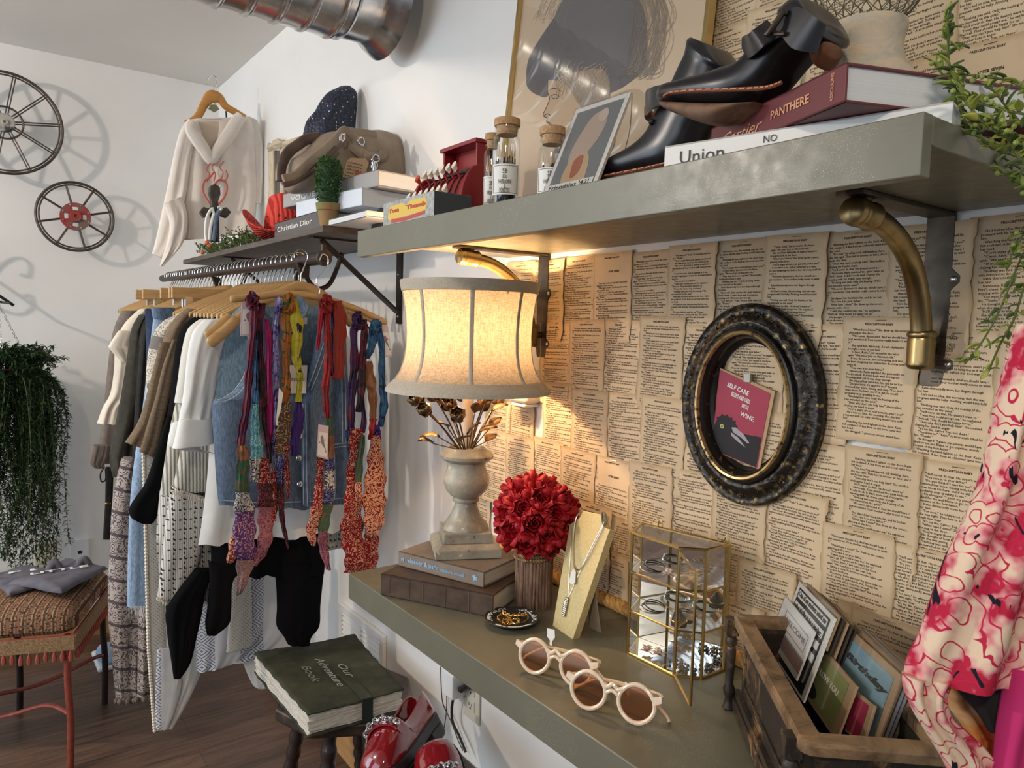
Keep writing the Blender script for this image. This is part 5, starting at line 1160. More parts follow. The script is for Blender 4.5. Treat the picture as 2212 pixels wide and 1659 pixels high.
# ================================================================== oval frame + card
def ovmat():
    m = mat('black_gold_frame', (.03, .022, .014), .32, .35); g = G(m); v = g.co(); n = g.noise(v, 45, 4, .65, 1.5); h = g.n('ShaderNodeTexVoronoi', {'Vector': v, 'Scale': 85}).outputs['Distance']
    g.set('Base Color', g.ramp(g.math('MULTIPLY', n, g.math('SUBTRACT', 1.25, h)), [(.40, (.018, .014, .010)), (.52, (.075, .05, .022)), (.66, (.32, .22, .09))])); g.bump(g.math('ADD', h, n), .5, .003); return m
M['oval'] = ovmat(); M['ovgold'] = noisy('rubbed_gold_bead', (.48, .34, .15), (.06, .04, .02), 60, .3, .7, lo=.52, hi=.62); M['ovsmooth'] = noisy('black_lacquer_frame', (.014, .011, .009), (.16, .11, .05), 80, .25, .2, lo=.62, hi=.7)
OYc, OZc = .702, 1.345
t = thing('oval_frame', 'antique black and gold oval picture frame without glass hung on the book pages', 'picture frame', M=basis((.994, OYc, OZc), (0, -1, 0), (0, 0, 1)))
A0, B0 = .128, .158
def oring(prof, name, m_, n=96):      # prof: (inset from the outer edge, height off the wall)
    mb = MB(); rows = []
    for i in range(n+1):
        a = 2*PI*i/n; rows.append([((A0-d)*math.cos(a), (B0-d)*math.sin(a), h) for d, h in prof])
    mb.ring(rows, closed=True, caps=False); return mb.build(name, m_, t)
oring([(.000, .004), (-.001, .014), (.003, .019), (.006, .017), (.012, .0165), (.020, .021), (.027, .026), (.030, .026), (.034, .024), (.034, .002), (.0, .002)], 'carved_outer_moulding', M['oval'])
oring([(.0345, .002), (.0345, .026), (.037, .030), (.040, .031), (.0405, .002)], 'inner_lip', M['ovsmooth'])
oring([(.0405, .020), (.0405, .032), (.043, .0355), (.046, .0345), (.048, .030), (.048, .020)], 'gold_bead', M['ovgold'])
oring([(.0485, .004), (.0485, .029), (.051, .026), (.0535, .018), (.0545, .010), (.060, .0065), (.0605, .003), (.0545, .003)], 'cove_liner', M['ovsmooth'])
for k in range(64):
    if k % 1: continue
m = MB(); rn = random.Random(2)
for k in range(150):
    a = 2*PI*k/150; d = .020+.007*math.sin(k*1.1); m.ball(((A0-d)*math.cos(a), (B0-d)*math.sin(a), .0215), rn.uniform(.0012, .0022), 6, 4)
m.build('leaf_relief', M['oval'], t)
CX = .984; nrm = Vector((1, .0, .0))
tc = thing('greeting_card', 'burgundy greeting card with a black bird clipped to the wall inside the oval frame', 'greeting card', PX(CX, 1600, 1000))
cp = [PX(CX, *q) for q in [(1556, 795), (1674, 846), (1641, 1015), (1537, 972)]]; M['kraft'] = mat('kraft_card', (.46, .31, .18), .85)
MB().prism(cp, (.002, 0, 0)).build('envelope', M['kraft'], tc, world=True, smooth=False)
def cpt(u, v, o=.0): q = cp[0].lerp(cp[1], u).lerp(cp[3].lerp(cp[2], u), v); return q-Vector((o, 0, 0))
bur = mat('burgundy_card', (.33, .025, .060), .6)
MB().prism([cpt(0, .02, .0008), cpt(.94, .045, .0008), cpt(.945, .99, .0008), cpt(0, 1, .0008)], (.0007, 0, 0)).build('card_front', bur, tc, world=True, smooth=False)
xx = (cp[1]-cp[0]); yy = (cp[0]-cp[3])
for s_, u, v, f in (('SELF CARE', .38, .15, .046), ('BEGINS AND ENDS', .45, .24, .040), ('WITH', .55, .325, .014), ('WINE.', .62, .425, .031)):
    text(s_, .01, M['white_ink'], tc, cpt(u, v, .0012), xx, yy, fit=f*.92, bold=.01)
bk_ = mat('black_bird_print', (.012, .010, .012), .7)
MB().prism([cpt(u, v, .0011) for u, v in [(.03, .66), (.06, .60), (.03, .59), (.12, .55), (.13, .52), (.20, .53), (.24, .50), (.29, .53), (.34, .51), (.36, .55), (.42, .53), (.42, .57), (.47, .60), (.45, .64), (.52, .66), (.93, .60), (.93, .985), (.0, .985), (.0, .72)]], (.0003, 0, 0)).build('printed_bird', bk_, tc, world=True, smooth=False)
MB().prism([cpt(.17+.035*math.cos(a), .665+.028*math.sin(a), .0015) for a in [i*PI/8 for i in range(16)]], (.0003, 0, 0)).build('bird_eye', mat('eye_print', (.50, .52, .12), .5), tc, world=True, smooth=False)
MB().prism([cpt(.17+.016*math.cos(a), .665+.014*math.sin(a), .0018) for a in [i*PI/6 for i in range(12)]], (.0002, 0, 0)).build('bird_pupil', bk_, tc, world=True, smooth=False)
MB().prism([cpt(u, v, .0015) for u, v in [(.36, .63), (.44, .61), (.60, .65), (.74, .73), (.70, .74), (.55, .70), (.40, .68)]], (.0003, 0, 0)).prism([cpt(u, v, .0015) for u, v in [(.36, .69), (.52, .72), (.68, .80), (.52, .77), (.38, .73)]], (.0003, 0, 0)).build('bird_beak', mat('beak_print', (.35, .30, .34), .5), tc, world=True, smooth=False)
q = cpt(.52, .0, 0); MB().box(q.x-.003, q.x+.003, q.y-.006, q.y+.006, q.z-.004, q.z+.010).build('clip', mat('clear_clip', (.45, .42, .34), .3), tc, world=True, bev=.001, smooth=False)
# ================================================================== wooden crate with cards
CO = Vector((.650, .378, CT)); ex = Vector((.669, .743, 0)).normalized(); ey = Vector((.743, -.669, 0)); CL, CW, CH = .322, .142, .136
def crate_mat():
    m = mat('worn_black_wood', (.02, .015, .01), .5); g = G(m); v = g.co(); f = g.noise(g.co((1, 1, 1)), 16, 7, .75, .8); f2 = g.noise(v, 70, 3, .6)
    k = g.math('ADD', g.math('MULTIPLY', f, .8), g.math('MULTIPLY', f2, .2)); g.set('Base Color', g.ramp(k, [(.50, (.022, .017, .013)), (.56, (.07, .04, .02)), (.63, (.28, .165, .075))])); g.bump(k, .5, .002); return m
M['crate'] = crate_mat()
def rimmat():
    m = mat('worn_rim_wood', (.2, .12, .06), .5); g = G(m); v = g.co((1, 1, 1)); f = g.noise(v, 13, 7, .75, .8)
    g.set('Base Color', g.ramp(f, [(.34, (.035, .022, .013)), (.45, (.17, .10, .05)), (.62, (.34, .215, .11))])); g.bump(f, .5, .002); return m
M['rim'] = rimmat()
t = thing('wooden_crate', 'worn black painted wooden crate with turned corner posts holding greeting cards', 'crate', M=basis(CO, ex, -ey)); 
# local: x along length, y toward the room side is negative ey -> use own mapping
CM = Matrix(((ex.x, ey.x, 0, CO.x), (ex.y, ey.y, 0, CO.y), (0, 0, 1, CO.z), (0, 0, 0, 1)))
def cb(name, boxes, m_, **k):
    mb = MB()
    for b in boxes: mb.box(*b, M=CM)
    return mb.build(name, m_, t, world=True, **k)
th_ = .011
cb('side_panel', [(.012, CL-.012, .008, .008+th_, .012, CH-.012)], M['crate'], smooth=False)
cb('side_panel', [(.012, CL-.012, CW-.008-th_, CW-.008, .012, CH-.012)], M['crate'], smooth=False)
cb('end_panel', [(.008, .008+th_, .012, CW-.012, .012, CH-.012)], M['crate'], smooth=False)
cb('end_panel', [(CL-.008-th_, CL-.008, .012, CW-.012, .012, CH-.012)], M['crate'], smooth=False)
cb('base_board', [(.004, CL-.004, .004, CW-.004, .010, .016)], M['crate'], smooth=False)
cb('base_moulding', [(-.004, CL+.004, -.004, .009, .004, .020), (-.004, CL+.004, CW-.009, CW+.004, .004, .020), (-.004, .009, -.004, CW+.004, .004, .020), (-.001, CL+.001, -.001, .009, .020, .028), (-.001, .009, -.001, CW+.001, .020, .028)], M['crate'], bev=.002, smooth=False)
cb('panel_moulding', [(.03, CL-.03, .0045, .009, .045, .050), (.03, CL-.03, .0045, .009, .100, .105), (.03, .035, .0045, .009, .045, .105), (CL-.035, CL-.03, .0045, .009, .045, .105)], M['crate'], bev=.001, smooth=False)
mb = MB(); rw = .017
def rrect(x0, x1, y0, y1, r, n=6):
    o = []
    for cx, cy, a0_ in ((x1-r, y1-r, 0), (x0+r, y1-r, PI/2), (x0+r, y0+r, PI), (x1-r, y0+r, 1.5*PI)):
        for i in range(n+1): a = a0_+PI/2*i/n; o.append((cx+r*math.cos(a), cy+r*math.sin(a)))
    return o
ou = rrect(-.006, CL+.006, -.006, CW+.006, .014); inn = rrect(rw, CL-rw, rw, CW-rw, .002)
rows = []
for (xa, ya), (xb, yb2) in list(zip(ou, inn))+[(ou[0], inn[0])]:
    rows.append([tuple(CM @ Vector(q)) for q in ((xa, ya, CH-.012), (xa, ya, CH-.003), (xa+(xb-xa)*.15, ya+(yb2-ya)*.15, CH), (xb, yb2, CH), (xb, yb2, CH-.012))])
mb.ring(rows, caps=False).build('top_rim', M['rim'], t, world=True)
for ux, uy in ((.026, -.008), (CL+.002, -.008), (-.004, CW+.008), (CL+.002, CW+.008)):
    pb = CM @ Vector((ux+(.012 if ux < 0 else -.008), uy, 0))
    mb = MB().lathe([(.006, 0), (.0085, .003), (.006, .010), (.0045, .018), (.0075, .024), (.0085, .030), (.0055, .038), (.0062, .060), (.0075, .085), (.0055, .092), (.0085, .096), (.0085, .102), (.006, .106), (.0085, .110), (.0085, .112), (0, .112)], 18, M=Matrix.Translation(pb))
    mb.box(-.0085, .0085, -.0085, .0085, .110, .132, M=Matrix.Translation(pb) @ Matrix.Rotation(math.atan2(ex.y, ex.x), 4, 'Z'))
    mb.build('corner_post', M['crate'], t, world=True)
TI = math.radians(17); cn = (-ey*math.cos(TI)+Vector((0, 0, 1))*math.sin(TI)).normalized(); cup = (ey*math.sin(TI)+Vector((0, 0, 1))*math.cos(TI)).normalized()
def cardplane(d): return CO+ey*d+Vector((0, 0, .018))
plast = mat('clear_sleeve', (.8, .8, .8), .08); g = G(plast); tb_ = g.n('ShaderNodeBsdfTransparent', {'Color': (.93, .93, .93, 1)}); gl = g.n('ShaderNodeBsdfGlossy', {'Color': (1, 1, 1, 1), 'Roughness': .12}); mx = g.n('ShaderNodeMixShader', {0: .10}); g.t.links.new(tb_.outputs[0], mx.inputs[1]); g.t.links.new(gl.outputs[0], mx.inputs[2]); g.t.links.new(mx.outputs[0], g.t.nodes['Material Output'].inputs[0])
def gcard(label, d, corners, back, sleeve=True, name='greeting_card', group=None, thick=.0022):
    """corners TL TR BR BL in photo pixels"""
    o = cardplane(d); P = [PN(o, cn, *q) for q in corners]; x = (P[1]-P[0]).normalized(); x = (x-cn*x.dot(cn)).normalized(); y = cn.cross(x); y = y if y.dot(cup) > 0 else -y
    w_ = ((P[1]-P[0]).length+(P[2]-P[3]).length)/2; h_ = abs((P[0]-P[3]).dot(y)); h_ = max(h_, abs((P[1]-P[2]).dot(y)))
    tl = P[0]; t_ = thing(name, label, 'greeting card', tl-y*h_+x*w_/2, group=group)
    def at(u, v, o_=0): return tl+x*(w_*u)-y*(h_*v)+cn*o_
    MB().prism([at(0, 0), at(1, 0), at(1, 1), at(0, 1)], -cn*thick).build('card', back, t_, world=True, smooth=False)
    if sleeve: MB().prism([at(-.01, -.04, .0012), at(1.01, -.04, .0012), at(1.01, 1, .0012), at(-.01, 1, .0012)], cn*.0002).build('plastic_sleeve', plast, t_, world=True, smooth=False)
    return t_, at, x, y, w_, h_
def face(t_, at, u0, u1, v0, v1, m_, nm='printed_panel', o=.0004): return MB().prism([at(u0, v0, o), at(u1, v0, o), at(u1, v1, o), at(u0, v1, o)], (0, 0, .0001)).build(nm, m_, t_, world=True, smooth=False)
pk = mat('blush_band', (.50, .34, .33), .7); gb = mat('grey_band', (.42, .42, .42), .7); lineg = mat('grey_ink', (.30, .30, .30), .7)
T_, at, x, y, w_, h_ = gcard('white WELCOME card, leftmost and frontmost card in the wooden crate', .030, [(1697, 1288), (1757, 1361), (1712, 1437), (1650, 1362)], M['paperw'])
text('WELCOME', .01, lineg, T_, at(.54, .33, .0006), x, y, fit=w_*.70); face(T_, at, 0, 1, .60, .64, gb); face(T_, at, 0, 1, .64, .88, pk)
for a in ((.18, .92, .18, .19), (.18, .92, .50, .51), (.18, .19, .18, .5), (.91, .92, .18, .5)): face(T_, at, *a, lineg, 'border_line')
T_, at, x, y, w_, h_ = gcard('black and white quote card behind the WELCOME card in the crate', .036, [(1727, 1256), (1799, 1331), (1724, 1462), (1650, 1385)], M['paperw'])
bkm = mat('black_panel', (.02, .02, .022), .6); face(T_, at, .07, .93, .05, .97, bkm)
for k, (s_, v, u0, u1) in enumerate((('One of my students asked me', .115, .10, .90), ("what it's like to be a teacher.", .255, .10, .90))):
    face(T_, at, u0, u1, v-.045, v+.045, M['paperw'], 'text_strip', .0008); text(s_, .01, M['dark_ink'], T_, at((u0+u1)/2, v, .0011), x, y, fit=w_*.76, bold=.02)
for v in (.40, .55): face(T_, at, .74, .90, v-.045, v+.045, M['paperw'], 'text_strip', .0008)
T_, at, x, y, w_, h_ = gcard('green I LOVE YOU card with kraft border at the front of the crate', .050, [(1771, 1390), (1851, 1483), (1806, 1590), (1730, 1490)], M['kraft'])
grn = mat('olive_green_panel', (.30, .33, .12), .6); face(T_, at, .0, .86, .09, .93, grn); text('I LOVE YOU', .01, M['white_ink'], T_, at(.46, .38, .0008), x, y, fit=w_*.55, bold=.02)
MB().prism([at(.05+.22*math.cos(a)*.9+.1, .80+.13*math.sin(a), .0007) for a in [i*PI/10 for i in range(20)]], (0, 0, .0001)).build('printed_silhouette', bkm, T_, world=True, smooth=False)
T_, at, x, y, w_, h_ = gcard('crimson card with kraft border, low in the crate right of the green card', .058, [(1851, 1494), (1889, 1524), (1850, 1600), (1812, 1565)], M['kraft'])
face(T_, at, .0, .75, .09, .95, mat('crimson_panel', (.40, .02, .08), .6))
T_, at, x, y, w_, h_ = gcard('pale blue Birthday card with kraft border at the centre of the crate', .068, [(1830, 1352), (1946, 1458), (1880, 1600), (1768, 1490)], M['kraft'])
sky = mat('pale_blue_panel', (.24, .40, .46), .6); face(T_, at, .0, .93, .09, .97, sky); text('Birthday', .01, M['dark_ink'], T_, at(.54, .30, .0009), x, y, fit=w_*.78, bold=.05, shear=.35)
# the packed stacks behind
rn = random.Random(8); lid = mat('dark_card_edge', (.06, .045, .035), .7); wh2 = mat('grey_card_edge', (.45, .45, .47), .6)
for k in range(9):
    dd = .041+k*.0062; s = k*1.8
    gcard('kraft envelope card in a clear sleeve, packed in the far stack of the crate', dd, [(1745+k*9, 1262+k*7-rn.uniform(0, 6)), (1812+k*9, 1330+k*8), (1790+k*8, 1400+k*8), (1722+k*8, 1330+k*8)], rn.choice([M['kraft'], M['kraft'], lid]), group='sleeved cards at the back of the crate', thick=.0028)
for k in range(8):
    dd = .074+k*.0062
    gcard('kraft envelope card in a clear sleeve, packed in the near stack of the crate', dd, [(1845+k*9, 1352+k*5-rn.uniform(0, 5)), (1955+k*8, 1455+k*4), (1900+k*8, 1590), (1790+k*8, 1500)], rn.choice([M['kraft'], lid, M['kraft'], wh2]), group='sleeved cards at the front of the crate', thick=.0032)
# ================================================================== things on the grey shelf
ZS = STOP+.0006
# tin box
y1_, y0_ = 1.315*.985, 1.105
t = thing('tin_box', 'grey marbled toy box with red and yellow Tom Thumb lettering on the grey shelf', 'box', (.69, (y0_+y1_)/2, ZS))
M['marble'] = noisy('grey_marbled_board', (.24, .25, .24), (.46, .47, .45), 110, .5, bump=.2); M['slate'] = mat('slate_board', (.055, .065, .07), .6)
MB().box(.645, .72, y0_, y1_, ZS, ZS+.046).build('box_body', M['marble'], t, world=True, smooth=False, bev=.001)
MB().box(.6452, .7205, y0_-.0006, y0_-.0001, ZS+.0005, ZS+.0455).build('box_end', M['slate'], t, world=True, smooth=False)
X0 = .6448; Pb = lambda u, v, o=0: Vector((X0-o, y1_+(y0_-y1_)*u, ZS+.046*v))
yel = mat('yellow_print', (.72, .50, .08), .6); rd_ = mat('red_print', (.50, .06, .04), .6)
MB().prism([Pb(u, v) for u, v in [(.10, .40), (.14, .80), (.40, .86), (.46, .70), (.56, .86), (.84, .84), (.88, .60), (.84, .34), (.12, .26)]], (.0003, 0, 0)).build('yellow_panel', yel, t, world=True, smooth=False)
MB().prism([Pb(u, v, .0001) for u, v in [(.18, .30), (.45, .26), (.84, .36), (.84, .22), (.45, .12), (.18, .14)]], (.0003, 0, 0)).build('red_banner', rd_, t, world=True, smooth=False)
text('Tom', .01, rd_, t, Pb(.23, .62, .0004), (0, -1, 0), (0, 0, 1), fit=.040, bold=.05, sx=.8); text('Thumb', .01, rd_, t, Pb(.67, .62, .0004), (0, -1, 0), (0, 0, 1), fit=.070, bold=.05, sx=.8)
text('TOY REGISTER', .01, rd_, t, Pb(.70, .42, .0004), (0, -1, 0), (0, 0, 1), fit=.045) if False else None
# cash register
RY0, RY1 = 1.095, 1.335; RX0 = .742
M['regred'] = noisy('dark_red_enamel', (.22, .012, .016), (.27, .018, .02), 10, .38, .1, bump=.03)
t = thing('toy_cash_register', 'dark red vintage toy cash register with white push keys', 'cash register', (.80, (RY0+RY1)/2, ZS))
prof = [(RX0-.006, 0), (RX0-.006, .018), (RX0, .020), (RX0+.002, .040), (RX0+.010, .060), (RX0+.024, .078), (RX0+.042, .090), (RX0+.060, .094), (RX0+.110, .094), (RX0+.110, 0)]
for nm, a, b in (('side_cheek', RY0, RY0+.012), ('side_cheek', RY1-.012, RY1)):
    pr_ = [(x if x > RX0 else x, z+(.004 if .01 < z else 0)) for x, z in prof]
    MB().prism([(x-.002, a, ZS+z) for x, z in pr_], (0, b-a, 0)).build(nm, M['regred'], t, world=True, smooth=True, bev=.001)
body = MB().prism([(x+.003, RY0+.012, ZS+max(0, z-.003)) for x, z in prof], (0, RY1-RY0-.024, 0)); body.build('body', M['regred'], t, world=True)
mb = MB(); mb.box(RX0+.062, RX0+.112, RY0+.02, RY0+.026, ZS+.09, ZS+.136).box(RX0+.062, RX0+.112, RY0+.166, RY0+.172, ZS+.09, ZS+.136).box(RX0+.054, RX0+.114, RY0+.016, RY0+.176, ZS+.134, ZS+.140).box(RX0+.100, RX0+.112, RY0+.02, RY0+.172, ZS+.09, ZS+.136)
mb.build('display_hood', M['regred'], t, world=True, smooth=False, bev=.001)
MB().box(RX0+.066, RX0+.099, RY0+.027, RY0+.165, ZS+.094, ZS+.098).build('display_window', M['black'], t, world=True, smooth=False)
fl = MB().box(RX0+.070, RX0+.072, RY0+.118, RY0+.134, ZS+.098, ZS+.112).build('price_flag', mat('red_flag', (.5, .05, .08), .5), t, world=True, smooth=False)
M['keyw'] = mat('ivory_key', (.78, .72, .58), .4)
def key(y, x, z, m_, nm='key'):
    d = Vector((-.75, 0, .66)).normalized(); Zm = Matrix.Translation((x, y, ZS+z)) @ d.to_track_quat('Z', 'Y').to_matrix().to_4x4()
    o = MB().box(-.0035, .0035, -.001, .001, -.016, .014, M=Zm).build(nm+'_stem', M['regred'], t, world=True, smooth=False)
    MB().lathe([(.0045, .013), (.0050, .018), (.0075, .021), (.0078, .024), (.0065, .0235), (0, .022)], 18, M=Zm).build(nm+'_cap', m_, o, world=True)
for k in range(6): key(RY1-.050-k*.0275, RX0+.032, .083, M['keyw'] if True else 0)
key(RY1-.022, RX0+.028, .078, mat('red_key', (.55, .05, .03), .4))
for k in range(7): key(RY1-.020-k*.0285, RX0+.002, .046, M['keyw'])
mb = MB()
for k in range(6): mb.box(RX0-.004, RX0+.055, RY1-.036-k*.0275-.0012, RY1-.036-k*.0275, ZS+.022, ZS+.0925) if False else None
for k in range(7):
    yk = RY1-.034-k*.0275; mb.tube([(x+.0022, yk, ZS+z-.002) for x, z in prof[2:8]], .0014, 5)
mb.build('key_slots', M['black'], t, world=True)
t.scale = (.72, .81, 1.2); t.location = (.772, 1.253, ZS)
# incense jars
M['cork'] = noisy('cork', (.36, .20, .09), (.52, .33, .17), 200, .85, bump=.3); M['stick'] = mat('incense_charcoal', (.02, .018, .018), .9); M['bamboo'] = mat('bamboo', (.55, .38, .20), .7)
def jar(label, x, y, R, Hg, nst, lab=True, seed=0):
    t = thing('incense_jar', label, 'jar', (x, y, ZS))
    Hn = Hg-.024
    pr = [(0, .001), (R-.002, .001), (R, .004), (R, Hn-.014), (R-.001, Hn-.008), (R-.004, Hn-.003), (R-.0045, Hn), (R-.002, Hn+.002), (R-.002, Hn+.005), (R-.0045, Hn+.006), (R-.0045, Hn+.008), (R-.0025, Hn+.009), (R-.0025, Hn+.0115), (R-.005, Hn+.012)]
    inn = [(r-.0014 if r > .002 else r, z+(.003 if z < .01 else 0)) for r, z in pr[::-1]]
    T0 = Matrix.Translation((x, y, ZS)); MB().lathe_open(pr+inn, 36, M=T0).build('glass_body', M['glass'], t, world=True)
    MB().lathe([(R-.0062, Hn-.002), (R-.0050, Hn+.012), (R-.0018, Hn+.0125), (R-.0012, Hn+.016), (R-.0015, Hg), (R-.004, Hg+.001), (0, Hg+.001)], 30, M=T0).build('cork_stopper', M['cork'], t, world=True)
    rn = random.Random(seed); mb = MB(); m2 = MB()
    for i in range(nst):
        a = rn.uniform(0, 6.28); r_ = (R-.004)*math.sqrt(rn.random())*.9; a2 = a+rn.uniform(-.5, .5); r2 = (R-.0035)*math.sqrt(rn.random())*.95; h = (Hn-.012)*rn.uniform(.72, .98)
        p0 = Vector((x+r_*math.cos(a), y+r_*math.sin(a), ZS+.005)); p1 = Vector((x+r2*math.cos(a2), y+r2*math.sin(a2), ZS+h)); k = p0.lerp(p1, .80)
        mb.tube([p0, k], .0010, 5); m2.tube([k, p1], .0006, 4)
    mb.build('incense_sticks', M['stick'], t, world=True); m2.build('stick_tips', M['bamboo'], t, world=True)
    if lab:
        ac = math.atan2(-y, -x)-.10; ww = 1.15; mb = MB(); z0, z1 = ZS+Hn*.26, ZS+Hn*.62
        def fn(u, v): a = ac-ww+2*ww*u; return (x+(R+.0005)*math.cos(a), y+(R+.0005)*math.sin(a), z0+(z1-z0)*v)
        lb_ = mb.sheet(fn, 16, 1).build('paper_label', M['label'], t, world=True)
        br = MB()
        def on_(u, v, o=.0009): a = ac-ww+2*ww*u; return Vector((x+(R+o)*math.cos(a), y+(R+o)*math.sin(a), z0+(z1-z0)*v))
        br.tube([on_(.08+.84*min(1, max(0, u)), v) for u, v in [(i/10, .06) for i in range(11)]+[(1-i/10, .94) for i in range(11)]], .00035, 4, closed=True); br.build('label_border', M['dark_ink'], lb_, world=True)
        xd = Vector((-math.sin(ac), math.cos(ac), 0)); xd = xd if xd.dot(RT) > 0 else -xd
        for s_, v, f in (('SB', .76, .34), ('&Co.', .60, .30), ('WHITE JASMINE', .40, .95), ('40', .25, .10), ('INCENSE STICKS', .14, .75)):
            text(s_, .01, M['dark_ink'], lb_, on_(.5, v, .0014), xd, (0, 0, 1), fit=f*R)
jar('tall thin corked glass jar of incense sticks, leftmost of the three jars', .772, 1.118, .0150, .164, 26, seed=1)
jar('tallest corked glass jar of incense sticks, middle and front of the three jars', .735, 1.022, .0232, .163, 60, seed=2)
jar('shorter corked glass jar of incense sticks, right of the three jars beside the photo', .748, .918, .0215, .131, 44, seed=3)
# leaning photo on easel
o_ = Vector((.705, .86, ZS)); PU_ = Vector((math.sin(.42), 0, math.cos(.42))); PNn = Vector((-math.cos(.42), 0, math.sin(.42)))
t = thing('photo_print', 'white bordered vintage photo print in a sleeve leaning on a small black easel', 'photo', o_)
tl_, tr_ = PN(o_, PNn, 1250, 240), PN(o_, PNn, 1334, 203); yl_, yr_ = PN(o_, PNn, 1172, 410).y, PN(o_, PNn, 1240, 400).y
h_ = .172; yl_ = (tl_.y+yl_)/2; yr_ = yl_-.118; zt_ = (tl_-o_).dot(PU_)
def ph(u, v, o=0): return Vector((o_.x, yl_+(yr_-yl_)*u, o_.z))+PU_*(zt_*(1-v)+.004)+PNn*o
MB().prism([ph(0, 0), ph(1, 0), ph(1, 1), ph(0, 1)], -PNn*.004).build('backing', mat('cream_board', (.62, .55, .46), .7), t, world=True, smooth=False)
MB().prism([ph(0, 0, .0004), ph(1, 0, .0004), ph(1, 1, .0004), ph(0, 1, .0004)], -PNn*.0003).build('white_border', M['paperw'], t, world=True, smooth=False)
MB().prism([ph(.07, .05, .0008), ph(.93, .05, .0008), ph(.93, .98, .0008), ph(.07, .98, .0008)], -PNn*.0003).build('print_background', mat('grey_print_bg', (.20, .22, .23), .4), t, world=True, smooth=False)
def blob(nm, pts, col, o=.0011): MB().prism([ph(u, v, o) for u, v in [(q.x, q.y) for q in spline([(a, b, 0) for a, b in pts], 5, True)]], -PNn*.0002).build(nm, mat(nm+'_tone', col, .45), t, world=True, smooth=False)
blob('printed_figure', [(.35, .25), (.45, .14), (.62, .12), (.75, .22), (.72, .40), (.60, .55), (.55, .72), (.35, .70), (.25, .50)], (.52, .40, .32))
blob('printed_figure', [(.30, .62), (.50, .52), (.68, .60), (.72, .85), (.45, .90), (.28, .80)], (.60, .42, .24), .0013)
blob('printed_figure', [(.40, .60), (.55, .56), (.58, .72), (.45, .78)], (.42, .12, .06), .0015)
blob('printed_flower', [(.55, .14), (.66, .10), (.74, .17), (.70, .24), (.60, .22)], (.62, .50, .42), .0015)
MB().prism([ph(.05, .815, .0016), ph(.92, .815, .0016), ph(.92, .885, .0016), ph(.05, .885, .0016)], -PNn*.0002).prism([ph(.20, .905, .0016), ph(.92, .905, .0016), ph(.92, .97, .0016), ph(.20, .97, .0016)], -PNn*.0002).build('caption_strip', M['paperw'], t, world=True, smooth=False)
text("Friendsies '42!", .01, M['dark_ink'], t, ph(.48, .85, .002), (0, -1, 0), PU_, fit=.088); text('friendsies', .01, M['dark_ink'], t, ph(.56, .938, .002), (0, -1, 0), PU_, fit=.06)
MB().prism([ph(-.01, -.01, .002), ph(1.01, -.01, .002), ph(1.01, 1, .002), ph(-.01, 1, .002)], PNn*.0002).build('plastic_sleeve', plast, t, world=True, smooth=False)
es = thing('easel', 'small black wire display easel behind the leaning photo print', 'easel', (.75, .85, ZS))
mb = MB()
for yy in (.885, .815): mb.tube([(o_.x-.006, yy, ZS+.012), (o_.x-.006, yy, ZS+.003), (.79, yy-.01, ZS+.002)], .002, 6); mb.ball((o_.x-.006, yy, ZS+.013), .0042, 10, 7)
mb.tube([o_+PU_*.015+Vector((.010, .02, 0)), o_+PU_*.14+Vector((.012, 0, 0))], .002, 6).tube([Vector((.79, .80, ZS+.002)), o_+PU_*.10+Vector((.013, -.045, 0))], .0035, 6)
mb.build('wire_frame', M['iron'], es, world=True)
# ------------------------------------------------------------------ books Union / Cartier
xs_ = Vector((0, -1, 0))
ub = mat('white_book_cover', (.74, .74, .71), .45)
_uq = PX(.640, 1436, 314.5); _uP = (_uq.x, _uq.y, ZS); _ux = Vector((.22, -.975, 0))
t, mt, x, y = book('white coffee table book with Union on the spine, lower book on the grey shelf', _uP, _ux, .285, .20, .0255, ub, M['pages_w'], name='coffee_table_book')
P_ = _uP; spine_text(t, P_, x, 'Union', .02, .046, .010, M['dark_ink'], .052); spine_text(t, P_, x, 'NOIR', .01, .150, .022, M['dark_ink'], .030) if False else spine_text(t, P_, x, 'NO', .01, .122, .0165, M['dark_ink'], .014)
cart = mat('maroon_book_cover', (.155, .036, .040), .5); foil = mat('copper_foil', (.80, .42, .25), .35, .4)
xr = Vector((-.37, -.929, 0)).normalized(); _cq = PZ(ZS+.0265, 1824, 220); Pq = _cq-xr*.235; Pq.z = ZS+.0262
t, mt, x, y = book('maroon coffee table book reading Cartier Panthere on top of the white book', Pq, xr, .235, .30, .0355, cart, M['pages_w'], name='coffee_table_book')
spine_text(t, Pq, x, 'Cartier', .02, .068, .014, foil, .080, shear=.45); spine_text(t, Pq, x, 'PANTHERE', .012, .154, .018, foil, .062, bold=.02)
n_ = Vector((x.y, -x.x, 0)); text('ASSOULINE', .006, foil, t, Pq+x*.218+Vector((0, 0, .018))+n_*.0008, (0, 0, 1), -x, fit=.026)
ZB = ZS+.0262+.0355
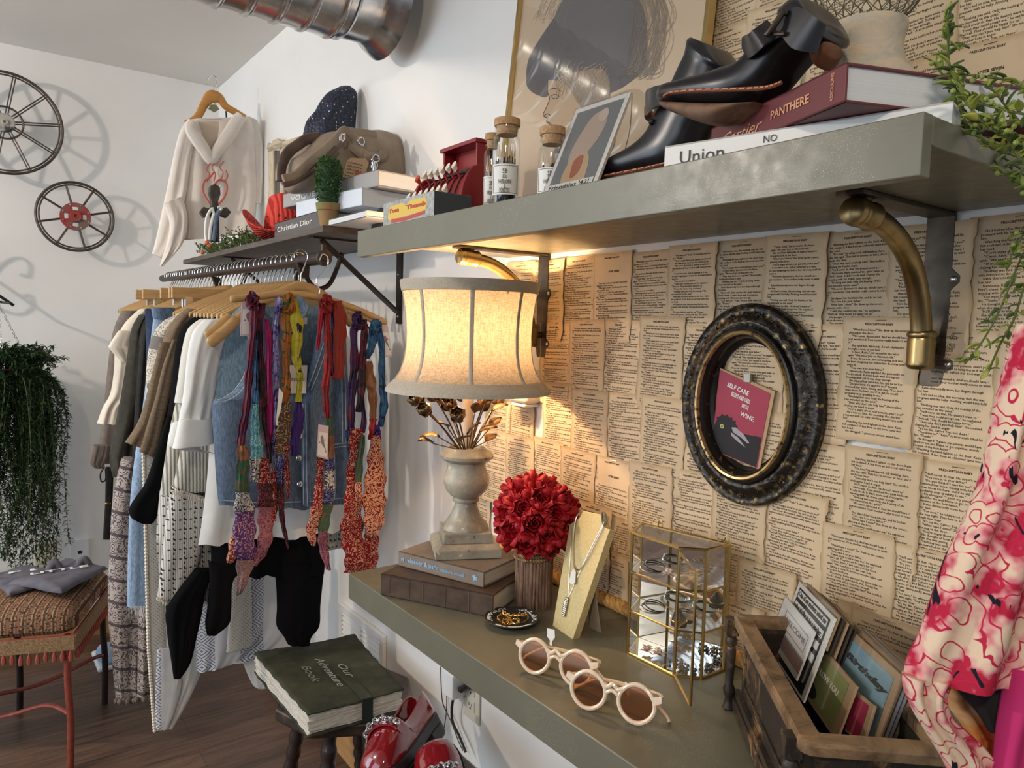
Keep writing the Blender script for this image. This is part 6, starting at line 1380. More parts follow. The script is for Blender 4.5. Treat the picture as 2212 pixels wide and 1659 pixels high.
# whitewashed vase + netted glass
vb = Vector((.790, .437, ZB+.0005)); 
def wash():
    m = mat('whitewashed_clay', (.6, .55, .45), .8, spec=.2); g = G(m); v = g.co((1, 1, 2.2)); f = g.noise(v, 26, 6, .7, .8); g.set('Base Color', g.ramp(f, [(.30, (.30, .30, .27)), (.45, (.50, .46, .37)), (.60, (.62, .52, .38)), (.72, (.66, .42, .25))])); g.bump(f, .5, .002); return m
t = thing('clay_vase', 'whitewashed clay vase with wide shoulder standing on the maroon book', 'vase', vb)
MB().lathe([(.040, 0), (.046, .001), (.054, .008), (.055, .016), (.052, .024), (.043, .034), (.036, .045), (.0335, .058), (.0345, .070), (.037, .077), (.0365, .082), (.033, .083), (.030, .078), (.030, .02), (0, .02)], 48, M=Matrix.Translation(vb) @ Matrix.Diagonal((1.08, 1.08, 1.08, 1))).build('vase_body', wash(), t, world=True)
t = thing('netted_glass_float', 'clear glass ball wrapped in thin knotted netting on the clay vase mouth', 'glass ball', vb+Vector((0, 0, .090)))
gc = vb+Vector((0, 0, .140)); gr_ = .056
MB().ball(tuple(gc), gr_, 40, 24).build('glass_ball', M['glass'], t, world=True)
mb = MB(); rn = random.Random(4)
for k in range(22):
    for sg in (-1, 1):
        mb.tube([(gc.x+(gr_+.001)*math.sin(b)*math.cos(2*PI*k/22+sg*b*.9), gc.y+(gr_+.001)*math.sin(b)*math.sin(2*PI*k/22+sg*b*.9), gc.z-(gr_+.001)*math.cos(b)) for b in [.25+i*.13 for i in range(20)]], .0006, 4)
mb.build('netting', mat('net_cord', (.14, .12, .08), .8), t, world=True)
# ------------------------------------------------------------------ boots
M['leather'] = noisy('black_leather', (.007, .007, .009), (.012, .012, .016), 60, .30, bump=.12, bd=.0006, spec=.6); M['welt'] = mat('brown_welt', (.20, .065, .03), .6); M['lining'] = noisy('brown_lining', (.17, .065, .028), (.24, .10, .045), 60, .7); M['solem'] = noisy('worn_leather_sole', (.20, .115, .07), (.05, .02, .012), 40, .8, lo=.45, hi=.75, bump=.5); M['thread'] = mat('orange_thread', (.62, .24, .12), .7)
def sideloft(rows, X0, name, m_, parent, n=20, e=.75, sub=5, cap=True):
    """rows (x_top,y_top,x_bot,y_bot,half width[,x offset]) photo pixels on the plane x=X0"""
    T_ = spline([PX(X0+(r[5] if len(r) > 5 else 0), r[0], r[1]) for r in rows], sub); B_ = spline([PX(X0+(r[5] if len(r) > 5 else 0), r[2], r[3]) for r in rows], sub); W_ = spline([Vector((r[4], 0, 0)) for r in rows], sub); R = []
    for a, b, w_ in zip(T_, B_, W_):
        c = (a+b)/2; d = (a-b)/2; lp = []
        for k in range(n):
            q = 2*PI*k/n; cs, sn = math.cos(q), math.sin(q); lp.append(c+d*math.copysign(abs(cs)**e, cs)+Vector((w_.x*math.copysign(abs(sn)**e, sn), 0, 0)))
        R.append(lp)
    return MB().ring(R, caps=cap).build(name, m_, parent, world=True, autos=75)
BX = .692
t = thing('ankle_boot', 'black leather ankle boot lying on the books with its worn sole facing out', 'boot', PX(BX, 1600, 230))
sideloft([(1434, 207, 1434, 222, .006), (1440, 196, 1440, 228, .018), (1462, 186, 1466, 231, .032), (1500, 177, 1510, 233, .038), (1550, 164, 1570, 235, .040), (1585, 152, 1612, 233, .040), (1622, 138, 1655, 215, .038), (1650, 105, 1690, 180, .036), (1680, 75, 1722, 140, .036), (1712, 52, 1758, 110, .036), (1738, 30, 1790, 92, .036)], BX, 'upper', M['leather'], t)
sideloft([(1433, 221, 1436, 226, .006), (1445, 222, 1455, 242, .020, -.002), (1480, 224, 1490, 256, .028, -.004), (1530, 226, 1530, 269, .030, -.006), (1580, 227, 1560, 268, .030, -.006), (1620, 225, 1590, 252, .024, -.004), (1640, 222, 1630, 232, .012, -.002)], BX-.012, 'sole', M['solem'], t, e=.9)
def stitch(pts, X0, r, nm, m_, par, dash=None):
    sp = spline([PX(X0, *q) for q in pts], 10)
    if not dash: return MB().tube(sp, r, 6).build(nm, m_, par, world=True)
    mb = MB()
    for i in range(0, len(sp)-2, 3): mb.tube(sp[i:i+3], r, 5)
    return mb.build(nm, m_, par, world=True)
stitch([(1434, 208), (1450, 200), (1500, 196), (1560, 194), (1620, 192), (1660, 188), (1688, 178)], BX-.040, .0022, 'welt', M['welt'], t)
stitch([(1434, 207), (1450, 199), (1500, 194), (1560, 192), (1620, 190), (1660, 186), (1688, 176)], BX-.0425, .0009, 'welt_stitching', M['thread'], t, True)
sideloft([(1712, 28, 1752, 104, .037), (1738, 6, 1785, 98, .040), (1762, 6, 1800, 96, .040), (1790, 46, 1806, 80, .030), (1806, 60, 1808, 76, .012)], BX, 'ankle_collar', M['leather'], t)
sideloft([(1745, 100, 1752, 112, .030), (1770, 100, 1782, 128, .030), (1785, 104, 1775, 150, .022), (1800, 94, 1796, 122, .020)], BX-.004, 'lining_tab', M['lining'], t, e=.9)
def strap(pts, X0, wpx, nm, m_, par, th=.003, inner=None):
    """flat strap following px points with x offsets: (px,py,dx,widthpx up vector (ux,uy))"""
    A_ = []; B_ = []
    for (px_, py_, dx, ux, uy) in pts: A_.append(PX(X0+dx, px_-ux, py_-uy)); B_.append(PX(X0+dx, px_+ux, py_+uy))
    A_ = spline(A_, 6); B_ = spline(B_, 6); K = len(A_); R = []; 
    for i in range(K):
        tt = (A_[min(i+1, K-1)]-A_[max(i-1, 0)]); nn_ = tt.cross(B_[i]-A_[i]).normalized()*th; R.append((A_[i], B_[i], B_[i]+nn_, A_[i]+nn_))
    MB().ring([[tuple(q) for q in r] for r in R]).build(nm, m_, par, world=True, autos=60)
strap([(1668, 62, -.045, 13, 14), (1640, 85, -.058, 12, 17), (1618, 100, -.040, 6, 24), (1612, 108, -.010, 4, 22), (1622, 118, .030, 10, 12), (1660, 110, .045, 10, 10)], BX, 0, 'ankle_strap', M['leather'], t)
strap([(1672, 48, -.046, -22, 20), (1700, 40, -.047, -22, 26), (1735, 70, -.046, -24, 34), (1775, 85, -.036, -10, 30)], BX, 0, 'wrapped_strap', M['leather'], t)
mb = MB()
mb.tube([PX(BX-.052, 1690, 28), PX(BX-.056, 1672, 55), PX(BX-.056, 1658, 74)], .0030, 8).tube([PX(BX-.052, 1658, 74), PX(BX-.050, 1695, 72)], .0022, 8).tube([PX(BX-.052, 1688, 26), PX(BX-.048, 1700, 28)], .003, 8); mb.ball(tuple(PX(BX-.054, 1657, 75)), .0042, 10, 6)
mb.build('buckle', M['bronze_dark'], t, world=True)
t = thing('ankle_boot', 'black leather ankle boot standing upright on the grey shelf behind its pair', 'boot', PX(.78, 1380, 390))
BX = .775
sideloft([(1274, 386, 1276, 396, .006), (1286, 372, 1290, 394, .018), (1308, 358, 1318, 390, .030), (1350, 338, 1362, 383, .036), (1390, 315, 1408, 375, .037), (1415, 288, 1470, 362, .037), (1432, 255, 1500, 332, .036), (1448, 225, 1520, 290, .036), (1466, 190, 1545, 250, .036), (1485, 150, 1565, 205, .036), (1500, 120, 1575, 165, .036), (1506, 92, 1582, 150, .037), (1512, 88, 1560, 108, .03)], BX, 'upper', M['leather'], t)
stitch([(1277, 391), (1310, 380), (1360, 370), (1410, 360), (1460, 347)], BX-.037, .0024, 'welt', M['welt'], t); stitch([(1277, 389), (1310, 378), (1360, 368), (1410, 358), (1460, 345)], BX-.0405, .0009, 'welt_stitching', M['thread'], t, True)
sideloft([(1277, 392, 1277, 400, .010), (1340, 384, 1345, 398, .034), (1450, 362, 1455, 378, .036), (1520, 345, 1525, 362, .034)], BX, 'sole', M['solem'], t)
strap([(1460, 215, -.040, 0, -28), (1430, 205, -.052, 0, -22), (1402, 215, -.040, 0, -24), (1394, 225, -.012, 0, -24), (1398, 238, .020, 0, -16), (1430, 232, .035, 0, -14)], BX, 0, 'ankle_strap', M['leather'], t)
strap([(1396, 240, -.012, 0, 10), (1402, 250, .000, 0, 10), (1425, 252, .010, 0, 12)], BX+.006, 0, 'strap_lining', M['lining'], t)
MB().ball(tuple(PX(BX-.035, 1408, 263)), .0045, 12, 8).build('buckle_end', M['iron'], t, world=True)
# ------------------------------------------------------------------ portrait in brass frame
fo = Vector((.925, 1.0, ZS)); fu = Vector((math.sin(.10), 0, math.cos(.10))); fn_ = Vector((-math.cos(.10), 0, math.sin(.10)))
pl, pr2 = PN(fo, fn_, 1097, 260).y, PN(fo, fn_, 1524, 90).y; FH = .70
t = thing('framed_portrait', 'large framed pencil portrait of a woman in a grey brimmed hat leaning on the wall', 'framed picture', (.925, (pl+pr2)/2, ZS))
def fp_(px_, py_, o=0): return PN(fo+fn_*o, fn_, px_, py_)
def fuv(y, v, o=0): return Vector((fo.x, y, fo.z))+fu*v+fn_*o
brs = mat('brushed_brass_frame', (.62, .47, .22), .3, 1)
for (ya, va, yb_, vb_) in ((pl, 0, pl, FH), (pr2, 0, pr2, FH), (pl, .003, pr2, .003), (pl, FH, pr2, FH)):
    a, b = fuv(ya, va), fuv(yb_, vb_); mb = MB(); s_ = Vector((0, .004, 0)) if ya == yb_ else fu*.004; mb.hexa([a-s_-fn_*.012, a+s_-fn_*.012, a+s_+fn_*.006, a-s_+fn_*.006], [b-s_-fn_*.012, b+s_-fn_*.012, b+s_+fn_*.006, b-s_+fn_*.006]); mb.build('frame_bar', brs, t, world=True, smooth=False, bev=.001)
pap = noisy('warm_drawing_paper', (.62, .48, .33), (.64, .50, .35), 3, .8, bump=0)
MB().prism([fuv(pl, .003, -.004), fuv(pr2, .003, -.004), fuv(pr2, FH, -.004), fuv(pl, FH, -.004)], -fn_*.003).build('drawing_paper', pap, t, world=True, smooth=False)
def fblob(nm, pts, col, o, tone=None, sm=True):
    q = [(p.x, p.y) for p in spline([(a, b, 0) for a, b in pts], 5, True)] if sm else pts
    m_ = tone or mat(nm+'_tone', col, .8); o_b = MB().prism([fp_(a, b, o-.004) for a, b in q], -fn_*.0002).build(nm, m_, t, world=True, smooth=False); return o_b
hatt = noisy('hat_grey_wash', (.135, .125, .125), (.17, .16, .16), 4, .8, bump=0)
fblob('drawn_hat', [(1137, 175), (1141, 130), (1165, 85), (1195, 40), (1215, 0), (1240, -30), (1330, -50), (1375, -10), (1395, 40), (1398, 100), (1394, 145), (1360, 178), (1320, 200), (1270, 205), (1225, 190), (1190, 172), (1182, 208), (1160, 205), (1142, 192)], 0, .0006, hatt)
fblob('drawn_face', [(1184, 172), (1183, 200), (1187, 215), (1180, 235), (1173, 250), (1181, 256), (1180, 265), (1186, 272), (1182, 282), (1190, 292), (1212, 298), (1240, 280), (1262, 240), (1262, 200), (1240, 180)], (.50, .37, .24), .0007, sm=False)
fblob('drawn_hair', [(1215, 165), (1300, 150), (1318, 200), (1300, 240), (1270, 250), (1250, 225), (1232, 195)], (.30, .24, .18), .0009)
fblob('drawn_coat', [(1215, 300), (1250, 265), (1290, 240), (1335, 200), (1390, 200), (1405, 290), (1420, 400), (1370, 440), (1250, 440), (1200, 400)], (.47, .36, .24), .0005)
fblob('drawn_collar', [(1302, 285), (1320, 225), (1332, 235), (1325, 272)], (.14, .12, .11), .0010, sm=False); fblob('drawn_collar', [(1190, 350), (1205, 300), (1240, 282), (1222, 330), (1206, 400)], (.14, .12, .11), .0009, sm=False)
penc = mat('pencil_line', (.10, .085, .07), .9); pencl = mat('light_pencil', (.62, .50, .36), .9); rn = random.Random(21)
def strokes(nm, lst, m_, r=.00045, o=.0012):
    mb = MB()
    for s_ in lst: mb.tube([fp_(a.x, a.y, o-.004) for a in spline([(p[0], p[1], 0) for p in s_], 5)], r, 4)
    mb.build(nm, m_, t, world=True)
strokes('profile_line', [[(1183, 172), (1183, 200), (1187, 213), (1180, 232), (1173, 249), (1182, 255), (1180, 262), (1187, 268), (1191, 272), (1181, 279), (1187, 290)], [(1188, 193), (1200, 191), (1212, 197)], [(1190, 208), (1198, 204), (1207, 207), (1202, 213), (1194, 212)], [(1180, 263), (1187, 265), (1192, 270)], [(1175, 250), (1182, 246), (1188, 249)], [(1303, 285), (1329, 300), (1310, 350)], [(1340, 202), (1330, 260), (1300, 370)], [(1365, 205), (1360, 280), (1345, 340)]], penc, .0007)
hs = []
for i in range(70):
    a = rn.uniform(0, 1); x0 = 1370+60*a+rn.uniform(-10, 10); hs.append([(x0-10, -40), (x0+rn.uniform(0, 30), 30+rn.uniform(-10, 10)), (x0+rn.uniform(-10, 22), 90), (x0+rn.uniform(-25, 10), 130+rn.uniform(0, 30)), (x0-20+rn.uniform(-20, 10), 150+rn.uniform(0, 22))])
strokes('drawn_plume', hs, mat('soft_pencil', (.30, .25, .20), .9), .00035)
hs = []
for i in range(36):
    x0 = rn.uniform(1185, 1250); hs.append([(x0, -30+rn.uniform(-10, 10)), (x0-18, 10), (x0-rn.uniform(20, 40), rn.uniform(30, 60))])
strokes('drawn_plume', hs, mat('soft_pencil_light', (.40, .33, .26), .9), .0003, .0004)
hs = []
for i in range(70):
    x0 = rn.uniform(1205, 1320); y0 = 150+rn.uniform(-22, 40); hs.append([(x0, y0), (x0-rn.uniform(4, 14), y0+rn.uniform(6, 16)), (x0-rn.uniform(-4, 16), y0+rn.uniform(18, 34))])
strokes('drawn_curls', hs, pencl, .0006, .0014)
gp = mat('picture_glass', (1, 1, 1), .03); g = G(gp); tb_ = g.n('ShaderNodeBsdfTransparent'); gl = g.n('ShaderNodeBsdfGlossy', {'Color': (1, 1, 1, 1), 'Roughness': .03}); mx = g.n('ShaderNodeMixShader', {0: .07}); g.t.links.new(tb_.outputs[0], mx.inputs[1]); g.t.links.new(gl.outputs[0], mx.inputs[2]); g.t.links.new(mx.outputs[0], g.t.nodes['Material Output'].inputs[0])
MB().prism([fuv(pl-.003, .006, .002), fuv(pr2+.003, .006, .002), fuv(pr2+.003, FH-.003, .002), fuv(pl-.003, FH-.003, .002)], -fn_*.0012).build('picture_glass', gp, t, world=True, smooth=False)
# ------------------------------------------------------------------ trailing greenery at the right
M['sprig'] = noisy('yellow_green_leaf', (.13, .20, .03), (.36, .38, .06), 40, .5, bump=.1); M['sprigd'] = noisy('green_leaf', (.045, .085, .02), (.10, .16, .04), 40, .5, bump=.1); M['stem'] = mat('green_stem', (.10, .13, .03), .6); M['berry'] = mat('pale_green_berry', (.28, .36, .08), .4)
t = thing('trailing_greenery', 'artificial trailing greenery with yellow-green leaves and berries at the right shelf end', 'plant', PX(.78, 2212, 330))
stems = [[(2075, 190), (2052, 150), (2048, 100), (2050, 60), (2043, 34)], [(2230, 250), (2160, 235), (2100, 215), (2050, 175), (2020, 142)], [(2230, 200), (2180, 175), (2120, 165), (2070, 160)], [(2060, 150), (2062, 210), (2080, 255), (2115, 300), (2160, 335), (2205, 365)], [(2230, 330), (2180, 300), (2130, 270), (2090, 225), (2055, 180)], [(2058, 160), (2066, 210), (2085, 265), (2090, 282)], [(2225, 300), (2180, 330), (2140, 318), (2110, 290)], [(2230, 410), (2200, 400), (2165, 370), (2140, 330)],
         [(2230, 520), (2205, 560), (2180, 620), (2150, 690), (2110, 755), (2084, 786)], [(2235, 560), (2212, 620), (2190, 690), (2160, 745), (2132, 810)], [(2235, 470), (2215, 500), (2190, 540), (2175, 580)], [(2230, 280), (2190, 250), (2150, 200), (2130, 185)], [(2230, 370), (2200, 340), (2170, 290), (2140, 250)]]
rn = random.Random(17)
for k, sp_ in enumerate(stems):
    X0 = .70+.012*(k % 4) if k < 8 or k > 10 else .86+.01*(k % 3); sp = spline([PX(X0+.012*i*(1 if k % 2 else -.5), *q) for i, q in enumerate(sp_)], 9)
    so = MB().tube(sp, .0011, 6).build('stem', M['stem'], t, world=True); mb = MB(); m2 = MB(); m3 = MB()
    for i in range(2, len(sp)-1, 2):
        d = (sp[i+1]-sp[i-1]).normalized(); side = Vector((rn.uniform(-1, 1), rn.uniform(-1, 1), rn.uniform(-.6, .9))).normalized(); L_ = rn.uniform(.009, .017)
        leaf(mb if rn.random() < .6 else m3, sp[i], d*.6+side, (rn.uniform(-1, 1), 0, 1), L_, L_*.24)
        if rn.random() < .35: leaf(mb if rn.random() < .6 else m3, sp[i], d*.4-side, (0, rn.uniform(-1, 1), 1), L_, L_*.26)
        if k not in (8, 9) and rn.random() < .45: q = sp[i]+side*.007; m2.ball(tuple(q), .0024, 7, 5); m2.tube([sp[i], q], .0005, 4)
    mb.build('leaves', M['sprig'], so, world=True, solid=.0005, autos=80)
    if m3.v: m3.build('leaves', M['sprigd'], so, world=True, solid=.0005, autos=80)
    if m2.v: m2.build('berries', M['berry'], so, world=True)
# ================================================================== things on the dark wooden shelf
ZD = DT+.0006
# hoodie on a hanger
HYY = 3.12
t = thing('hoodie', 'cream hooded sweatshirt with a red flaming heart print, hanging past the wooden shelf end', 'hoodie', PY(HYY, 450, 540))
panel('body', M['hood'], t, HYY, [(425, 262, 515, 262), (402, 262, 540, 258), (396, 285, 552, 285), (392, 330, 556, 340), (390, 400, 556, 410), (388, 470, 552, 470), (386, 520, 545, 505)], .045, .016, 3, .4, n=40)
panel('sleeve', M['hood'], t, HYY-.03, [(402, 262, 430, 262), (388, 285, 425, 290), (374, 340, 412, 350), (362, 400, 404, 410), (350, 455, 392, 465), (336, 520, 378, 520), (328, 548, 352, 560)], .035, .008, 2, .8)
panel('folded_cuff', M['hood'], t, HYY-.06, [(352, 440, 392, 425), (366, 480, 402, 450), (362, 520, 405, 490), (352, 552, 392, 530), (345, 574, 352, 576)], .02, .012, 2, .2)
panel('sleeve', M['hood'], t, HYY-.02, [(530, 250, 556, 262), (540, 290, 566, 300), (546, 350, 568, 360), (548, 400, 566, 410), (540, 440, 564, 440)], .035, .008, 2, .8)
def yt(pts, Y, r, nm, m_, par, fl=1): 
    sp = spline([PY(Y, *q) for q in pts], 6); return MB().tube(sp, r, 10, flat=fl).build(nm, m_, par, world=True)
hm = MB(); sp = spline([PY(HYY-.055, *q) for q in [(418, 262), (412, 278), (425, 300), (442, 325), (456, 346), (470, 325), (492, 295), (512, 262), (522, 250)]], 6); K = len(sp)
hm.tube(sp, [.012]+[.020+.006*math.sin(i/K*PI*2)**2 for i in range(K-2)]+[.012], 10, flat=.7); hm.build('hood_edge', M['hood'], t, world=True)
panel('hood_lining', mat('cream_lining', (.62, .50, .38), .9), t, HYY-.035, [(424, 264, 512, 262), (430, 285, 498, 285), (440, 310, 482, 308), (452, 338, 462, 338)], .006, .002, 1)
hp = mat('red_print', (.50, .12, .09), .8)
def onp(pts, Y): return [PY(Y, *q) for q in pts]
MB().tube(spline(onp([(462, 372), (452, 384), (441, 392), (438, 410), (446, 428), (462, 446), (480, 432), (490, 412), (488, 394), (474, 388), (462, 400)], HYY-.062), 5), .0035, 6).build('heart_print', hp, t, world=True)
for q in ([(448, 392), (452, 375), (446, 365), (455, 352)], [(462, 392), (465, 375), (458, 362), (468, 345)], [(476, 390), (482, 372), (474, 360), (484, 348)], [(486, 392), (492, 380), (488, 368)]):
    MB().tube(spline(onp(q, HYY-.062), 5), .0022, 5).build('flame_print', hp, t, world=True)
t = thing('wooden_hanger', 'orange-brown wooden hanger with chrome hook carrying the cream hoodie', 'clothes hanger', PY(HYY, 462, 205))
sp = spline([PY(HYY-.01, *q) for q in [(402, 268), (425, 255), (440, 228), (452, 212), (462, 209), (474, 212), (488, 230), (510, 243), (540, 262)]], 6); K = len(sp)
MB().tube(sp, [.014+.012*math.exp(-((i/K-.47)/.16)**2) for i in range(K)], 12, flat=.45).build('shoulder_bar', M['hwood2'], t, world=True)
MB().tube(spline([PY(HYY, *q) for q in [(448, 176), (452, 166), (460, 163), (468, 170), (468, 182), (462, 193), (462, 210)]], 6), .0022, 8).build('hook', M['chrome'], t, world=True)
MB().prism([PY(HYY-.03, *q) for q in [(450, 235), (455, 226), (467, 226), (474, 236), (463, 243)]], (0, .002, 0)).build('size_label', mat('olive_label', (.22, .21, .12), .6), t, world=True, smooth=False)
MB().tube([PY(HYY-.005, 488, 240), PY(HYY-.005, 491, 278)], .003, 6).build('hanging_cord', M['dkbrown'], t, world=True)
# cross with cords
CY_ = 2.72
t = thing('wall_cross', 'dark carved metal cross draped with white and blue cords standing in the greenery', 'cross', PY(CY_, 465, 520))
M['crossm'] = noisy('carved_dark_cross', (.035, .032, .024), (.10, .09, .065), 60, .5, .3, bump=.6)
MB().prism([PY(CY_, *q) for q in [(454, 402), (465, 396), (476, 404), (477, 420), (472, 434), (473, 446), (480, 450), (490, 447), (500, 458), (490, 471), (478, 466), (474, 462), (475, 522), (455, 522), (456, 464), (450, 468), (440, 470), (432, 458), (440, 446), (450, 450), (457, 446), (457, 434), (452, 418)]], (0, .022, 0)).build('cross_body', M['crossm'], t, world=True, smooth=False, bev=.003)
yt([(456, 452), (447, 470), (444, 500), (446, 520)], CY_-.008, .005, 'white_cord', M['label'], t); yt([(458, 448), (465, 465), (478, 450), (470, 448)], CY_-.008, .005, 'white_cord', M['label'], t); yt([(462, 462), (455, 490), (452, 518)], CY_-.01, .006, 'white_cord', M['label'], t)
yt([(474, 455), (466, 475), (464, 500), (460, 520)], CY_-.012, .008, 'blue_cord', M['denim'], t)
# greenery along the shelf edge
t = thing('greenery_garland', 'low green artificial garland lying along the far part of the wooden shelf edge', 'garland', PZ(ZD, 450, 545))
mb = MB(); m2 = MB(); rn = random.Random(33); gm2 = noisy('garland_green', (.035, .075, .02), (.14, .20, .05), 40, .6)
for i in range(300):
    y = rn.uniform(2.35, 3.0); x = rn.uniform(.715, .78); z = ZD+rn.uniform(.0, .025); d = Vector((rn.uniform(-1, .6), rn.uniform(-1, 1), rn.uniform(-.1, 1.1))).normalized()
    L_ = rn.uniform(.02, .05); p0 = Vector((x, y, z)); mb.tube(spline([p0, p0+d*L_*.5+Vector((0, 0, .004)), p0+d*L_], 2), .0011, 4)
    for k in range(4): q = p0+d*L_*(.3+.2*k); leaf(m2, q, d+Vector((rn.uniform(-1, 1), rn.uniform(-1, 1), rn.uniform(-1, 1))), (0, .3, 1), .010, .0026)
mb.build('stems', M['stem'], t, world=True); m2.build('leaves', gm2, t, world=True, autos=80)
mb = MB()
for q in ((447, 524), (437, 545), (452, 530)): mb.ball(tuple(PY(2.7, *q)), .008, 8, 6)
mb.build('orange_flower', mat('orange_petal', (.60, .16, .06), .7), t, world=True)
# red cowboy hat
HX_, HYc = .815, 2.27
def hatmat():
    m = mat('red_crochet_straw', (.55, .05, .04), .75, spec=.2); g = G(m); v = g.co(); d = g.n('ShaderNodeTexVoronoi', {'Vector': v, 'Scale': 60, 'Randomness': .6}).outputs['Distance']; s = g.sep(v)
    band = g.math('MULTIPLY', g.math('LESS_THAN', g.math('ABSOLUTE', g.math('SUBTRACT', s[2], .055)), .03), g.math('LESS_THAN', d, .26))
    wv = g.n('ShaderNodeTexWave', {'Vector': v, 'Scale': 28, 'Distortion': 3, 'Detail': 2}, ).outputs['Fac']
    g.set('Base Color', g.mix(band, g.ramp(wv, [(.2, (.40, .025, .02)), (.6, (.66, .075, .05))]), (.09, .008, .008))); g.bump(wv, .8, .002); return m
M['hatred'] = hatmat()
t = thing('cowboy_hat', 'red crochet straw cowboy hat with turned up brim on the wooden shelf', 'hat', (HX_, HYc, ZD))
T0 = Matrix.Translation((HX_, HYc, ZD)) @ Matrix.Rotation(-.62, 4, 'Z') @ Matrix.Rotation(-.10, 4, 'X')
mb = MB(); rows = []
for (rx, ry, z, dn) in [(.080, .095, .012, 0), (.079, .093, .05, 0), (.075, .089, .09, 0), (.068, .082, .125, .0), (.055, .070, .142, .012), (.032, .047, .142, .028), (.008, .02, .122, .020)]:
    rows.append([tuple(T0 @ Vector((rx*math.cos(a), ry*math.sin(a), z-dn*abs(math.sin(a))**.5*(1 if z > .1 else 0)+.010*abs(math.sin(a))*(1 if z > .1 else 0)))) for a in [2*PI*k/40 for k in range(40)]])
mb.ring(rows).build('crown', M['hatred'], t, world=True)
mb = MB(); rows = []
for r_ in range(9):
    u = r_/8; rows.append([tuple(T0 @ Vector(((.078+.085*u)*math.cos(a)*(1-.16*u*abs(math.cos(a))), (.093+.075*u)*math.sin(a), .012+.085*u*u*abs(math.cos(a))**2-.010*u*abs(math.sin(a))**2+.002))) for a in [2*PI*k/56 for k in range(56)]])
mb.ring(rows, caps=False).build('brim', M['hatred'], t, world=True, solid=.003)
# ornate mirror-like frame
t = thing('ornate_frame', 'small distressed cream ornate frame leaning on the wall behind the taupe bag', 'picture frame', PX(.97, 605, 440))
cr = noisy('distressed_cream_wood', (.50, .40, .26), (.62, .53, .38), 30, .7, bump=.4); XF = .972
def fx(px_, py_, o=0): return PX(XF-o, px_, py_)
fr = [(578, 312), (640, 285), (650, 288), (650, 440), (578, 440)]
for pts in ([(578, 318), (590, 316), (590, 440), (578, 440)], [(640, 300), (652, 296), (652, 440), (640, 440)], [(578, 330), (652, 306), (652, 292), (578, 316)], [(604, 316), (612, 314), (612, 440), (604, 440)]):
    MB().prism([fx(*q) for q in pts], (.014, 0, 0)).build('frame_bar', cr, t, world=True, smooth=False, bev=.002)
MB().prism([fx(*q) for q in [(575, 322), (578, 308), (585, 312), (589, 303), (598, 299), (607, 306), (614, 312), (622, 309), (628, 316), (600, 326)]], (.016, 0, 0)).build('carved_crest', cr, t, world=True, smooth=False, bev=.002)
MB().prism([fx(q[0], q[1], -.008) for q in [(588, 322), (645, 305), (645, 440), (588, 440)]], (.002, 0, 0)).build('pane', mat('old_mirror', (.20, .23, .25), .15, .8), t, world=True, smooth=False)
# books on the wooden shelf
dcol = mat('dark_grey_cover', (.10, .09, .085), .6); vcol = mat('grey_cover', (.34, .33, .32), .55); wcov = mat('pale_blue_white_cover', (.66, .72, .78), .5); lcol = mat('white_cover', (.68, .69, .70), .5)
xm = Vector((0, -1, 0)); bx = .735
def bk(label, px0, px1, pyb, z, T, D, cov, x=bx, ang=0.0, txt=None, tf=.6, tsz=.5, tm=None, tu=.5, grp='shelf books'):
    d = Vector((math.sin(ang), -math.cos(ang), 0)); a = PX(x, px0, pyb); a = Vector((x, a.y, z)); b = PX(x+(.2*math.sin(ang)), px1, pyb); L_ = (b.y-a.y)/d.y
    t, mt, xx, yy = book(label, a, d, L_, D, T, cov, M['pages_w'], name='fashion_book')
    if txt: spine_text(t, a, xx, txt, .02, L_*tu, T*.5, tm or M['white_ink'], L_*tf)
    return t
bk('dark grey fashion book with Christian Dior on the spine, bottom book on the wooden shelf', 593, 692, 500, ZD, .042, .21, dcol, .725, .0, 'Christian Dior', .76, tu=.46)
bk('white fashion book lying beside the Christian Dior book on the wooden shelf', 694, 790, 490, ZD, .016, .20, lcol, .735)
bk('pale blue-white fashion book in the middle of the stack under the bag', 640, 768, 470, ZD+.043, .044, .22, wcov, .735, .12)
bk('grey fashion book with VOGUE on the spine, top of the stack under the bag', 612, 790, 440, ZD+.088, .040, .20, vcol, .75, .10, 'VOGUE', .28, tu=.24)
# boxwood in terracotta pot
c = PX(.735, 709, 490); c.z = ZD+.0165; c = Vector((.765, PX(.765, 709, 480).y, ZD+.0005)); RR = .026
c = PX(.722, 709, 491); c = Vector((.742, c.y*.742/.722, ZD))
t = thing('potted_boxwood', 'tiny artificial boxwood topiary in a mossy terracotta pot at the near shelf corner', 'potted plant', c)
terr = noisy('mossy_terracotta', (.30, .17, .08), (.20, .20, .05), 30, .85, lo=.42, hi=.6, bump=.3)
MB().lathe([(0, 0), (.020, 0), (.0265, .040), (.0295, .0405), (.0315, .058), (.0285, .058), (.027, .045), (0, .045)], 32, M=Matrix.Translation(c)).build('pot', terr, t, world=True)
mb = MB(); rn = random.Random(6)
for i in range(620):
    a = rn.uniform(0, 6.28); v = rn.uniform(0, 1); z = .055+.118*v; r_ = .0285*min(1, (1-abs(2*v-1)**4)**.5+.02)
    p0 = c+Vector((r_*math.cos(a), r_*math.sin(a), z)); leaf(mb, p0, (math.cos(a)*.8+rn.uniform(-.6, .6), math.sin(a)*.8+rn.uniform(-.6, .6), rn.uniform(-.4, .9)), (0, .2, 1), .0085, .003)
mb.build('leaves', noisy('boxwood_green', (.03, .10, .02), (.09, .22, .05), 60, .6), t, world=True, autos=80)
MB().lathe([(0, .05), (.024, .06), (.027, .11), (.024, .16), (0, .172)], 20, M=Matrix.Translation(c)).build('foliage_core', mat('deep_green', (.012, .04, .012), .8), t, world=True)
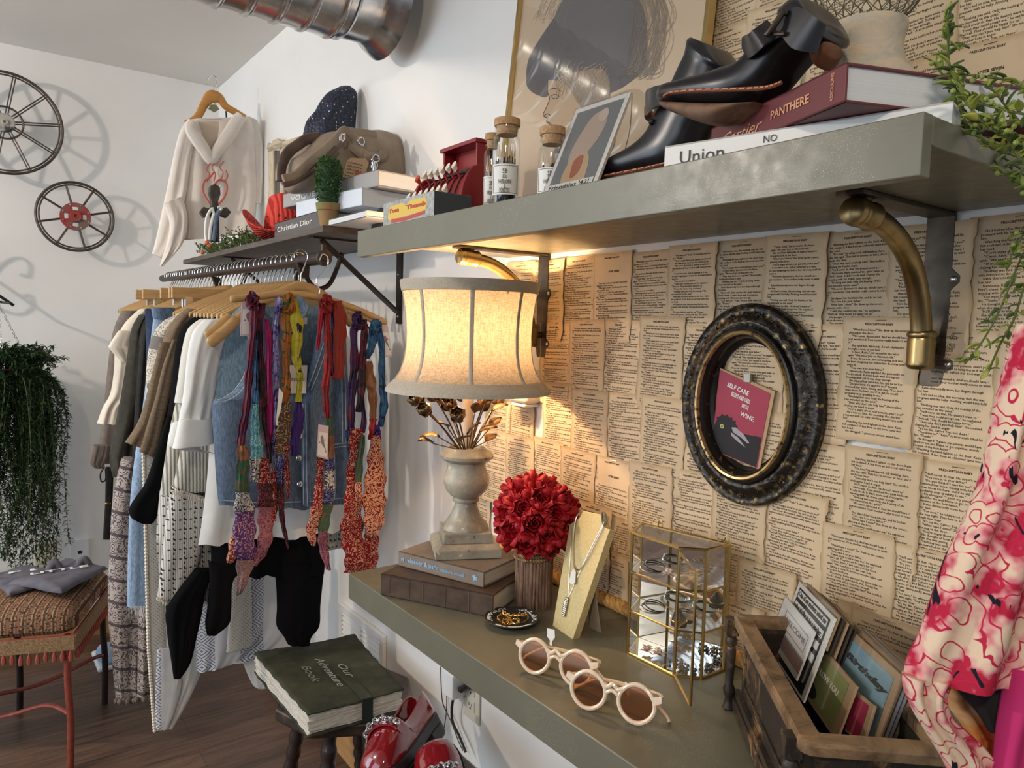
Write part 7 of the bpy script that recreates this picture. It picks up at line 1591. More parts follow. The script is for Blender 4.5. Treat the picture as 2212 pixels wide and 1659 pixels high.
# black metal bookend
q = PX(.80, 812, 492); t = thing('bookend', 'black curved metal bookend behind the stack at the near end of the wooden shelf', 'bookend', (.80, q.y, ZD))
MB().prism([PX(.80, *p) for p in [(800, 497), (806, 462), (820, 448), (832, 452), (834, 460), (826, 470), (822, 497)]], (.05, 0, 0)).build('bookend_body', M['iron'], t, world=True, smooth=False, bev=.003)
# taupe leather handbag
def yrow(rows, Y, name, m_, parent, n=26, e=.8, sub=5):
    T_ = spline([PY(Y, r[0], r[1]) for r in rows], sub); B_ = spline([PY(Y, r[2], r[3]) for r in rows], sub); W_ = spline([Vector((r[4], 0, 0)) for r in rows], sub); R = []
    for i, (a, b, w_) in enumerate(zip(T_, B_, W_)):
        c = (a+b)/2; d = (a-b)/2; lp = []
        for k in range(n):
            q = 2*PI*k/n; cs, sn = math.cos(q), math.sin(q); lp.append(c+d*math.copysign(abs(cs)**e, cs)+Vector((0, w_.x*math.copysign(abs(sn)**e, sn)+.006*math.sin(q*3+i*.35), .004*math.sin(i*.5+q*2))))
        R.append(lp)
    return MB().ring(R).build(name, m_, parent, world=True, autos=80)
M['bag'] = noisy('taupe_leather', (.235, .175, .125), (.32, .25, .185), 14, .5, bump=.35, bd=.004, spec=.35); M['bagd'] = noisy('brown_leather_strap', (.075, .045, .032), (.13, .085, .06), 30, .4, bump=.3)
BY = 1.98
t = thing('handbag', 'slouchy taupe leather shoulder bag with silver hardware lying on the book stack', 'handbag', PY(BY, 740, 425))
yrow([(613, 375, 612, 392, .01), (622, 350, 618, 400, .05), (645, 330, 632, 412, .085), (680, 300, 668, 418, .10), (730, 287, 725, 426, .11), (780, 284, 778, 438, .115), (822, 290, 820, 440, .11), (850, 310, 856, 438, .10), (862, 345, 868, 430, .08), (866, 375, 872, 415, .05), (868, 392, 872, 405, .015)], BY, 'bag_body', M['bag'], t)
FY = BY-.118
def bt(pts, r, nm, m_, Y=FY, fl=1, par=None): return yt(pts, Y, r, nm, m_, par or t, fl)
bt([(612, 388), (640, 380), (668, 352), (700, 325), (728, 300), (740, 285), (748, 282)], .013, 'front_handle', M['bag'], FY, .6)
bt([(748, 282), (768, 300), (775, 320), (790, 335)], .012, 'front_handle', M['bag'], FY, .6)
bt([(606, 392), (608, 360), (622, 330), (645, 312), (665, 300), (690, 296)], .014, 'rear_handle', M['bagd'], BY-.03, .6)
bt([(612, 400), (640, 392), (672, 372), (700, 345), (726, 318)], .007, 'rear_handle', M['bagd'], FY-.004, .7)
bt([(740, 282), (780, 288), (812, 292)], .012, 'zip_flap', M['bag'], BY-.09, .5)
bt([(760, 312), (772, 325), (788, 335), (805, 340), (826, 338), (828, 325)], .013, 'buckle_tab', M['bag'], FY-.01, .5)
bt([(766, 420), (770, 400), (790, 385), (806, 380)], .016, 'side_strap', M['bag'], FY-.01, .5); bt([(766, 420), (775, 436), (800, 438), (830, 425), (845, 415)], .014, 'side_strap', M['bag'], FY, .5)
for pts in ([(774, 300), (782, 298), (786, 306), (782, 314), (775, 310)], [(808, 335), (816, 338), (818, 346), (810, 350), (803, 344)], [(800, 372), (812, 370), (818, 382), (812, 394), (802, 392), (797, 382)], [(806, 352), (814, 354), (812, 364), (804, 362)], [(736, 292), (744, 290), (742, 302), (736, 304)]):
    MB().tube(spline([PY(FY-.02, *q) for q in pts], 5, True), .0026, 8, closed=True).build('silver_ring', M['chrome'], t, world=True)
MB().tube([PY(FY-.02, 806, 350), PY(FY-.02, 809, 372)], .005, 8).build('snap_clasp', M['chrome'], t, world=True)
tg = thing('price_tag', 'brown kraft handwritten price tag with a red ladybird sticker hanging on the taupe bag', 'tag', PY(FY-.03, 768, 392))
MB().prism([PY(FY-.03, *q) for q in [(757, 341), (789, 342), (797, 351), (784, 392), (741, 383), (750, 348)]], (0, .0015, 0)).build('tag_card', M['kraft'], tg, world=True, smooth=False)
MB().prism([PY(FY-.033, *q) for q in [(767, 375), (771, 370), (778, 371), (783, 377), (778, 384), (770, 382)]], (0, .001, 0)).build('ladybird_sticker', rd_, tg, world=True, smooth=False)
for i in range(5): MB().tube(spline([PY(FY-.032, 752+j*4-i*1.6, 350+i*7+j*.9+(1.2 if j % 2 else -1.2)) for j in range(9 if i < 3 else 5)], 3), .0006, 4).build('handwriting', M['dark_ink'], tg, world=True)
MB().tube([PY(FY-.03, 790, 343), PY(FY-.02, 788, 325)], .0009, 5).build('tag_string', M['jute'], tg, world=True)
# navy sequin hat shape
M['sequin'] = mat('navy_sequin_knit', (.02, .03, .07), .6); g = G(M['sequin']); v = g.co(); wv = g.n('ShaderNodeTexVoronoi', {'Vector': g.co((1, 1, 1)), 'Scale': 130, 'Randomness': .6}); dn = wv.outputs['Distance']; rc = g.sep(wv.outputs['Color'])[0]
g.set('Base Color', g.mix(g.math('MULTIPLY', g.math('GREATER_THAN', rc, .86), g.math('LESS_THAN', dn, .3)), g.ramp(dn, [(.1, (.035, .05, .11)), (.6, (.006, .008, .02))]), (.55, .58, .65))); g.bump(dn, .8, .003)
t = thing('sequin_bag', 'navy blue sequinned knit pouch bag standing behind the taupe handbag', 'handbag', PY(2.2, 715, 300))
SYq = 2.18
T_ = [(735, 187), (708, 200), (690, 222), (680, 240), (662, 262), (655, 290), (653, 315)]; U_ = [(756, 187), (768, 200), (770, 222), (768, 250), (766, 280), (764, 300), (762, 330)]
yrow2 = [(a[0], a[1], b[0], b[1]) for a, b in zip(T_, U_)]
panel('knit_body', M['sequin'], t, SYq, [(742, 186, 758, 188)]+yrow2, .06, .012, 2, .5, n=36, sub=6)
# ================================================================== left side: hanging fern basket, bench
PC = Vector((pot.x-.01, 3.42, PY(3.42, 5, 800).z))
t = thing('hanging_fern', 'green fern in a coir hanging basket trailing down at the left photo edge', 'hanging plant', PC)
coir = noisy('coir_liner', (.20, .10, .04), (.34, .19, .08), 70, .9, bump=.6)
MB().lathe([(0, -.13), (.05, -.12), (.095, -.07), (.12, .0), (.128, .01), (.12, .012), (.11, .0), (0, -.01)], 32, M=Matrix.Translation(PC)).build('coir_basket', coir, t, world=True)
mb = MB()
for z_, r_ in ((.008, .128), (-.07, .098)): mb.tube([(PC.x+r_*math.cos(a), PC.y+r_*math.sin(a), PC.z+z_) for a in [i*PI/16 for i in range(32)]], .003, 6, closed=True)
for k in range(6): a = k*PI/3+.2; mb.tube(spline([(PC.x+r_*math.cos(a), PC.y+r_*math.sin(a), PC.z+z_) for r_, z_ in ((.129, .008), (.10, -.07), (.03, -.13))], 5), .003, 6)
mb.build('wire_frame', M['iron'], t, world=True)
mb = MB(); top = Vector((PC.x, PC.y, BRK_Z))
for k in range(3):
    a = k*2*PI/3+.6; q = PC+Vector((.128*math.cos(a), .128*math.sin(a), .01)); n_k = 16
    for i in range(n_k):
        c1 = top.lerp(q, (i+.5)/n_k); d = (q-top).normalized(); s_ = d.orthogonal().normalized(); s_ = s_ if i % 2 else d.cross(s_)
        mb.tube([c1+d*.0085*math.cos(b)+s_*.004*math.sin(b) for b in [j*PI/4 for j in range(8)]], .0011, 4, closed=True)
mb.build('chain', M['steel_screw'], t, world=True)
fern = noisy('fern_green', (.010, .032, .010), (.035, .085, .022), 20, .6); mb = MB(); m2 = MB(); rn = random.Random(12)
for i in range(330):
    a = rn.uniform(0, 6.28); r_ = rn.uniform(.03, .12); up_ = i < 90
    p0 = PC+Vector((r_*math.cos(a), r_*math.sin(a), .0)); o = Vector((math.cos(a), math.sin(a), 0))
    if up_: pts = [p0, p0+o*.03+Vector((0, 0, rn.uniform(.03, .09))), p0+o*rn.uniform(.05, .12)+Vector((0, 0, rn.uniform(.0, .10)))]
    else:
        L_ = rn.uniform(.25, .80); w_ = rn.uniform(.03, .10); pts = [p0, p0+o*w_+Vector((0, 0, -.05)), p0+o*w_*1.2+Vector((rn.uniform(-.03, .03), rn.uniform(-.03, .03), -L_*.5)), p0+o*w_*.9+Vector((rn.uniform(-.04, .04), rn.uniform(-.04, .04), -L_))]
    sp = spline(pts, 4 if up_ else 7); mb.tube(sp, .0009, 4)
    for j in range(1, len(sp)):
        for f in (.33, .66, 1.0):
            q = sp[j-1].lerp(sp[j], f)
            for s_ in range(3):
                d = Vector((rn.uniform(-1, 1), rn.uniform(-1, 1), rn.uniform(-.9, .5))).normalized(); leaf(m2, q, d, (0, .3, 1), rn.uniform(.016, .030), .0032)
mb.build('stems', M['stem'], t, world=True); m2.build('fronds', fern, t, world=True, autos=80)
# bench
M['redmetal'] = noisy('brick_red_iron', (.20, .035, .022), (.28, .06, .035), 40, .5, bump=.2)
def cushmat():
    m = mat('striped_tapestry', (.2, .1, .05), .9, spec=.1); g = G(m); v = g.co(); s = g.sep(v)
    u = g.math('FRACT', g.math('MULTIPLY', g.math('ADD', s[0], g.math('MULTIPLY', g.noise(v, 20, 2), .004)), 1/.028)); c = g.ramp(u, [(0, (.10, .045, .025)), (.2, (.30, .17, .10)), (.36, (.12, .11, .07)), (.5, (.28, .11, .07)), (.68, (.20, .12, .06)), (.85, (.33, .24, .15))], True)
    n = g.noise(v, 160, 2); g.set('Base Color', g.mix(g.math('GREATER_THAN', n, .56), c, (.05, .03, .02))); g.bump(u, .6, .003); return m
M['cush'] = cushmat()
E1 = PZ(.55, 231, 1262); E2 = PZ(.52, 165, 1345)
bxr, by0, by1, bz = .25, 2.63, 3.08, .50
t = thing('upholstered_bench', 'brick red iron bench with striped tapestry cushion and tassel fringe below the fern', 'bench', (bxr, by0, 0))
mb = MB(); rows = []
for (ins, z) in ((.008, bz-.045), (-.004, bz-.03), (-.004, bz), (.010, bz+.024), (.04, bz+.036), (.10, bz+.042), (.16, bz+.044)):
    o = rrect(-.75+ins, bxr-ins, by0+ins, by1-ins, max(.01, .05-abs(ins)*.2), 6); rows.append([(x, y, z) for x, y in o])
mb.ring(rows).build('cushion', M['cush'], t, world=True)
fr_m = MB()
for x0, y0_, x1, y1_ in ((-.75, by0, bxr, by0), (bxr, by0, bxr, by1), (bxr, by1, -.75, by1)): fr_m.tube([(x0, y0_, bz-.055), (x1, y1_, bz-.055)], .008, 8)
fr_m.build('seat_frame', M['redmetal'], t, world=True)
for lx, ly in ((bxr-.02, by0+.01), (bxr-.02, by1-.01), (-.05, by1-.01), (-.72, by0+.01)):
    MB().tube(spline([(lx, ly, bz-.05), (lx-.002, ly, .30), (lx+.004, ly, .16), (lx, ly, .0)], 6), .011, 10).build('leg', M['redmetal'] if ly < 2.8 else M['dkbrown'], t, world=True)
mb = MB(); mb.tube(spline([(bxr-.02, by0+.01, .19), (.15, by0+.06, .20), (.0, by0+.10, .16), (-.1, 2.78, .20), (-.3, by1-.08, .18)], 8), .007, 8).tube(spline([(bxr-.02, by1-.01, .19), (.2, by1-.06, .20), (.05, by1-.12, .15), (-.1, 2.78, .20), (-.4, by0+.06, .18)], 8), .007, 8).build('curved_stretcher', M['redmetal'], t, world=True)
mb = MB(); m2 = MB(); rn = random.Random(3); tass = mat('terracotta_tassel', (.30, .07, .045), .9); frg = noisy('golden_fringe', (.16, .09, .04), (.34, .22, .11), 200, .9)
m2.box(-.75, bxr+.004, by0-.008, by0-.004, bz-.095, bz-.05).box(bxr+.004, bxr+.008, by0-.006, by1, bz-.095, bz-.05)
for i in range(66):
    f = i/65
    x, y = (-.75+(bxr+.75)*min(1, f*1.5), by0-.006) if f < .667 else (bxr+.006, by0+(by1-by0)*(f-.667)*3); mb.lathe([(0, -.035), (.006, -.034), (.0075, -.02), (.004, -.006), (.002, 0), (0, .001)], 7, c=(x, y, bz-.092+rn.uniform(-.006, .002)))
m2.build('woven_fringe', frg, t, world=True, smooth=False); mb.build('tassels', tass, t, world=True)
t.rotation_euler.z = -.36
# folded t-shirts
M['tee'] = cloth('faded_grey_purple_tee', (.085, .08, .10), (.15, .145, .17), 12)
def tee(label, pts, z, Tt, seed):
    t = thing('folded_tshirt', label, 't-shirt', PZ(z, *pts[0])); rn = random.Random(seed); P = [PZ(z, *q) for q in pts]
    def fn(u, v):
        a = P[0].lerp(P[1], u); b = P[3].lerp(P[2], u); q = a.lerp(b, v); e = min(1, 9*min(u, 1-u, v, 1-v))
        return (q.x+.004*math.sin(v*9+seed), q.y+.004*math.sin(u*11+seed), z+Tt*e**.4+.003*math.sin(u*9+v*6+seed)*e+.0015*math.sin(v*19-u*7)*e)
    MB().sheet(fn, 30, 24).build('tee_cloth', M['tee'], t, world=True, solid=.004); return t, P
t1, P1 = tee('faded grey-purple folded t-shirt lying on the left of the bench, under the other shirt', [(-30, 1248), (60, 1225), (160, 1240), (20, 1290)], .552, .014, 1)
t2, P2 = tee('faded grey-purple folded t-shirt with white block lettering, front shirt on the bench', [(20, 1262), (150, 1212), (232, 1230), (132, 1282)], .566, .018, 4)
dx = (P2[3]-P2[0]).normalized(); cc = P2[0].lerp(P2[2], .5)+Vector((0, 0, .0245)); xx_ = (P2[2]-P2[0]).normalized(); yy_ = Vector((-xx_.y, xx_.x, 0))
text('LITTLE', .03, M['white_ink'], t2, cc, xx_, yy_, fit=.17, bold=.03)
text('F L', .03, M['white_ink'], t1, P1[0].lerp(P1[2], .45)+Vector((0, 0, .020)), xx_, yy_, fit=.10, bold=.03)
# price clips on the tees
for k, (px_, py_) in enumerate(((118, 1222), (180, 1213))):
    q = PZ(.585, px_, py_+8); MB().tube(spline([q+Vector((-.02, 0, -.01)), q+Vector((-.008, 0, .018)), q+Vector((.006, 0, .02)), q+Vector((.02, 0, -.008))], 5), .012, 10).build('raised_fold', M['tee'], t2 if k else t1, world=True)
# ================================================================== stool and album
M['dwood'] = noisy('dark_worn_wood', (.022, .014, .010), (.09, .055, .03), 18, .4, lo=.45, hi=.68, bump=.4)
A4 = [PZ(.52, *q) for q in [(550, 1412), (765, 1375), (870, 1490), (665, 1545)]]; sc_ = sum(A4, Vector())/4; SZ = .462
scn_ = Vector((sc_.x+.035, sc_.y-.02, 0))
t = thing('stool', 'small dark worn wooden stool with turned legs under the green album', 'stool', scn_)
ang = .3; oc = [(scn_.x+.185*math.cos(ang+PI/4*i+PI/8), scn_.y+.185*math.sin(ang+PI/4*i+PI/8), SZ-.034) for i in range(8)]
MB().prism(oc, (0, 0, .0335)).build('seat', M['dwood'], t, world=True, smooth=False, bev=.006)
for i in range(4):
    a = ang+PI/2*i+.55; d = Vector((math.cos(a), math.sin(a), 0)); p1 = scn_+d*.115+Vector((0, 0, SZ-.034)); p0 = scn_+d*.19; p0.z = 0
    sp = [p1.lerp(p0, k/40) for k in range(41)]; rr = [.017+.005*abs(math.sin(k*.8))*(1 if k > 4 else .3)-.004*(k/40) for k in range(41)]
    MB().tube(sp, rr, 14).build('leg', mat('dark_turned_leg', (.030, .018, .016), .25), t, world=True)
t = thing('photo_album', 'thick dark green suede photo album with silver script title lying on the stool', 'album', A4[3])
def suede():
    m = mat('green_suede', (.05, .05, .03), .75, spec=.25); g = G(m); v = g.co(); f = g.noise(v, 9, 6, .7); g.set('Base Color', g.ramp(f, [(.32, (.022, .026, .016)), (.55, (.050, .052, .032)), (.72, (.095, .092, .062))])); g.bump(f, .2, .002); return m
su = suede(); paperm = noisy('deckled_paper', (.60, .56, .48), (.76, .73, .66), 8, .9, bump=.8, bd=.003, stretch=(1, 1, 60))
def alb(u, v, z, off=0): q = A4[3].lerp(A4[2], u).lerp(A4[0].lerp(A4[1], u), v); c = sc_; return Vector((c.x+(q.x-c.x)*(1+off), c.y+(q.y-c.y)*(1+off), z))
rn = random.Random(4)
def albsheet(z, off, th, amp, nm, m_):
    def fn(u, v): q = alb(u, v, z+amp*(math.sin(u*7+1)*.5+math.sin(v*5+2)*.5)*(1 if True else 0)+.004*math.exp(-((u-1)**2+(v-1)**2)*40), off); q += Vector((.0015*math.sin(v*40), .0015*math.sin(u*36), 0)); return tuple(q)
    return MB().sheet(fn, 24, 24).build(nm, m_, t, world=True, solid=th)
albsheet(.520, .012, .004, .0018, 'front_cover', su); albsheet(SZ+.003, .012, .004, .0, 'back_cover', su)
ly = MB(); 
for k in range(15):
    z = SZ+.007+k*.0034; o = -.010+rn.uniform(-.008, .004); jit = [rn.uniform(-.003, .003) for _ in range(80)]
    lp = []
    for e, (ua, va, ub_, vb2) in enumerate(((0, 0, 1, 0), (1, 0, 1, 1), (1, 1, 0, 1), (0, 1, 0, 0))):
        for i in range(14): f = i/14; q = alb(ua+(ub_-ua)*f, va+(vb2-va)*f, z, o); q.x += jit[e*14+i]; q.y += jit[79-e*14-i]*.8; lp.append(q)
    ly.prism(lp, (0, 0, .0026))
ly.build('page_block', paperm, t, world=True, smooth=False)
MB().prism([alb(*q) for q in ((0.03, .03, SZ+.006), (.97, .03, SZ+.006), (.97, .97, SZ+.006), (.03, .97, SZ+.006))], (0, 0, .050)).build('inner_pages', paperm, t, world=True, smooth=False)
sil = mat('silver_foil_script', (.42, .42, .36), .35, .5); xx_ = (A4[2]-A4[0]); xx_ = (PZ(.523, 760, 1500)-PZ(.523, 690, 1420)).normalized() ; yy_ = Vector((-xx_.y, xx_.x, 0))
for s_, px_, py_, f in (('Our', 748, 1448, .085), ('Adventure', 712, 1450, .185), ('Book', 672, 1455, .105)):
    q = PZ(.5265, px_, py_); text(s_, .03, sil, t, q, xx_, yy_, fit=f, shear=.35)
fl_ = spline([alb(.70, .62, .5235), alb(.62, .40, .5235), alb(.60, .2, .5245), alb(.60, .03, .5245)], 4)
MB().prism([alb(.53, .42, .5225), alb(.63, .27, .5225), alb(.66, .15, .5225), alb(.66, -.005, .5225), alb(.55, -.005, .5225), alb(.55, .15, .5225)], (0, 0, .003)).build('closing_strap', su, t, world=True, smooth=False, bev=.001)
MB().prism([alb(.55, -.016, SZ+.002), alb(.66, -.016, SZ+.002), alb(.66, -.016, .5255), alb(.55, -.016, .5255)], (alb(.5, .0, 0)-alb(.5, -.01, 0))).build('closing_strap', mat('dark_green_strap', (.016, .024, .018), .6), t, world=True, smooth=False)
# ================================================================== dark box and red loafers
q0 = PZ(.21, 985, 1600); 
t = thing('wooden_box', 'dark brown wooden box on the floor below the counter under the red loafers', 'box', (.86, 1.3, 0))
MB().box(.70, .992, 1.10, 1.53, 0, .345).build('box_body', M['dwood'], t, world=True, smooth=False, bev=.004)
MB().box(.695, .995, 1.095, 1.535, .345, .36).build('box_lid', M['dwood'], t, world=True, smooth=False, bev=.003)
M['patent'] = mat('red_patent_leather', (.23, .008, .012), .06, spec=.7, Coat_Weight=.6); M['lug'] = mat('black_lug_sole', (.010, .012, .016), .5); M['shoein'] = mat('black_shoe_lining', (.012, .01, .01), .7)
def loafer(label, heel, toe, up, sc=1.12):
    heel = Vector(heel); toe = Vector(toe); t = thing('loafer', label, 'shoe', M=basis(heel, (toe-heel).normalized(), up))
    # local: x toe-ward, y up, z sideways; 0.255 long
    ST = [(0, .012, .050, .045), (.006, .022, .066, .040), (.03, .031, .066, .034), (.07, .033, .056, .034), (.11, .036, .050, .036), (.140, .040, .052, .034), (.150, .041, .066, 0), (.165, .042, .062, 0), (.190, .043, .052, 0), (.215, .041, .044, 0), (.235, .034, .036, 0), (.247, .022, .022, 0), (.253, .010, .008, 0), (.2555, .003, .001, 0)]
    sp = spline([Vector((x, w_, h)) for x, w_, h, o in ST], 5); rows = []
    for p in sp:
        x, w_, h = p; op = .030 if x < .142 else 0; lp = []; n = 30
        for k in range(n+1):
            th = -PI/2*.999+(PI*.998)*k/n if False else k/n*2-1
            # k sweeps from left top edge, down around the foot, to right top edge
            a = PI*(.5+.5*th); zz = w_*math.cos(a)
            yy = .030+(h-.0)*math.sin(a)**.62 if True else 0
            if op and abs(zz) < op*w_/.034*.80: yy = None
            lp.append((x, yy, zz))
        rows.append(lp)
    def shell(rs, nm, m_, th=.0028):
        mb = MB(); K = len(rs[0]); vs = []; fs = []
        for r in rs: vs += [(q[0], q[1] if q[1] is not None else 0, q[2]) for q in r]
        for i in range(len(rs)-1):
            for k in range(K-1):
                q = (rs[i][k], rs[i][k+1], rs[i+1][k+1], rs[i+1][k])
                if all(c[1] is not None for c in q): fs.append((i*K+k, i*K+k+1, (i+1)*K+k+1, (i+1)*K+k))
        used = sorted({j for f in fs for j in f}); ix = {j: n_ for n_, j in enumerate(used)}
        mb.add([vs[j] for j in used], [tuple(ix[j] for j in f) for f in fs]); return mb.build(nm, m_, t, solid=th, autos=60)
    shell(rows, 'upper', M['patent'])
    out = [(p.x, p.y+.004) for p in sp]
    def soleo(x0, x1, z0, z1, g_=0): 
        q = [(x, w_) for x, w_ in out if x0 <= x <= x1]; return [(x, z0, w_+g_) for x, w_ in q]+[(x, z0, -w_-g_) for x, w_ in q[::-1]]
    mb = MB(); mb.prism(soleo(0, .26, .012, 0), (0, .020, 0)); mb.prism(soleo(0, .085, -.014, 0, .001), (0, .026, 0)); mb.prism(soleo(.12, .26, .0, 0, .001), (0, .012, 0)); mb.build('sole', M['lug'], t, smooth=False, bev=.003)
    MB().prism([(x, .034, w_*.86) for x, w_ in out]+[(x, .034, -w_*.86) for x, w_ in out[::-1]], (0, .002, 0)).build('insole', M['shoein'], t, smooth=False)
    mb = MB(); mb.tube(spline([(.150, .098, .0), (.158, .094, .018), (.175, .078, .032), (.205, .064, .030), (.228, .055, .018), (.234, .053, 0), (.228, .055, -.018), (.205, .064, -.030), (.175, .078, -.032), (.158, .094, -.018)], 5, True), .0016, 6, closed=True); mb.build('apron_seam', M['patent'], t)
    mb = MB(); rows_ = []
    for i in range(17):
        th = (i/16-.5)*2; a = PI*(.5+.5*th*.96); rows_.append([(x, .0325+.062*math.sin(a)**.62+.0022, .0425*math.cos(a)) for x in (.163, .180)]+[(x, .0325+.062*math.sin(a)**.62-.002, .0425*math.cos(a)) for x in (.180, .163)])
    mb.ring(rows_).build('vamp_strap', M['patent'], t)
    mb = MB(); pts = [(.172, .0355+.062*math.sin(PI*(.5+.5*v*.6))**.62+.006, .0445*math.cos(PI*(.5+.5*v*.6))) for v in [i/9*2-1 for i in range(10)]]
    for i, p in enumerate(pts):
        p = Vector(p); d = (Vector(pts[min(i+1, 9)])-Vector(pts[max(i-1, 0)])).normalized(); s_ = Vector((1, 0, 0)) if i % 2 else d.cross(Vector((1, 0, 0)))
        mb.tube([p+d*.0062*math.cos(b)+s_*.0058*math.sin(b) for b in [j*PI/5 for j in range(10)]], .0021, 6, closed=True)
    mb.build('silver_chain', M['chrome'], t); t.scale = (sc, sc, sc); return t
_h = PY(1.47, 936, 1572); _t = PY(1.25, 790, 1760)
loafer('red patent loafer with silver chain, propped heel up against the counter wall', _h, _h+(_t-_h).normalized()*.25, (-.80, -.25, .55))
_h = PY(1.08, 1020, 1930); _t = PY(1.22, 972, 1735)
loafer('second red patent loafer, only its toe showing at the bottom photo edge', _h, _t, (-.55, -.70, .45))
# cords under the counter
M['cord'] = mat('black_cord', (.012, .012, .012), .5)
t = thing('power_cord', 'black plugged-in power cord curving down the wall under the counter', 'power cord', PX(.985, 985, 1500))
MB().tube(spline([PX(.975, *q) for q in [(1008, 1484), (994, 1486), (982, 1500), (976, 1530), (978, 1560), (992, 1590), (1006, 1625)]], 7), .0035, 8).build('cable', M['cord'], t, world=True)
MB().tube([PX(.975, 1012, 1478), PX(.978, 996, 1490)], .008, 10).build('plug', M['cord'], t, world=True)
t = thing('lamp_cord', 'thin brown lamp cord hanging from the counter edge along the wall', 'power cord', PX(.985, 955, 1500))
MB().tube(spline([PX(.982, *q) for q in [(952, 1440), (953, 1480), (957, 1520), (975, 1560), (990, 1600), (1000, 1622)]], 7), .0016, 6).tube(spline([PX(.984, *q) for q in [(965, 1500), (964, 1540), (958, 1580)]], 5), .0014, 6).build('cable', M['bronze_dark'], t, world=True)
q = PX(.97, 977, 1478); t = thing('plug_adapter', 'white ribbed plug adapter on the outlet under the counter', 'plug adapter', q)
MB().box(.955, .996, q.y-.025, q.y+.025, q.z-.03, q.z+.035).build('adapter_body', M['white_plastic'], t, world=True, smooth=False, bev=.004)
t = thing('sneaker', 'blue and white shoe standing on the floor behind the hanging clothes', 'shoe', PZ(0, 228, 1440)); p0 = PZ(0, 232, 1442)
MB().box(p0.x-.04, p0.x+.06, p0.y-.04, p0.y+.16, .0, .022).build('sole', M['white_plastic'], t, world=True, bev=.008); MB().ball((p0.x+.01, p0.y+.05, .04), .05, 16, 10, sc=(.9, 1.9, .7)).build('upper', M['denim_l'], t, world=True)
# ================================================================== pink printed garment in the right foreground
def pink():
    m = mat('pink_floral_fabric', (.6, .3, .3), .85, spec=.15); g = G(m); v = g.co(); n = g.n('ShaderNodeTexNoise', {'Vector': v, 'Scale': 22, 'Detail': 3}).outputs['Color']
    va = g.n('ShaderNodeVectorMath', {0: v, 1: g.n('ShaderNodeVectorMath', {0: n, 3: .030}, operation='SCALE').outputs[0]}, operation='ADD').outputs[0]
    d = g.n('ShaderNodeTexVoronoi', {'Vector': va, 'Scale': 58}).outputs['Distance']; r = g.math('FRACT', g.math('MULTIPLY', d, 3.1)); n2 = g.noise(v, 34, 3, .6)
    c = g.ramp(n2, [(.44, (.70, .54, .40)), (.51, (.66, .28, .29)), (.57, (.42, .018, .05))]); c = g.mix(g.math('LESS_THAN', r, .15), c, (.46, .02, .06))
    c = g.mix(g.math('GREATER_THAN', g.noise(g.co((1, 2, 1)), 30, 2, .4, 1.5), .635), c, (.012, .012, .02)); g.set('Base Color', c); g.bump(g.noise(v, 300, 2), .3, .0005); return m
M['pink'] = pink()
FD = .43; fo_ = CAM+_fw*FD; nf_ = _fw
def PF(px_, py_, o=0): d = ray(px_, py_); return CAM+d*((FD+o)/d.dot(_fw))
t = thing('kimono', 'pink and cream floral print kimono sleeve hanging in the right foreground', 'kimono', PF(2100, 1659))
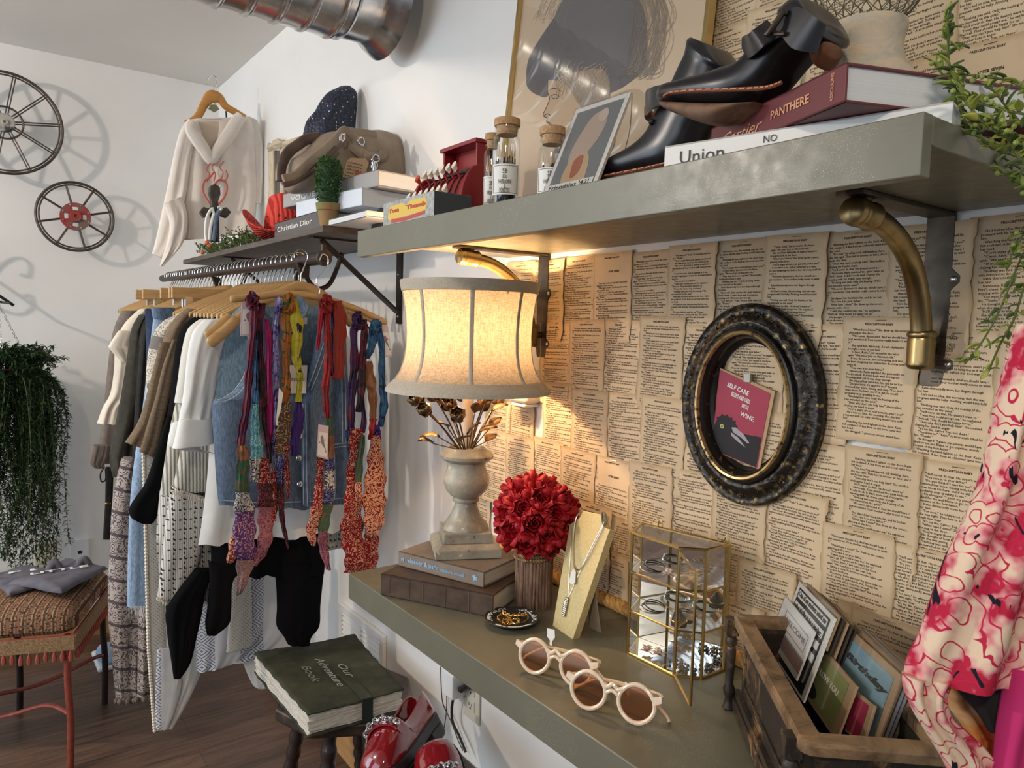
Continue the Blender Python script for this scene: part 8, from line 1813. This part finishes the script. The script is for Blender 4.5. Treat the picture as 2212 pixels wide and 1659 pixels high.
def fgpanel(nm, rows, m_, o=0, T=.02, fold=.006, nf=3, ph=0, sub=6, n=30):
    Ls = spline([PF(a, b, o) for a, b, c, d in rows], sub); Rs = spline([PF(c, d, o) for a, b, c, d in rows], sub); R = []; K = len(Ls)
    for i, (a, b) in enumerate(zip(Ls, Rs)):
        lp = []; v = i/(K-1)
        for k in range(n): s = k/(n-1); e = max(0, 1-abs(2*s-1)**4)**.5; lp.append(a.lerp(b, s)-_fw*(T*e+fold*math.sin(nf*2*PI*s+ph+v*2)*e))
        for k in range(n-2, 0, -3): s = k/(n-1); e = max(0, 1-abs(2*s-1)**4)**.5; lp.append(a.lerp(b, s)+_fw*T*.6*e)
        R.append(lp)
    return MB().ring(R).build(nm, m_, t, world=True, autos=80)
fgpanel('sleeve', [(2205, 700, 2330, 690), (2180, 780, 2330, 780), (2158, 860, 2330, 860), (2138, 950, 2330, 950), (2118, 1040, 2330, 1040), (2082, 1130, 2330, 1130), (2040, 1215, 2330, 1215), (2010, 1300, 2330, 1300), (1985, 1370, 2330, 1370), (1958, 1425, 2330, 1430), (1950, 1462, 2330, 1470)], M['pink'])
fgpanel('sleeve_lower_edge', [(1950, 1455, 2060, 1462), (1954, 1490, 2040, 1500), (1975, 1540, 2050, 1545), (2005, 1590, 2090, 1580), (2035, 1640, 2130, 1620), (2060, 1700, 2180, 1690)], M['pink'], -.004, .010, .003, 2)
def innerm():
    m = mat('orange_cream_lining', (.6, .3, .1), .85); g = G(m); f = g.noise(g.co((2, 2, 6)), 9, 3); g.set('Base Color', g.ramp(f, [(.35, (.70, .50, .28)), (.5, (.62, .26, .06)), (.62, (.45, .04, .03))])); return m
fgpanel('sleeve_lining', [(2030, 1470, 2170, 1470), (2045, 1520, 2180, 1520), (2080, 1570, 2190, 1560), (2110, 1630, 2200, 1630), (2130, 1700, 2210, 1700)], innerm(), .012, .006, .003, 2)
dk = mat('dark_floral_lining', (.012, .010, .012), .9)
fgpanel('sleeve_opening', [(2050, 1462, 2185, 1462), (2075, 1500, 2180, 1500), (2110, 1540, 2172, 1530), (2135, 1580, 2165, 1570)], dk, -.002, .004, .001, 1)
def mag():
    m = mat('magenta_lining', (.5, .02, .14), .85); g = G(m); n = g.n('ShaderNodeTexVoronoi', {'Vector': g.co((1, 1, .4)), 'Scale': 60}).outputs['Distance']; g.set('Base Color', g.ramp(n, [(.12, (.70, .45, .45)), (.16, (.50, .02, .14))])); return m
fgpanel('front_edge', [(2178, 1440, 2330, 1440), (2160, 1530, 2330, 1530), (2150, 1600, 2330, 1600), (2140, 1700, 2330, 1700)], mag(), -.012, .012, .004, 2)
